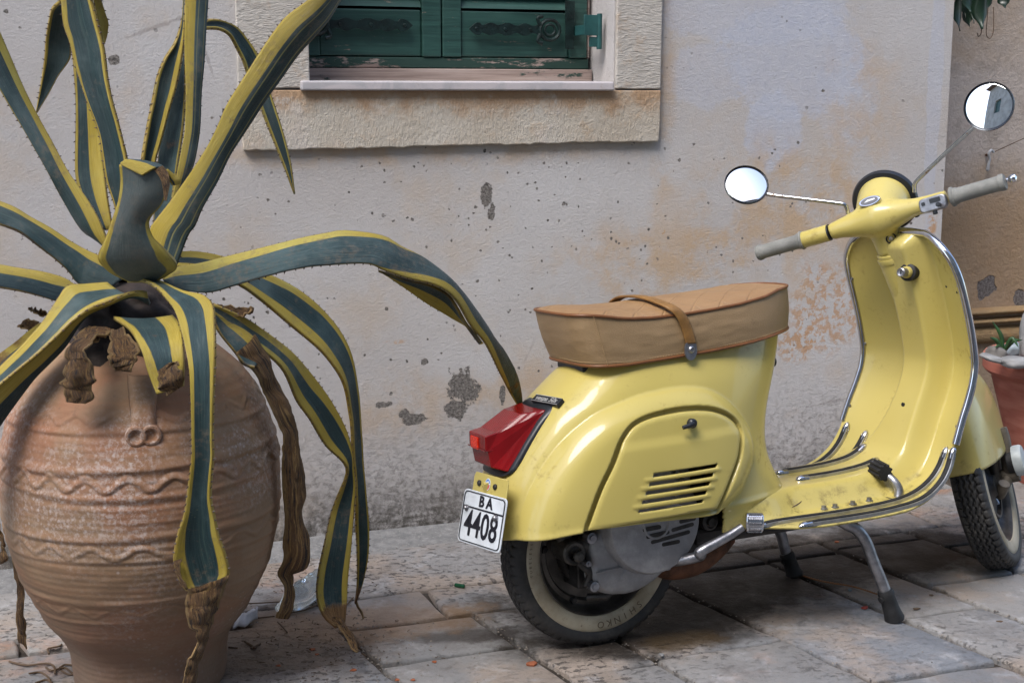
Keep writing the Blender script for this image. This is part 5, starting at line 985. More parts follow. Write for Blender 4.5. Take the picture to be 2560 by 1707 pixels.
# --- wheels
def wheel(name, C, A, Fw, Rt=.205, letters=False):
    """C centre, A axle (towards the left), Fw forward."""
    C, A, Fw = (np.asarray(v, float) for v in (C, A, Fw)); U = np.cross(Fw, A); U /= np.linalg.norm(U)
    root = bpy.data.objects.new(name, None); link(root, scooter); root.empty_display_size = .05
    # tyre: tread band with wavy circumferential grooves and cross sipes, rounded shoulders, black lower sidewall
    n = 360; th = np.linspace(0, 2 * np.pi, n, endpoint=False)
    prof = [(-.030, .166), (-.0355, .170), (-.0380, .179), (-.0385, .187), (-.0365, .193), (-.032, .1985)]; tr = [(y, .2055 - 5.6 * y * y * .9) for y in np.linspace(-.030, .030, 84)]; prof = prof + tr + [(-a, b) for a, b in prof[::-1]]
    prof = np.array(prof); rows = []
    for k, (y, r) in enumerate(prof):
        rr = np.full(n, r)
        if abs(y) < .0325:
            for y0, am, fq in ((-.019, .0022, 60), (-.0065, .0024, 60), (.0065, .0024, 60), (.019, .0022, 60)):
                yy = y0 + am * np.sign(np.sin(th * fq + y0 * 90)) * np.abs(np.sin(th * fq + y0 * 90)) ** .5; rr = rr - .006 * np.exp(-((y - yy) / .0022) ** 4)
        if .020 < abs(y) < .0345: rr = rr - .0045 * np.exp(-((np.mod(th * 60 + (0 if y > 0 else 2), 2 * np.pi) - np.pi) / .42) ** 4)
        rows.append(C + rr[:, None] * (np.cos(th)[:, None] * Fw + np.sin(th)[:, None] * U) + A * y)
    MB().grid(np.array(rows), False, True).build('tyre', M['tyre'], root, sharp=60)
    for s in (1, -1):
        Z = A * s
        ww = MB().lathe([(.1725, .0352), (.1700, .0374), (.164, .0382), (.156, .0382), (.147, .0366), (.141, .0340), (.139, .031), (.137, .020)], C, Fw, U, Z, 120, caps=False).build('whitewall', M['whitewall'], root, sharp=0)
        ww.data.polygons.foreach_set('use_smooth', [True] * len(ww.data.polygons))
        if letters and s < 0:
            for k, chx in enumerate('SHINKO'):
                a = R(-54 - 7.4 * k); rad = np.cos(a) * Fw + np.sin(a) * U; O = C + rad * .1565 + Z * .0385; text('lettering', chx, O, np.cross(rad, Z) * 1.0, rad, .021, M['wwink'], ww, .0002, 1.0, 0.0)
            for k, chx in enumerate('TUBELESS TYPE'):
                a = R(190 - 3.4 * k); rad = np.cos(a) * Fw + np.sin(a) * U; O = C + rad * .1635 + Z * .0386
                if chx != ' ': text('lettering', chx, O, np.cross(rad, Z), rad, .0085, M['wwink'], ww, .0002)
    rp = [(.1395, .030), (.1365, .0315), (.134, .029), (.131, .018), (.127, .006), (.121, .002), (.112, .004), (.108, -.002), (.104, -.022), (.08, -.03), (.02, -.03)]
    rim = MB().lathe(rp, C, Fw, U, -A, 96, caps=False).build('rim', M['rim'], root, sharp=40); MB().lathe([(.1395, .030), (.131, .02), (.12, .006), (.02, .006)], C, Fw, U, A, 64, caps=False).build('rim', M['rim'], root, sharp=40)
    nuts = []
    for k in range(5):
        a = 2 * np.pi * k / 5 + .5; m_ = MB(); nuts.append(m_); m_.lathe([(.009, 0), (.009, .004), (.006, .006), (.006, .009), (0, .009)], C + .116 * (np.cos(a) * Fw + np.sin(a) * U) - A * .002, Fw, U, -A, 6)
    each('wheel_nut', nuts, M['greased'], root, sharp=30)
    MB().lathe([(.082, -.03), (.084, .016), (.080, .022), (.074, .022), (.07, .012), (.045, .012), (.03, .02), (.025, .03), (0, .032)], C, Fw, U, -A, 48).build('hub', M['greased'], root, sharp=40)
    return root
M['wwink'] = simple('worn_moulded_letters', (.12, .09, .055), .7)
wheel('rear_wheel', (.005, 0, .205), (0, 1, 0), (1, 0, 0), letters=True)
# steering frame
NECK = np.array([.821, 0, .805]); CAST, STEER = R(26), R(36); SA = np.array([-math.sin(CAST), 0, math.cos(CAST)]); Fr = np.array([math.cos(CAST), 0, math.sin(CAST)]); Lf = np.array([0, 1., 0])
SD = math.cos(STEER) * Lf + math.sin(STEER) * np.cross(SA, Lf); SF = math.cos(STEER) * Fr + math.sin(STEER) * np.cross(SA, Fr)
def st(a, f, d): return NECK + SA * a + SF * f + SD * d     # along the column, forward, left
def sv(a, f, d): return SA * a + SF * f + SD * d
WC = np.array([1.126, .022, .199]); wf = SF - 0 * SA; 
wu = np.array([0, 0, 1.]) - SD * SD[2]; wu /= np.linalg.norm(wu); wf = np.cross(SD, wu); _q = R(5); SDW = SD * math.cos(_q) - wf * math.sin(_q); SDW /= np.linalg.norm(SDW); wf = np.cross(SDW, wu); wf /= np.linalg.norm(wf)
_dn = -wu; _pc = WC + _dn * .205
wheel('front_wheel', WC, SDW, wf)
# --- engine: flywheel cowl, swing-arm casing, shock, kick lever, exhaust
def engine():
    root = bpy.data.objects.new('engine', None); link(root, scooter)
    c0, r0 = np.array([.083, -.122, .279]), .110
    m_ = MB(); prof = [(r0 * 1.02, -.05), (r0 * 1.02, -.004), (r0, .004), (r0 * .985, .012), (r0 * .95, .019), (r0 * .9, .0215), (r0 * .3, .0225), (r0 * .28, .0245), (r0 * .26, .0245), (r0 * .24, .0205), (0, .0205)]
    cw = m_.lathe(prof, c0, (1, 0, 0), (0, 0, 1), (0, -1, 0), 72).build('fan_cowl', M['alu'], root, sharp=30)
    sl = MB()
    for a, b in [((1175, 838), (1262, 822)), ((1195, 878), (1310, 852)), ((1222, 908), (1428, 850)), ((1285, 922), (1370, 905)), ((1340, 838), (1450, 806)), ((1385, 790), (1462, 772))]:
        pa, pb = [np.array([*bp(*p, -.142)]) for p in cr(*K4, [a, b])]; pa, pb = np.array([pa[0], -.143, pa[1]]), np.array([pb[0], -.143, pb[1]]); e = pb - pa; L = np.linalg.norm(e); e /= L; u = np.cross([0, -1, 0], e); w = .0042
        pl = [(-.0 + w * math.cos(t), w * math.sin(t)) for t in np.linspace(np.pi / 2, 3 * np.pi / 2, 7)] + [(L + w * math.cos(t), w * math.sin(t)) for t in np.linspace(-np.pi / 2, np.pi / 2, 7)]
        sl.prism(pl, pa + np.array([0, .006, 0]), e, u, (0, -1, 0), .0078)
    sl.build('vent_slot', M['greased'], cw, smooth=False)
    # casing outline seen from the right, rounded slab
    pts = [(-.043, .262), (-.052, .23), (-.046, .20), (-.046, .172), (-.040, .150), (-.024, .136), (-.002, .128), (.025, .126), (.055, .129), (.09, .141), (.12, .160), (.142, .182), (.148, .20), (.13, .25), (.08, .28), (.0, .28), (-.03, .275)]
    q = catmull(np.c_[np.array(pts + pts[:1]), np.zeros(len(pts) + 1)], 80)[:-1, :2]; c = q.mean(0); rows = []
    for s, y in ((1.0, -.05), (1.0, -.080), (.985, -.092), (.95, -.101), (.86, -.107), (.6, -.111), (.3, -.113), (.02, -.113)):
        p = c + (q - c) * s; rows.append(np.c_[p[:, 0], np.full(len(p), y) - .004 * (p[:, 0] > .02) , p[:, 1]])
    cs = MB().grid(np.array(rows), False, True, flip=True).build('casing', M['alu'], root, sharp=50)
    m_ = MB(); m_.tube([(-.045, -.111, .185), (.03, -.116, .192), (.11, -.108, .212)], .0022, 6); m_.build('casing_rib', M['alu'], cs)
    cb_ = []
    for x, z, r in ((.119, .186, .008), (-.048, .258, .012), (-.045, .155, .011), (.13, .17, .006), (-.058, .205, .006)): cb_.append(MB().lathe([(r, -.02), (r, .002), (r * .6, .003), (r * .6, .008), (0, .008)], (x, -.104, z), (1, 0, 0), (0, 0, 1), (0, -1, 0), 10))
    each('casing_bolt', cb_, M['steel'], root, sharp=30)
    m_ = MB(); m_.lathe([(.026, -.03), (.026, .028), (.022, .032), (.015, .030), (.013, .018), (0, .018)], (-.082, -.062, .228), (1, 0, 0), (0, 0, 1), (0, -1, 0), 28); m_.tube([(-.082, -.06, .228), (-.04, -.075, .24), (.0, -.08, .25)], .02, 12); m_.tube([(-.085, -.05, .235), (-.075, -.05, .33), (-.06, -.04, .42)], .018, 12)
    m_.lathe([(.013, 0), (.013, .006), (.007, .011), (0, .011)], (-.076, -.096, .222), (1, 0, 0), (0, 0, 1), (0, -1, 0), 8); m_.build('shock_mount', M['oilyalu'], root, sharp=35)
    m_ = MB(); m_.box((-.06, -.06, .14), (.10, .05, .33)); m_.box((.06, -.09, .19), (.24, .06, .36)); m_.tube([(-.07, -.07, .21), (-.04, -.085, .18), (-.05, -.08, .15)], .012, 8); m_.tube([(-.04, -.06, .12), (-.01, -.09, .125), (.02, -.085, .15)], .009, 8)
    m_.tube([(-.02, -.1, .30), (.06, -.1, .33), (.16, -.09, .30)], .02, 10); m_.build('engine_block', M['greased'], root, smooth=True, bevel=.015, seg=3)
    fan = MB().lathe([(.085, 0), (.08, .004), (.05, .006), (.04, .016), (0, .018)], (.09, -.13, .355), (1, 0, 0), (0, 0, 1), (0, -1, 0), 40)
    for k in range(14):
        a = 2 * np.pi * k / 14; fan.box((.04, -.004, 0), (.082, .004, .012), ([(math.cos(a), 0, math.sin(a)), (0, 0, 0), (0, 0, 0)], (0, 0, 0))) if False else fan.tube([(.09 + .045 * math.cos(a), -.142, .355 + .045 * math.sin(a)), (.09 + .078 * math.cos(a + .25), -.140, .355 + .078 * math.sin(a + .25))], .005, 6)
    fan.build('cooling_fan', M['alu'], root)
    m_ = MB().tube([(.10, -.09, .20), (.15, -.06, .162), (.22, -.05, .158), (.29, -.03, .172), (.34, -.02, .19)], [.02, .03, .034, .03, .02], 16, True, 24); m_.build('exhaust', M['rust'], root)
    kp = [(*bp(*p, -.19), y) for p, y in zip(cr(*K4, [(1390, 1012), (1500, 988)]) + cr(*K5, [(130, 835), (240, 772), (330, 722), (405, 672)]), (0, 0, 0, 0, 0, 0))]; ys = [-.115, -.140, -.165, -.18, -.188, -.192, -.195]
    kp = [(*bp(*p, y),) for p, y in zip(cr(*K4, [(1330, 1022), (1400, 1012), (1500, 988)]) + cr(*K5, [(130, 835), (240, 772), (330, 722), (405, 672)]), ys)]; path = [(p[0], y, p[1]) for p, y in zip(kp, ys)]
    kl = MB().tube(path, [.011, .0115, .0115, .0115, .0105, .0095, .009], 14, True, 30).build('kick_lever', M['steel'], root)
    p0 = np.array([*bp(*cr(*K5, [(425, 640)])[0], -.195)]); p1 = np.array([*bp(*cr(*K5, [(540, 640)])[0], -.21)]); a = np.array([p0[0], -.195, p0[1]]); b = np.array([p1[0], -.212, p1[1]]); e = b - a; L = np.linalg.norm(e); e /= L; u = np.array([0, 0, 1.]) - e * e[2]; u /= np.linalg.norm(u); v = np.cross(e, u)
    pl = [(.021 * math.cos(t) * (1 if math.sin(t) > -.3 else .9), .015 * math.sin(t)) for t in np.linspace(0, 2 * np.pi, 20, endpoint=False)]
    pd = MB().prism(pl, a, u, v, e, L); pd = pd.build('kick_pedal', M['chrome'], root, smooth=True, bevel=.003, sharp=30)
    # ribbed tread of the pedal
    m_ = MB()
    for i in range(6):
        for j in range(5):
            t = R(-50 + 25 * j) + np.pi; c_ = a + e * (L * (.22 + .12 * i)) + u * .019 * math.cos(t) * 0; ang = -R(62) + R(31) * j; nv = -v * 1; d = u * math.sin(ang) * .0205 + (v if (v @ np.array([0, -1, 0])) > 0 else -v) * math.cos(ang) * .0148; m_.lathe([(.0042, 0), (.0036, .0022), (0, .0022)], c_ + d, e, np.cross(d / np.linalg.norm(d), e), d / np.linalg.norm(d), 4)
    m_.build('pedal_tread', M['steel'], root, smooth=False)
engine()
# --- legshield, floor and tunnel: one pressed sheet
_pt = np.array([(.30, .250), (.40, .249), (.50, .248), (.60, .249), (.68, .254), (.740, .264), (.785, .282), (.817, .306), (.841, .336), (.863, .375), (.885, .42), (.903, .46), (.917, .50), (.924, .545), (.920, .59), (.910, .64), (.897, .69), (.882, .74), (.864, .79), (.848, .830), (.838, .862)])
SP = catmull(np.c_[_pt, np.zeros(len(_pt))], 150)[:, :2]; ST_ = np.gradient(SP, axis=0); ST_ /= np.linalg.norm(ST_, axis=1)[:, None]; SN_ = np.c_[-ST_[:, 1], ST_[:, 0]]   # normal towards the rider
_s = np.r_[0, np.cumsum(np.linalg.norm(np.diff(SP, axis=0), axis=1))]
def s_at_z(z): i = np.argmin(np.abs(SP[:, 1] - z) + (SP[:, 0] < .78) * 9); return _s[i]
S_FLOOR, S_BEND, S_NECK, S_TOP = _s[np.argmin(abs(SP[:, 0] - .66))], s_at_z(.34), s_at_z(.80), _s[-1]
def shield_w(s):
    w = np.interp(s, [0, .03, .08, .14, S_FLOOR, S_BEND, s_at_z(.5), s_at_z(.66), s_at_z(.74)], [.150, .19, .222, .236, .234, .200, .193, .194, .194])
    k = np.clip((s - s_at_z(.70)) / (S_TOP - s_at_z(.70)), 0, 1); return w * (1 - k ** 3.6 * .999) ** (1 / 2.6)
def tunnel_h(s, y):
    up = sst(S_FLOOR + .02, S_BEND + .12, s); rear = sst(.17, .06, s); h = .050 + .010 * up; yc = -.030 * up; rt = y < yc; wt = .080 - np.where(rt, .040, .040) * up + .04 * rear; ws = .135 - np.where(rt, .062, .079) * up + .03 * rear
    return h * (1 - sst(wt, ws, np.abs(y - yc))) * sst(S_TOP + .01, S_TOP - .03, s)
def sheet(s, v, off=0.0):
    s = np.asarray(s, float); v = np.asarray(v, float); x = np.interp(s, _s, SP[:, 0]); z = np.interp(s, _s, SP[:, 1]); nx_ = np.interp(s, _s, SN_[:, 0]); nz_ = np.interp(s, _s, SN_[:, 1]); w = shield_w(s); y = v * w
    up = sst(S_FLOOR, S_BEND + .1, s); k = tunnel_h(s, y) + up * .034 * np.abs(v) ** 2.6 * np.clip(w / .2, 0, 1) + (1 - up) * (-.003 * np.clip((np.abs(v) - .85) / .15, 0, 1) ** 2) + off
    return np.stack([x + nx_ * k, y, z + nz_ * k], -1)
def sheet_y(s, y, off=0.0): return sheet(s, np.asarray(y) / shield_w(s), off)
def build_shield():
    s = np.linspace(0, S_TOP - .0005, 220); v = np.sin(np.linspace(-1, 1, 121) * np.pi / 2 * .82) / math.sin(np.pi / 2 * .82); S_, V_ = np.meshgrid(s, v, indexing='ij')
    o = MB().grid(sheet(S_, V_)).build('leg_shield', M['paint'], scooter, sharp=0); so = o.modifiers.new('sheet', 'SOLIDIFY'); so.thickness = .005; so.offset = 0
    # chromed edging up and over the shield
    s0 = s_at_z(.358); ss = np.linspace(s0, S_TOP - .004, 70); Rr = sheet(ss, np.full(70, -1.0)); Ll = sheet(ss, np.full(70, 1.0)); path = np.r_[Rr, Ll[::-1]]
    tr = MB().tube(path, .0088, 14).build('edge_trim', M['chrome'], scooter)
    ts_ = []
    for z in (.40, .57, .74):
        for sg in (-1, 1): p = sheet(s_at_z(z), np.array(sg * .955), .004); ts_.append(MB().lathe([(.0045, 0), (.0038, .003), (0, .004)], p, (0, 1, 0), (0, 0, 1), (-1, 0, .1), 10))
    each('trim_screw', ts_, M['steel'], tr)
    # welded seam hairline right of the tunnel, small plugs
    m_ = MB(); ss = np.linspace(s_at_z(.30), s_at_z(.80), 60); m_.tube(sheet_y(ss, np.full(60, -.085), .0022), .0009, 5); m_.build('seam', M['twig'], o)
    m_ = MB(); pl_ = [m_]
    for px, py in ((772, 1070),):
        x, z = bp(*cr(*KB, [(px, py)])[0], -.03); m_.lathe([(.0055, -.01), (.0055, .004), (0, .005)], sheet_y(s_at_z(z), np.array(-.03), .0), (0, 1, 0), (0, 0, 1), (-1, 0, .3), 14)
    for px, py in ((998, 342), (1097, 366)):
        x, z = bp(*cr(*KB, [(px, py)])[0], -.13); y = -.12 if px < 1050 else -.165; m_ = MB(); pl_.append(m_); m_.lathe([(.003, -.005), (.003, .0035), (0, .0035)], sheet_y(s_at_z(z), np.array(y), .0), (0, 1, 0), (0, 0, 1), (-1, 0, .2), 10)
    each('plug', pl_, M['rubber'], o)
    return o
shield = build_shield()
# --- floor strips: aluminium channel with black rubber and pointed end caps
def floor_strip(ys, s0, s1, name='floor_strip'):
    n = 60; s = np.linspace(s0, s1, n); y = np.interp(np.linspace(0, 1, n), np.linspace(0, 1, len(ys)), ys); P = sheet_y(s, y, .0045)
    Q = sheet_y(s, y, .0105); up = Q - P; up /= np.linalg.norm(up, axis=1)[:, None]; T = np.gradient(P, axis=0); T /= np.linalg.norm(T, axis=1)[:, None]; B = np.cross(up, T)
    w = .0088
    ch = [(-w, -.003), (-w, .0045), (-w * .72, .0052), (-w * .67, .003), (w * .67, .003), (w * .72, .0052), (w, .0045), (w, -.003)]
    rows = np.stack([P + B * a + up * b for a, b in ch], 1); o = MB().grid(rows).build(name, M['alustrip'], scooter, sharp=30)
    rb = [(-w * .66, .002), (-w * .62, .0072), (0, .0088), (w * .62, .0072), (w * .66, .002)]; MB().grid(np.stack([P + B * a + up * b for a, b in rb], 1)).build('rubber_insert', M['rubber'], o, sharp=60)
    for i, sg in ((0, -1), (n - 1, 1)):
        c, t = P[i], T[i] * sg; m_ = MB(); rr = []
        for k in np.linspace(-.7, 1, 9):
            wk = w * 1.12 * math.sqrt(max(.02, 1 - max(0, k) ** 2)); rr.append([c + t * k * .018 + B[i] * wk * math.cos(a) + up[i] * (.0085 * math.sin(a) * (wk / w) - .001) for a in np.linspace(0, np.pi, 9)])
        m_.grid(rr).build('end_cap', M['chrome'], o)
M['alustrip'] = simple('dull_aluminium_strip', (.42, .42, .42), .35, .85, .15, 60)
def s_at_x(x): i = np.argmin(np.abs(SP[:, 0] - x) + (SP[:, 1] > .45) * 9); return _s[i]
floor_strip([-.183, -.183, -.181, -.172], s_at_x(.31), s_at_z(.335)); floor_strip([-.224, -.224, -.220, -.203], s_at_x(.40), s_at_z(.335))
floor_strip([-.04, -.04, -.04], s_at_x(.53), s_at_x(.745)); floor_strip([.04, .04, .04], s_at_x(.53), s_at_x(.79))
floor_strip([.125, .125, .120], s_at_x(.60), s_at_z(.335)); floor_strip([.19, .19, .18], s_at_x(.40), s_at_z(.345))
fb_ = []
for x in (.516, .553, .599, .639): fb_.append(MB().lathe([(.0095, 0), (.0095, .002), (.006, .003), (.006, .008), (0, .009)], sheet_y(s_at_x(x), np.array(-.130), .002), (1, 0, 0), (0, 1, 0), (0, 0, 1), 6))
each('floor_bolt', fb_, M['steel'], scooter, sharp=30)
m_ = MB(); x0, z0 = bp(*cr(*K5, [(800, 415)])[0], -.085); x1, z1 = bp(*cr(*K5, [(725, 595)])[0], -.125)
m_.tube([sheet_y(s_at_x(x0), np.array(-.088), .0008), sheet_y(s_at_x((x0 + x1) / 2 + .01), np.array(-.108), .0008), sheet_y(s_at_x(x1), np.array(-.128), .0008), sheet_y(s_at_x(x1 + .03), np.array(-.13), .0008)], .0012, 6, True, 20); m_.build('floor_seam', M['twig'], scooter)
# brake pedal
m_ = MB(); ypos = [-.148, -.145, -.135, -.115]; pp = [bp(*p, y_) for p, y_ in zip(cr(*K5, [(1425, 480), (1430, 430), (1400, 375), (1345, 325)]), ypos)]
m_.tube([(a[0], y, a[1]) for a, y in zip(pp, ypos)], [.0105, .0105, .010, .009], 10, True, 20); pdl = m_.build('brake_pedal', M['steel'], scooter)
def bpedal():
    c = np.array([*bp(*cr(*K5, [(1308, 300)])[0], -.105)]); c = np.array([c[0], -.105, c[1]]); ax = np.array([.15, .97, .10]); ax /= np.linalg.norm(ax); u = np.cross(ax, [1, 0, .3]); u /= np.linalg.norm(u); v = np.cross(ax, u); pl = []
    for t in np.linspace(0, 2 * np.pi, 60, endpoint=False): r = .0185 + .002 * math.copysign(1, math.sin(t * 10)); pl.append((r * math.cos(t), r * .95 * math.sin(t)))
    MB().prism(pl, c - ax * .022, u, v, ax, .046).build('pedal_rubber', M['rubber'], pdl, smooth=False, bevel=.002)
    MB().box((-.024, -.018, -.002), (.024, .018, .002), (np.eye(3), (pp[0][0], -.148, .256))).build('pedal_slot', M['rubber'], pdl, smooth=False, bevel=.001)
bpedal()
# --- centre stand
for nm, top, foot in (('R', cr(*K5, [(1095, 655), (1160, 692), (1215, 770), (1260, 890), (1335, 1075)]), (1390, 1235)), ('L', cr(*K5, [(640, 660), (665, 730), (690, 830)]), (735, 945))):
    fw = ground(*cr(*K5, [foot])[0], .02) - R0; ft = np.array([fw @ SH, fw @ SL, fw @ SK]); n = len(top); pth = []
    y0 = -.155 if nm == 'R' else .155
    for i, p in enumerate(top):
        y = y0 + (ft[1] - y0) * (i / n) ** 1.2; x, z = bp(*p, y); pth.append((x, y, z))
    if nm == 'R': pth = [(pth[0][0] - .03, pth[0][1] + .01, .235)] + pth
    else: pth = [(pth[0][0] - .01, .150, .235)] + pth
    pth.append(tuple(ft)); leg = MB().tube(pth, .0135, 16, True, 40).build('stand_leg', M['steel'], scooter)
    a = np.array(pth[-2]) + (ft - np.array(pth[-2])) * .05; e = ft - a; L = np.linalg.norm(e); e /= L; u = np.cross(e, [0, 1, 0]); u /= np.linalg.norm(u)
    m_ = MB().lathe([(.0165, 0), (.0185, .006), (.0185, .012), (.017, .018), (.019, .05), (.0225, L + .012), (.021, L + .017), (0, L + .018)], a, u, np.cross(e, u), e, 24); m_.lathe([(.008, 0), (.008, .02), (0, .022)], a + e * .016, np.cross(u, e), e, -u, 10)
    m_.build('rubber_foot', M['rubber'], leg, sharp=35)
MB().tube([(.535, -.15, .232), (.535, .15, .232)], .013, 12).build('stand_bar', M['steel'], scooter)
MB().box((.20, -.11, .205), (.50, .11, .244)).build('underframe', M['greased'], scooter, smooth=False, bevel=.01)
m_ = MB().lathe([(.019, -.02), (.019, .003), (.014, .005), (.013, .002), (.0095, .003), (.0095, .012), (0, .012)], (.222, -.128, .262), (1, 0, 0), (0, 0, 1), (0, -1, 0), 20); m_.build('engine_pivot', M['greased'], scooter, sharp=30)

# --- steering column, headset, bars
def headset():
    # collar on the shield
    Cc = np.array([0, 0, 0.]); o = MB().lathe([(.040, -.13), (.0395, -.04), (.0385, -.012), (.0385, .0), (.034, .002)], NECK, Lf, Fr, SA, 40).build('column_collar', M['paint'], scooter, sharp=50)
    # headset casting: a loft along the handlebar merged with pod and neck
    m_ = MB(); k = .0
    bar = lambda a0, f0, d0: st(a0 - .008, f0, d0)
    m_.tube([bar(.103, -.028, -.168), bar(.103, -.027, -.13), bar(.103, -.024, -.09), bar(.100, -.016, -.05), bar(.098, -.01, 0), bar(.100, -.016, .05), bar(.103, -.024, .09), bar(.102, -.027, .113)], [.0195, .0195, .0215, .032, .046, .032, .0225, .0195], 32, True, 60)
    m_.tube([st(.002, 0, 0), st(.03, 0, 0), st(.06, .0, 0), st(.10, .0, 0)], [.0355, .0345, .038, .046], 36, True, 20)
    m_.tube([st(.088, -.035, 0), st(.094, .0, 0), st(.096, .045, 0), st(.096, .082, 0)], [.034, .051, .059, .064], 36, True, 24)
    h = m_.build('headset', M['paint'], scooter, sharp=0, fixn=True); rm = h.modifiers.new('merge', 'REMESH'); rm.mode = 'VOXEL'; rm.voxel_size = .0034; rm.use_smooth_shade = True; sm = h.modifiers.new('ease', 'SMOOTH'); sm.factor = .5; sm.iterations = 22
    MB().lathe([(.066, -.012), (.0745, -.010), (.0775, -.003), (.0765, .004), (.071, .008), (.064, .006)], st(.094, .086, 0), SD, SA, SF, 56).build('headlight_rim', M['blackpl'], h); MB().lathe([(.066, .0), (.05, .016), (.02, .024), (0, .025)], st(.094, .09, 0), SD, SA, SF, 40).build('headlight_glass', M['platewhite'], h)
    # emblem-shaped speedometer lens on top
    O = st(.138, -.022, .0); Z = sv(.75, -.66, .0); Z /= np.linalg.norm(Z); X = SD * -1; Y = np.cross(Z, X)
    ell = lambda a, b: [(a * math.cos(t), b * math.sin(t)) for t in np.linspace(0, 2 * np.pi, 40, endpoint=False)]
    e = MB().prism(ell(.026, .0125), O - Z * .008, X, Y, Z, .011).build('dial_bezel', M['chrome'], h, smooth=True, bevel=.0015, sharp=30); MB().prism(ell(.021, .009), O + Z * .0022, X, Y, Z, .0013).build('dial_face', M['dial'], h, smooth=False); MB().prism([(-.013, -.002), (.014, .0), (.013, .0035), (-.004, .004)], O + Z * .0036, X, Y, Z, .0003).build('dial_mark', M['silver'], h, smooth=False)
    # socket screw below
    p = np.array([*bp(*cr(*KA, [(1378, 1182)])[0], -.015)]); Z = -SF * .8 - SD * .45; Z /= np.linalg.norm(Z); u = np.cross(Z, SA); u /= np.linalg.norm(u)
    O = st(.040, 0, 0) + Z * .0345; MB().lathe([(.0125, -.006), (.0125, .0015), (.0095, .002), (.009, -.002), (0, -.002)], O, u, np.cross(Z, u), Z, 24).build('screw_boss', M['rubber'], h, sharp=30); MB().lathe([(.006, -.002), (.006, .003), (.004, .005), (0, .005)], O, u, np.cross(Z, u), Z, 6).build('socket_screw', M['steel'], h, sharp=30)
    # gear-change sleeve and grips
    g_ = MB().lathe([(.0188, 0), (.0200, .001), (.0200, .070), (.0188, .072)], st(.095, -.028, .116), SF, SA, SD, 36).build('gear_sleeve', M['paint'], scooter, sharp=40); MB().lathe([(.0192, -.0015), (.0192, .0015)], st(.095, -.028, .1145), SF, SA, SD, 30).build('sleeve_gap', M['ink'], g_)
    gp = [(.0205, 0), (.0225, .002), (.0225, .006), (.0195, .009), (.0192, .014), (.0172, .017), (.0168, .10), (.0175, .108), (.0190, .110), (.0190, .118), (.017, .121), (0, .122)]
    MB().lathe(gp, st(.095, -.028, .180), SF, SA, SD, 40).build('handlebar_grip', M['grip'], scooter, sharp=35); gr = MB().lathe(gp, st(.095, -.028, -.176), SF, -SA, -SD, 40).build('handlebar_grip', M['grip'], scooter, sharp=35)
    MB().lathe([(.005, 0), (.005, .006), (.0085, .010), (.010, .016), (.0085, .022), (0, .025)], st(.095, -.020, -.297), SF, -SA, -SD, 20).build('lever_ball', M['chrome'], scooter)
    # brake and clutch levers below the bars
    for sg in (1, -1):
        m_ = MB().tube([st(.080, .0, sg * .062), st(.074, .016, sg * .10), st(.072, .022, sg * .16), st(.078, .02, sg * .24), st(.086, .012, sg * .285)], [.007, .006, .0055, .005, .006], 10, True, 24); m_.box((-.012, -.014, -.01), (.012, .014, .008), (np.c_[SD, SF, SA], st(.079, -.006, sg * .068))); m_.lathe([(.006, 0), (.006, .010), (0, .011)], st(.076, -.008, sg * .085), SD, SF, -SA, 8); m_.build('hand_lever', M['greased'], scooter, sharp=30, bevel=.001)
    # light switch
    X = -SD; Z = sv(.45, -.9, 0); Z /= np.linalg.norm(Z); Y = np.cross(Z, X); O = st(.099, -.048, -.140)
    def rr(a, b, r):
        return [(sx * (a - r) + r * math.cos(R(t0 + t)), sy * (b - r) + r * math.sin(R(t0 + t))) for sx, sy, t0 in ((1, 1, 0), (-1, 1, 90), (-1, -1, 180), (1, -1, 270)) for t in (0, 30, 60, 90)]
    sw = MB().prism(rr(.031, .0165, .010), O - Z * .012, X, Y, Z, .018).build('light_switch', M['steel'], scooter, smooth=True, bevel=.003, seg=3, sharp=30)
    m_ = MB(); m_.prism(rr(.012, .005, .002), O + X * .007 + Y * .006 + Z * .005, X, Y, Z, .003); m_.prism(rr(.004, .004, .002), O - X * .020 + Y * .004 + Z * .005, X, Y, Z, .003); m_.lathe([(.003, 0), (.003, .01), (.0055, .012), (.0055, .02), (0, .021)], O + X * .016 - Y * .008 + Z * .003, X, Y, Z, 12); m_.lathe([(.0055, 0), (.0055, .008), (0, .009)], O - X * .0 - Y * .0165, X, Z, -Y, 12); m_.build('switch_button', M['blackpl'], sw, sharp=30)
    # ignition lock on the tunnel
    px = cr(*KB, [(835, 270)])[0]; P_ = None
    for s in np.linspace(s_at_z(.68), s_at_z(.80), 60):
        for y in np.linspace(-.11, .02, 53):
            q = sheet_y(s, np.array(y)); w = R0 + SH * q[0] + SL * q[1] + SK * q[2] - EYE; d = w @ FW; e_ = math.hypot(CX + F_PX * (w @ RT) / d - px[0], CY - F_PX * (w @ UP) / d - px[1])
            if P_ is None or e_ < P_[0]: P_ = (e_, q)
    O = P_[1]; Z = np.array([-.93, -.36, .05]); Z /= np.linalg.norm(Z); u = np.cross(Z, [0, 0, 1]); u /= np.linalg.norm(u); v = np.cross(u, Z)
    lk = MB().lathe([(.0205, -.016), (.0205, .007), (.018, .009), (0, .009)], O, u, v, Z, 30).build('lock_gasket', M['rubber'], scooter, sharp=40); MB().lathe([(.014, .006), (.013, .018), (.0115, .020), (.0, .020)], O, u, v, Z, 26).build('lock_housing', M['paint'], lk, sharp=40)
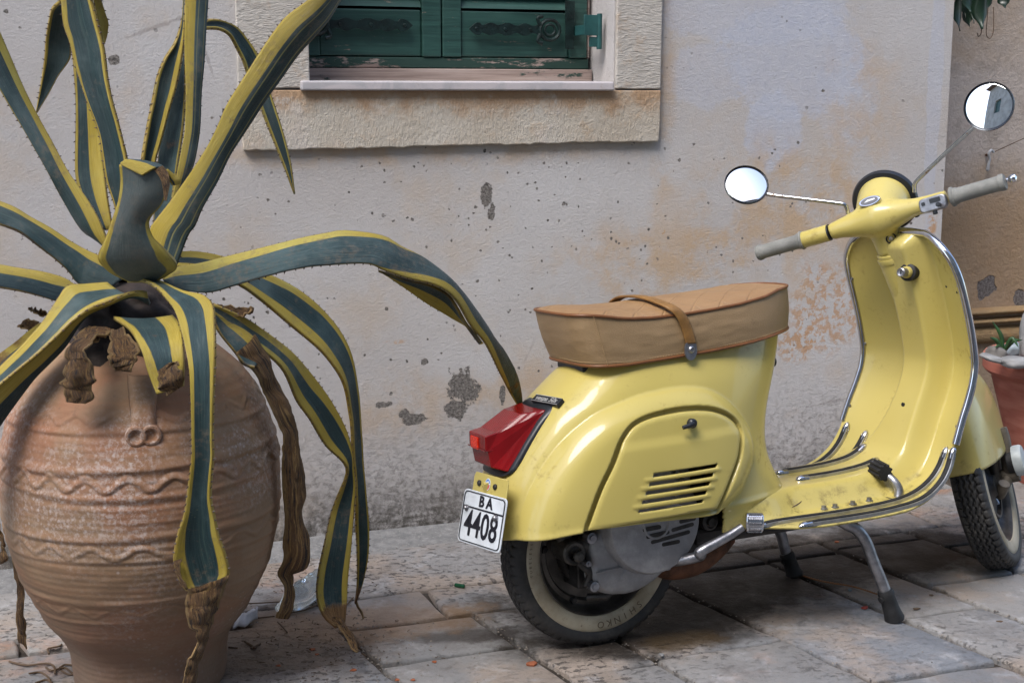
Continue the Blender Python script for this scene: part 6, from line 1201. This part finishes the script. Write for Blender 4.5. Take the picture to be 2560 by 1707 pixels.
    m_ = MB().lathe([(.0105, .016), (.0105, .038), (.008, .040), (.005, .0385), (0, .0385)], O, u, v, Z, 24).build('lock_barrel', M['steel'], lk, sharp=30); MB().prism([(-.0012, -.004), (.0012, -.004), (.0012, .004), (-.0012, .004)], O + Z * .0386, u, v, Z, .0008).build('key_slot', M['ink'], lk, smooth=False)
    # steering lip plate on the column below the collar
    MB().lathe([(.0405, -.020), (.0418, -.014), (.0405, -.008)], NECK, Lf, Fr, SA, 40).build('collar_lip', M['paint'], scooter)
M['dial'] = simple('grey_dial', (.12, .12, .13), .3)
headset()
# --- mirrors
def mirror(cpx, rx, elbow, base, tilt, yaw, depth_f):
    Nf = SF
    C = bpt(*cpx, st(.14, depth_f, 0), Nf); path = [bpt(*p, st(.14, f_, 0), Nf) for p, f_ in elbow]
    root = bpy.data.objects.new('mirror', None); link(root, scooter)
    w = R0 + SH * C[0] + SL * C[1] + SK * C[2]; tc = EYE - w; tc /= np.linalg.norm(tc)
    t = np.array([tc @ SH, tc @ SL, tc @ SK]); upv = np.array([SH[2], SL[2], SK[2]]); right = np.cross(t, upv); right /= np.linalg.norm(right); up2 = np.cross(right, t)
    nrm = t + up2 * math.tan(tilt) + right * math.tan(yaw); nrm /= np.linalg.norm(nrm); X = np.cross(upv, nrm); X /= np.linalg.norm(X); Y = np.cross(nrm, X)
    hd = MB().lathe([(0, -.020), (rx * .5, -.018), (rx * .9, -.008), (rx, .002), (rx, .005), (rx * .985, .0075), (rx * .955, .0055), (rx * .945, .003)], C, X, Y, nrm, 64, caps=False).build('mirror_shell', M['oldrim'], root)
    dome = 1.2; gl = [(rx * .962 * k, .0035 + .0028 * (1 - k * k)) for k in np.linspace(1, 0, 14)]; MB().lathe(gl, C, X, Y, nrm, 64).build('glass', M['mirror'], root, sharp=0)
    path = [C - nrm * .012] + path; MB().tube(path, .0048, 12, True, 60).build('arm', M['oldchrome'], root); return root
M['oldrim'] = simple('black_rimmed_chrome', (.05, .055, .065), .2, .8, .3)
mirror(cr(*KA, [(310, 836)])[0], .0530, [(cr(*KA, [(470, 900)])[0], -.005), (cr(*KA, [(700, 930)])[0], -.004), (cr(*KA, [(960, 962)])[0], .0), (cr(*KA, [(1030, 975)])[0], .0), (cr(*KA, [(1050, 1005)])[0], .0), (cr(*KA, [(1060, 1040)])[0], .0)], None, R(32), R(-8), -.006)
mirror(cr(*KA, [(2097, 256)])[0], .0535, [(cr(*KA, [(1990, 400)])[0], .0), (cr(*KA, [(1800, 575)])[0], .005), (cr(*KA, [(1580, 785)])[0], .008), (cr(*KA, [(1552, 820)])[0], .008), (cr(*KA, [(1548, 850)])[0], .008), (cr(*KA, [(1548, 885)])[0], .006)], None, R(10), R(13), -.004)
# --- front mudguard and suspension, turned with the wheel
def front_end():
    C = WC + wu * .075 + SDW * .012; n, m2 = 40, 60
    ph = np.linspace(R(-8), R(188), n); la = np.linspace(-1, 1, m2); rows = []
    for p in ph:
        row = []
        for l in la:
            t = l * np.pi / 2; rad = .178 + .0 * p; ex = .55
            cy = .108 * math.copysign(abs(math.sin(t)) ** .62, math.sin(t)); rr = .245 * (.0 + 1.0 * max(math.cos(t), 0) ** .34)
            rr = max(rr, .02); f_, u_ = math.cos(p), math.sin(p)
            row.append(C + wf * f_ * rr * 1.0 + wu * u_ * rr * .98 + SD * cy)
        rows.append(row)
    # superellipsoid-like shell: walls are the flanks, open below
    P = np.array(rows); Cn = C
    m_ = MB(); V = []
    for i, p in enumerate(np.linspace(0, 1, n)):
        a = np.pi * p                               # 0 front .. pi rear
        r = []
        for l in la:
            t = l * np.pi / 2; y = .110 * math.copysign(abs(math.sin(t)) ** .7, math.sin(t)); k = max(math.cos(t), 0) ** .45
            r.append((a, y, k))
        V.append(r)
    G = []
    nu = 46
    for i in range(nu):                             # stacked horizontal slices (in the wheel's own frame), top to hem
        h = 1 - i / (nu - 1); z = -.005 + .235 * h; ff = (1 - h ** 3.0) ** .5 if h < 1 else 0
        ring = []
        for a in np.linspace(0, 2 * np.pi, 90, endpoint=False):
            ca, sa = math.cos(a), math.sin(a); L = (.235 if ca > 0 else .215) * (.12 + .88 * ff); Wd = .078 * (.14 + .86 * ff ** .8)
            ring.append(C + wf * (L * math.copysign(abs(ca) ** .85, ca) + .02) + SD * Wd * math.copysign(abs(sa) ** .62, sa) + wu * (z + .018 * (ca if ca > 0 else ca * .2) * (1 - h)))
        G.append(ring)
    mb_ = MB().grid(np.array(G), False, True); mb_.F.append(list(range(90)))
    o = mb_.build('front_mudguard', M['paint'], scooter, sharp=0); so = o.modifiers.new('sheet', 'SOLIDIFY'); so.thickness = .004; so.offset = -1
    # fork leg with trailing link and round cover, damper beside it, on the right of the wheel
    base = WC - SDW * .070 + wf * .05
    q_ = lambda px, py, k=0.0: bpt(px, py, base + wf * k, wf)
    m_ = MB().tube([q_(2502, 1070, .02), q_(2510, 1095, .02), q_(2518, 1135, .02)], [.015, .015, .014], 18, True, 16); m_.tube([q_(2514, 1118, .02), q_(2526, 1185, .02)], .0175, 18); m_.tube([q_(2502, 1192, .02), q_(2548, 1184, .02)], .0185, 18); m_.tube([q_(2520, 1190, .02), q_(2500, 1235, -.03), WC - SDW * .05], [.016, .014, .014], 14, True, 14)
    fk = m_.build('fork', M['grime'], scooter, sharp=40); cc = q_(2549, 1150, .02)
    MB().lathe([(.039, -.012), (.039, .006), (.036, .011), (0, .012)], cc, wf, wu, -SDW, 36).build('link_cover', M['chalk'], fk, sharp=40); MB().lathe([(.031, -.028), (.031, -.008)], cc, wf, wu, -SDW, 30).build('cover_gasket', M['rubber'], fk)
    d = MB().tube([q_(2482, 1150), q_(2489, 1192)], .011, 16); d.tube([q_(2484, 1185), q_(2493, 1222)], .0155, 18); d.build('damper', M['grime'], scooter, sharp=40)
    MB().tube([q_(2482, 1222), q_(2486, 1245), q_(2494, 1262), q_(2498, 1266)], [.005, .006, .008, .005], 8, True, 16).build('brake_arm', M['steel'], scooter)
M['grime'] = simple('grimy_tan_metal', (.13, .11, .085), .6, .3, .4, 25, .3, 60); M['chalk'] = simple('chalky_painted_steel', (.46, .50, .50), .5, .1, .2, 20)
front_end()

# ================================================================== SMALL THINGS
def loc_mb(root_loc):
    rl = np.array(root_loc, float)
    def fn(v): return v - rl
    return fn
# cement fillet between wall foot and paving
def gutter():
    us = np.linspace(-2.4, U_END, 120); rows = []
    for v, z in ((-.128, -.006), (-.112, .003), (-.06, .006), (-.015, .012), (.004, .02)):
        rows.append([gw(u, v + .006 * float(vnoise(np.array([u, v, 0]), 7, 3)), z + .003 * float(vnoise(np.array([u, v, 1]), 12, 5))) for u in us])
    return MB().grid(np.array(rows)).build('gutter_strip', M['cement'], pave, sharp=0)
def mk_cement():
    b = NB('grey_cement'); n = b.noise(40, 6, .75); c = b.mix(b.map(n, .3, .7), (.12, .12, .118), (.22, .215, .21)); c = b.mix(b.map(b.noise(160, 3, .8), .64, .7), c, (.4, .39, .37)); return b.fin(c, .9, 0, b.bump(n, .7, .006))
M['cement'] = mk_cement(); gutter()
# added black panel standing for the unlit room behind the shutters
slab('room_dark_panel', [(ul - .05, z_sill - .05), (ur + .05, z_sill - .05), (ur + .05, 2.45), (ul - .05, 2.45)], .29, .31, simple('black_room_panel', (.01, .012, .012), .8), house, 0)

# house across the lane, which closes the view behind the camera and shows in the chrome and mirrors
LANE = -5.4
across = empty('facing_house', gw(0, LANE), (0, 0, WA)); tag(across, 'pale house across the lane seen only as a reflection in chrome and mirror', 'house')
def acrosswall():
    mb = MB(); us = [-9]; wins = []
    for k in range(6): wins.append((-7.2 + k * 2.7, -6.2 + k * 2.7))
    for a, b in wins: us += [a, b]
    us += [9]; zs = [-.05, 1.0, 2.3, 3.7, 5.0, 7.0]
    for i in range(len(us) - 1):
        for j in range(len(zs) - 1):
            if i % 2 == 1 and j in (1, 3): continue
            mb.add([(us[i], 0, zs[j]), (us[i + 1], 0, zs[j]), (us[i + 1], 0, zs[j + 1]), (us[i], 0, zs[j + 1])], [(3, 2, 1, 0)])
    for a, b in wins:
        for z0, z1 in ((1.0, 2.3), (3.7, 5.0)): mb.add([(a, 0, z0), (b, 0, z0), (b, 0, z1), (a, 0, z1), (a, -.2, z0), (b, -.2, z0), (b, -.2, z1), (a, -.2, z1)], [(0, 1, 5, 4), (1, 2, 6, 5), (2, 3, 7, 6), (3, 0, 4, 7)])
    return mb.build('wall', simple('cream_render', (.36, .34, .31), .9, 0, .2, 2), across, smooth=False, fixn=False), wins
aw, wins = acrosswall()
for a, b in wins:
    for z0, z1 in ((1.0, 2.3), (3.7, 5.0)): MB().box((a, -.2, z0), (b, -.15, z1)).build('shutter', M['green'], across, smooth=False)
MB().box((-9.2, -.4, 7.0), (9.2, .45, 7.12)).build('eaves', M['twig'], across, smooth=False)
mb = MB(); mb.add([(-9.3, .5, 7.13), (9.3, .5, 7.13), (9.3, -3, 8.5), (-9.3, -3, 8.5)], [(0, 1, 2, 3)]); mb.build('roof', M['clay'], across, smooth=False, fixn=False)

# clay pot with stones at the right edge
PC = ground(2650, 1203); pd_ = (PC - EYE) @ FW; zr = at(2650, 888, PC[1])[2]; rrim = (2650 - 2449) / F_PX * pd_; rbase = (2650 - 2542) / F_PX * pd_
clay = empty('clay_pot', (PC[0], PC[1], 0)); tag(clay, 'red clay flower pot with scratched sides by the recessed wall', 'pot')
pr = [(rbase, 0), (rbase + (rrim * .90 - rbase) * .5, zr * .44), (rrim * .90, zr * .84), (rrim * .915, zr * .855), (rrim * .96, zr * .86), (rrim, zr * .89), (rrim * 1.0, zr * .985), (rrim * .98, zr), (rrim * .90, zr), (rrim * .87, zr * .97), (rrim * .86, zr * .9)]
MB().lathe(pr, (0, 0, 0), n=96).build('pot_body', M['clay'], clay, sharp=35); MB().lathe([(.001, zr * .93), (rrim * .87, zr * .92)], n=32).build('soil', M['dirt'], clay)
def stone(name, px, py, rx, rz, dY, m, label, seed, ry=None, yaw=0.0):
    p = at(px, py, PC[1] + dY); s = pd_ / F_PX; n1, n2 = 18, 28; th, ph = np.meshgrid(np.linspace(0, np.pi, n1), np.linspace(0, 2 * np.pi, n2, endpoint=False), indexing='ij')
    q = np.stack([np.sin(th) * np.cos(ph), np.sin(th) * np.sin(ph), np.cos(th)], -1); q = np.sign(q) * np.abs(q) ** .85; k = 1 + .16 * vnoise(q, 1.6, seed) + .05 * vnoise(q, 5, seed); q = q * k[..., None] * np.array([rx * s, (ry or rx) * s * .8, rz * s])
    o = MB().grid(q, False, True, flip=True).build(name, m, None, sharp=0); o.location = p; o.rotation_euler = (0, yaw, 0); tag(o, label, 'stone', 'stones lying in the clay pot'); return o
stone('stone', 2490, 884, 24, 17, -.13, M['pebble'], 'wrinkled brownish stone left of the blades in the clay pot', 3, yaw=.2)
stone('stone', 2482, 896, 32, 8, -.16, M['palepebble'], 'long thin pale stone lying along the clay pot rim', 5, yaw=.3)
stone('stone', 2538, 905, 36, 14, -.18, M['palepebble'], 'broad flat grey stone at the front of the clay pot', 8)
stone('stone', 2532, 874, 24, 20, -.06, simple('bluish_pebble', (.20, .24, .27), .5, 0, .5, 12), 'round bluish stone behind the blades in the clay pot', 11)
stone('stone', 2575, 842, 24, 62, -.10, M['palepebble'], 'tall upright grey stone standing in the clay pot', 14)
bl = empty('grass_plant', at(2508, 882, PC[1] - .12)); tag(bl, 'small green plant with narrow arching blades growing among the pot stones', 'plant'); b0 = np.array(bl.location)
for tipx, tipy, mx, my, dd in ((2481, 803, 2503, 840, 0), (2474, 843, 2492, 852, -.02), (2546, 868, 2530, 846, -.03), (2556, 850, 2532, 853, .0), (2500, 850, 2505, 866, .02), (2488, 868, 2497, 866, -.04)):
    a, m_, c = b0, at(mx, my, PC[1] - .12 + dd * .5), at(tipx, tipy, PC[1] - .12 + dd); P = catmull([a, m_, c], 14); t = np.linspace(0, 1, 14); w = .006 * np.sin(np.pi * (.12 + .88 * t)) + .0005; sd_ = np.cross(np.gradient(P, axis=0), FW); sd_ /= np.linalg.norm(sd_, axis=1)[:, None] + 1e-9
    rows = np.stack([P - sd_ * w[:, None], P + FW * -.0015, P + sd_ * w[:, None]], 1) - b0; o = MB().grid(rows).build('blade', M['grassleaf'], bl, sharp=0); so = o.modifiers.new('t', 'SOLIDIFY'); so.thickness = .0012

# dark leaves hanging in at the top right
TY = at(2400, 60, 4.15)[1]; fig = empty('ficus_branch', at(2440, -90, TY)); tag(fig, 'drooping branch of glossy dark green leaves at the top right corner', 'branch'); f0 = np.array(fig.location)
MB().tube([at(2700, -200, TY), at(2560, -130, TY), at(2440, -80, TY), at(2380, -60, TY)], [.014, .010, .006, .003], 8, True, 20).xf(lambda v: v - f0).build('stem', M['twig'], fig)
leaves = [(2368, -20, 2369, 23, 11, 0), (2402, -18, 2404, 78, 17, -.03), (2390, 6, 2391, 50, 9, .02), (2415, 10, 2427, 70, 14, .03), (2456, -20, 2457, 74, 18, -.04), (2438, -10, 2436, 60, 12, .03), (2472, -25, 2470, 28, 13, .01), (2510, -22, 2515, 20, 14, 0), (2425, -30, 2432, 30, 17, -.05), (2385, -40, 2380, 15, 12, .04), (2488, -50, 2492, -2, 14, .02), (2420, -20, 2416, 46, 12, .05), (2445, -40, 2446, 35, 15, .05), (2540, -60, 2546, -8, 13, 0), (2400, -60, 2396, 0, 15, -.02), (2465, -60, 2464, 0, 15, .04)]
for i, (x0, y0, x1, y1, w, dd) in enumerate(leaves):
    a, c = at(x0, y0, TY + dd), at(x1, y1, TY + dd - .02); n = 14; t = np.linspace(0, 1, n); P = a + (c - a) * t[:, None]; P[:, 1] += .018 * np.sin(t * 2.6); wd = w / F_PX * 4.2 * np.sin(np.pi * np.clip(t * .92 + .06, 0, 1)) ** .8 * (1 - .62 * sst(.6, .92, t)); sdv = np.array([math.cos(i * 1.3) * .35 + .85, math.sin(i * 1.7) * .5, .1]); sdv /= np.linalg.norm(sdv); nr = np.cross(sdv, c - a); nr /= np.linalg.norm(nr)
    rows = np.stack([P + sdv * (wd * k)[:, None] + nr * (wd * .35 * abs(k) + .006 * math.sin(i + k))[:, None] for k in (-1, -.5, 0, .5, 1)], 1) - f0; o = MB().grid(rows).build('leaf', M['treeleaf'], fig, sharp=0); so = o.modifiers.new('t', 'SOLIDIFY'); so.thickness = .0012
MB().tube([at(2484, 18, TY), at(2484, 70, TY), at(2481, 88, TY), at(2474, 97, TY), at(2466, 88, TY), at(2467, 60, TY), at(2470, 20, TY)], .0012, 6, False, 40).xf(lambda v: v - f0).build('tendril', M['twig'], fig)
MB().tube([at(2454, 74, TY), at(2452, 86, TY), at(2446, 92, TY), at(2444, 84, TY)], .0014, 6, False, 16).xf(lambda v: v - f0).build('tendril', M['twig'], fig)

# nail and cord on the recessed wall
def wp(px, py, off): u, z = wl(px, py, off); return gw(u, -off, z)
NB_ = -BACK; c0 = wp(2466, 387, NB_ + .03); cord = empty('cord', c0); tag(cord, 'thin cord with frayed white end tied to a rusty nail on the shaded wall', 'cord')
MB().tube([wp(2464, 388, NB_ - .01), wp(2472, 387, NB_ + .035)], .0045, 8).xf(loc_mb(c0)).build('nail', M['rust'], cord); MB().tube([wp(2620, 318, NB_ + .10), wp(2558, 347, NB_ + .06), wp(2484, 381, NB_ + .03)], .0016, 6, True, 30).xf(loc_mb(c0)).build('string', M['twig'], cord)
MB().tube([wp(2484, 381, NB_ + .03), wp(2478, 376, NB_ + .035), wp(2472, 384, NB_ + .035), wp(2474, 400, NB_ + .03), wp(2471, 412, NB_ + .028), wp(2469, 424, NB_ + .025), wp(2470, 428, NB_ + .025)], [.004, .0045, .0045, .004, .0045, .006, .003], 8, True, 40).xf(loc_mb(c0)).build('cord_end', M['cordwhite'], cord)

# litter on the paving
P1_, P2_ = ((560, 1280), 2.6133), ((1460, 1280), 2.138)
def chip(name, crp, u, v, su, sv, m, label, cat, group=None, h=.5):
    px, py = cr(*crp, [(u, v)])[0]; g_ = ground(px, py, .006); s = (g_ - EYE) @ FW / F_PX; n = 8; k = random.random() * 6; V = []
    for z, f in ((0, .9), (h * .6, 1.0), (h, .7)):
        for i in range(n): a = 2 * np.pi * i / n + k; r = f * (1 + .22 * math.sin(i * 2.3 + k)); V.append((su * s * r * math.cos(a), sv * s * 1.6 * r * math.sin(a), z * su * s))
    F = [[r * n + i, r * n + (i + 1) % n, (r + 1) * n + (i + 1) % n, (r + 1) * n + i] for r in range(2) for i in range(n)] + [list(range(2 * n, 3 * n))]
    o = mesh(name, V, F, m, None, False); o.location = (g_[0], g_[1], .003); o.rotation_euler = (0, 0, k * .1); tag(o, label, cat, group); return o
for u, v, su, sv, lb in ((2012, 988, 16, 6, 'orange brick chip lying alone on the slab near the rear tyre'), (577, 891, 8, 5, 'dark red brick chip beside the green splinter below the dead leaf'), (607, 922, 6, 4, 'small ochre brick chip in the dirt below the agave'), (845, 1025, 9, 4, 'flat red brick chip at the bottom edge left of the wide joint'), (1375, 969, 6, 4, 'tiny red brick chip in the cross joint left of the rear tyre'), (355, 996, 7, 4, 'brown brick chip in the dirt right of the urn foot'), (1131, 1086, 6, 5, 'red brick chip in the joint at the bottom edge'), (1235, 1086, 6, 4, 'pinkish brick chip right of the joint at the bottom edge')):
    chip('brick_chip', P1_, u, v, su, sv, M['brick'], lb, 'brick chip', 'brick chips scattered on the paving')
chip('brick_chip', P2_, 1502, 507, 10, 4, simple('bright_red_chip', (.30, .045, .03), .7), 'flat red chip in the paving joint left of the stand foot', 'brick chip', 'brick chips scattered on the paving')
chip('brick_chip', P2_, 1350, 155, 7, 3, M['brick'], 'orange chip on the pavers between the two stand legs', 'brick chip', 'brick chips scattered on the paving')
chip('pebble', P2_, 713, 250, 8, 6, simple('pale_blue_pebble', (.33, .40, .46), .7), 'pale blue pebble on the paving under the kick lever', 'pebble', 'loose pebbles on the paving', .8)
chip('pebble', P2_, 1421, 412, 5, 4, simple('grey_blue_pebble', (.16, .21, .24), .7), 'grey blue pebble on the oily slab left of the stand foot', 'pebble', 'loose pebbles on the paving', .8)
chip('pebble', P2_, 415, 758, 6, 5, M['palepebble'], 'white pebble beside the oil puddle behind the rear tyre', 'pebble', 'loose pebbles on the paving', .8)
for u, v, su, lb in ((1857, 437, 6, 'dark dry leaf on the slab right of the stand leg'), (2222, 579, 9, 'dark dry leaf at the right on the last slab'), (1776, 511, 10, 'dry leaf lying flat beside the stand foot')):
    chip('dry_leaf', P2_, u, v, su, 3.2, M['twig'], lb, 'leaf', 'dry leaves on the paving', .35)
g_ = ground(*cr(*P1_, [(1540, 480)])[0], .008); o = MB().box((-.013, -.005, -.004), (.013, .005, .005)).build('glass_shard', M['greenglass'], None, smooth=False, bevel=.003); o.location = g_; o.rotation_euler = (0, .1, -.2); tag(o, 'dark green piece of glass in the paving joint left of the rear tyre', 'glass')
g_ = ground(*cr(*P2_, [(1380, 385)])[0], .01); P_ = [ground(*p, .007) for p in cr(*P2_, [(1175, 340), (1250, 362), (1330, 378), (1420, 392), (1500, 414), (1572, 438)])]; q = catmull(P_, 90); tw = MB()
for ph in (0, np.pi): tw.tube(q + np.c_[.0012 * np.cos(np.arange(90) * 1.1 + ph), .0012 * np.sin(np.arange(90) * 1.1 + ph), .0008 * np.sin(np.arange(90) * 1.1 + ph)], .0014, 6)
o = tw.xf(loc_mb(g_)).build('twine', simple('orange_twine', (.26, .12, .05), .8), None); o.location = g_; tag(o, 'orange twisted twine lying on the oily slab under the scooter', 'twine')
# crushed plastic bottle and white scrap behind the urn
g_ = ground(762, 1480, .034); bt = empty('plastic_bottle', g_, (R(98), .0, R(-35))); tag(bt, 'clear crumpled plastic bottle lying behind the long dead leaf', 'bottle')
pr = [(.004, 0), (.02, .002), (.028, .006), (.031, .014)] + [(.031 - .0018 * (k % 2) - .002 * (k == 4), .022 + .011 * k) for k in range(9)] + [(.026, .128), (.014, .15), (.011, .156), (.011, .168)]
m_ = MB().lathe(pr, n=40); m_.xf(lambda v: v * (1 + .10 * float(vnoise(v, 30, 4)), 1 + .10 * float(vnoise(v, 26, 6)), 1) if False else np.array([v[0] * (1 + .12 * float(vnoise(v, 24, 4))), v[1] * (1 + .12 * float(vnoise(v, 24, 7))), v[2] - .08])); o = m_.build('bottle_body', M['bottle'], bt, sharp=0)
pp = [ground(*p, .012) for p in cr(*P1_, [(58, 756), (140, 745), (222, 685), (218, 665), (150, 668), (95, 705)])]; g_ = np.mean(pp, 0); G_ = []
for i in range(14):
    r = []
    for j in range(10):
        a, b = i / 13, j / 9; lo_ = pp[0] + (pp[1] - pp[0]) * min(1, a * 1.6) + (pp[2] - pp[1]) * max(0, a * 1.6 - 1) / .6; hi_ = pp[5] + (pp[4] - pp[5]) * min(1, a * 2) + (pp[3] - pp[4]) * max(0, a * 2 - 1); q = lo_ + (hi_ - lo_) * b; q = q + np.array([0, 0, .016 * math.sin(b * 3) + .008 * float(vnoise(np.array([a * 5, b * 4, 0]), 1, 9))]); r.append(q - g_)
    G_.append(r)
o = MB().grid(np.array(G_)).build('paper_scrap', M['paper'], None, sharp=30); so = o.modifiers.new('t', 'SOLIDIFY'); so.thickness = .0015; o.location = g_; tag(o, 'crumpled off-white scrap of plastic beside the urn foot', 'scrap')
# twigs and plant litter round the urn
tw = MB(); rr_ = random.Random(5)
def twig_px(pts, r): tw.tube([ground(a, b, .006 + rr_.uniform(0, .004)) for a, b in pts], r, 5, True, 14)
TC = ((0, 1400), 2.6133)
for pts in ([(60, 660), (170, 685), (300, 672), (350, 690), (360, 740)], [(190, 738), (260, 730), (310, 760), (330, 790)], [(300, 700), (340, 720), (420, 700), (470, 735), (500, 742)], [(390, 700), (430, 680), (500, 690)], [(320, 610), (312, 578), (350, 568), (390, 560), (402, 548)], [(400, 720), (450, 745), (490, 740)], [(230, 800), (300, 780), (340, 800)], [(1600, 530), (1640, 560), (1670, 575)], [(1640, 575), (1700, 545)]): twig_px(cr(*TC, pts), .0022)
for pts in ([(150, 596), (300, 588), (460, 580), (545, 582)], [(430, 655), (520, 640), (610, 605)], [(540, 630), (590, 610), (620, 612)], [(800, 606), (845, 556)], [(350, 715), (385, 750), (412, 783)], [(210, 690), (330, 678)], [(560, 545), (600, 590)], [(150, 850), (210, 885)], [(30, 880), (90, 885)], [(900, 920), (930, 940)]): twig_px(cr(*P1_, pts), .0016)
for _ in range(160):
    x, y = 560 + rr_.gauss(230, 120) / 1, 1280 + rr_.gauss(310, 60); a = rr_.uniform(0, 6.3); l = rr_.uniform(4, 14); twig_px([(x, y), (x + l * math.cos(a) * .5 + rr_.uniform(-2, 2), y + l * math.sin(a) * .3), (x + l * math.cos(a), y + l * math.sin(a) * .5)], .0008)
o = tw.build('plant_litter', M['twig'], None, fixn=False); tag(o, kind='stuff')
# flat lettering becomes mesh
dg = bpy.context.evaluated_depsgraph_get()
for o in [o for o in bpy.data.objects if o.type == 'FONT']:
    me = bpy.data.meshes.new_from_object(o.evaluated_get(dg)); n = bpy.data.objects.new('lettering', me); link(n, o.parent); n.matrix_local = o.matrix_local.copy(); bpy.data.objects.remove(o)
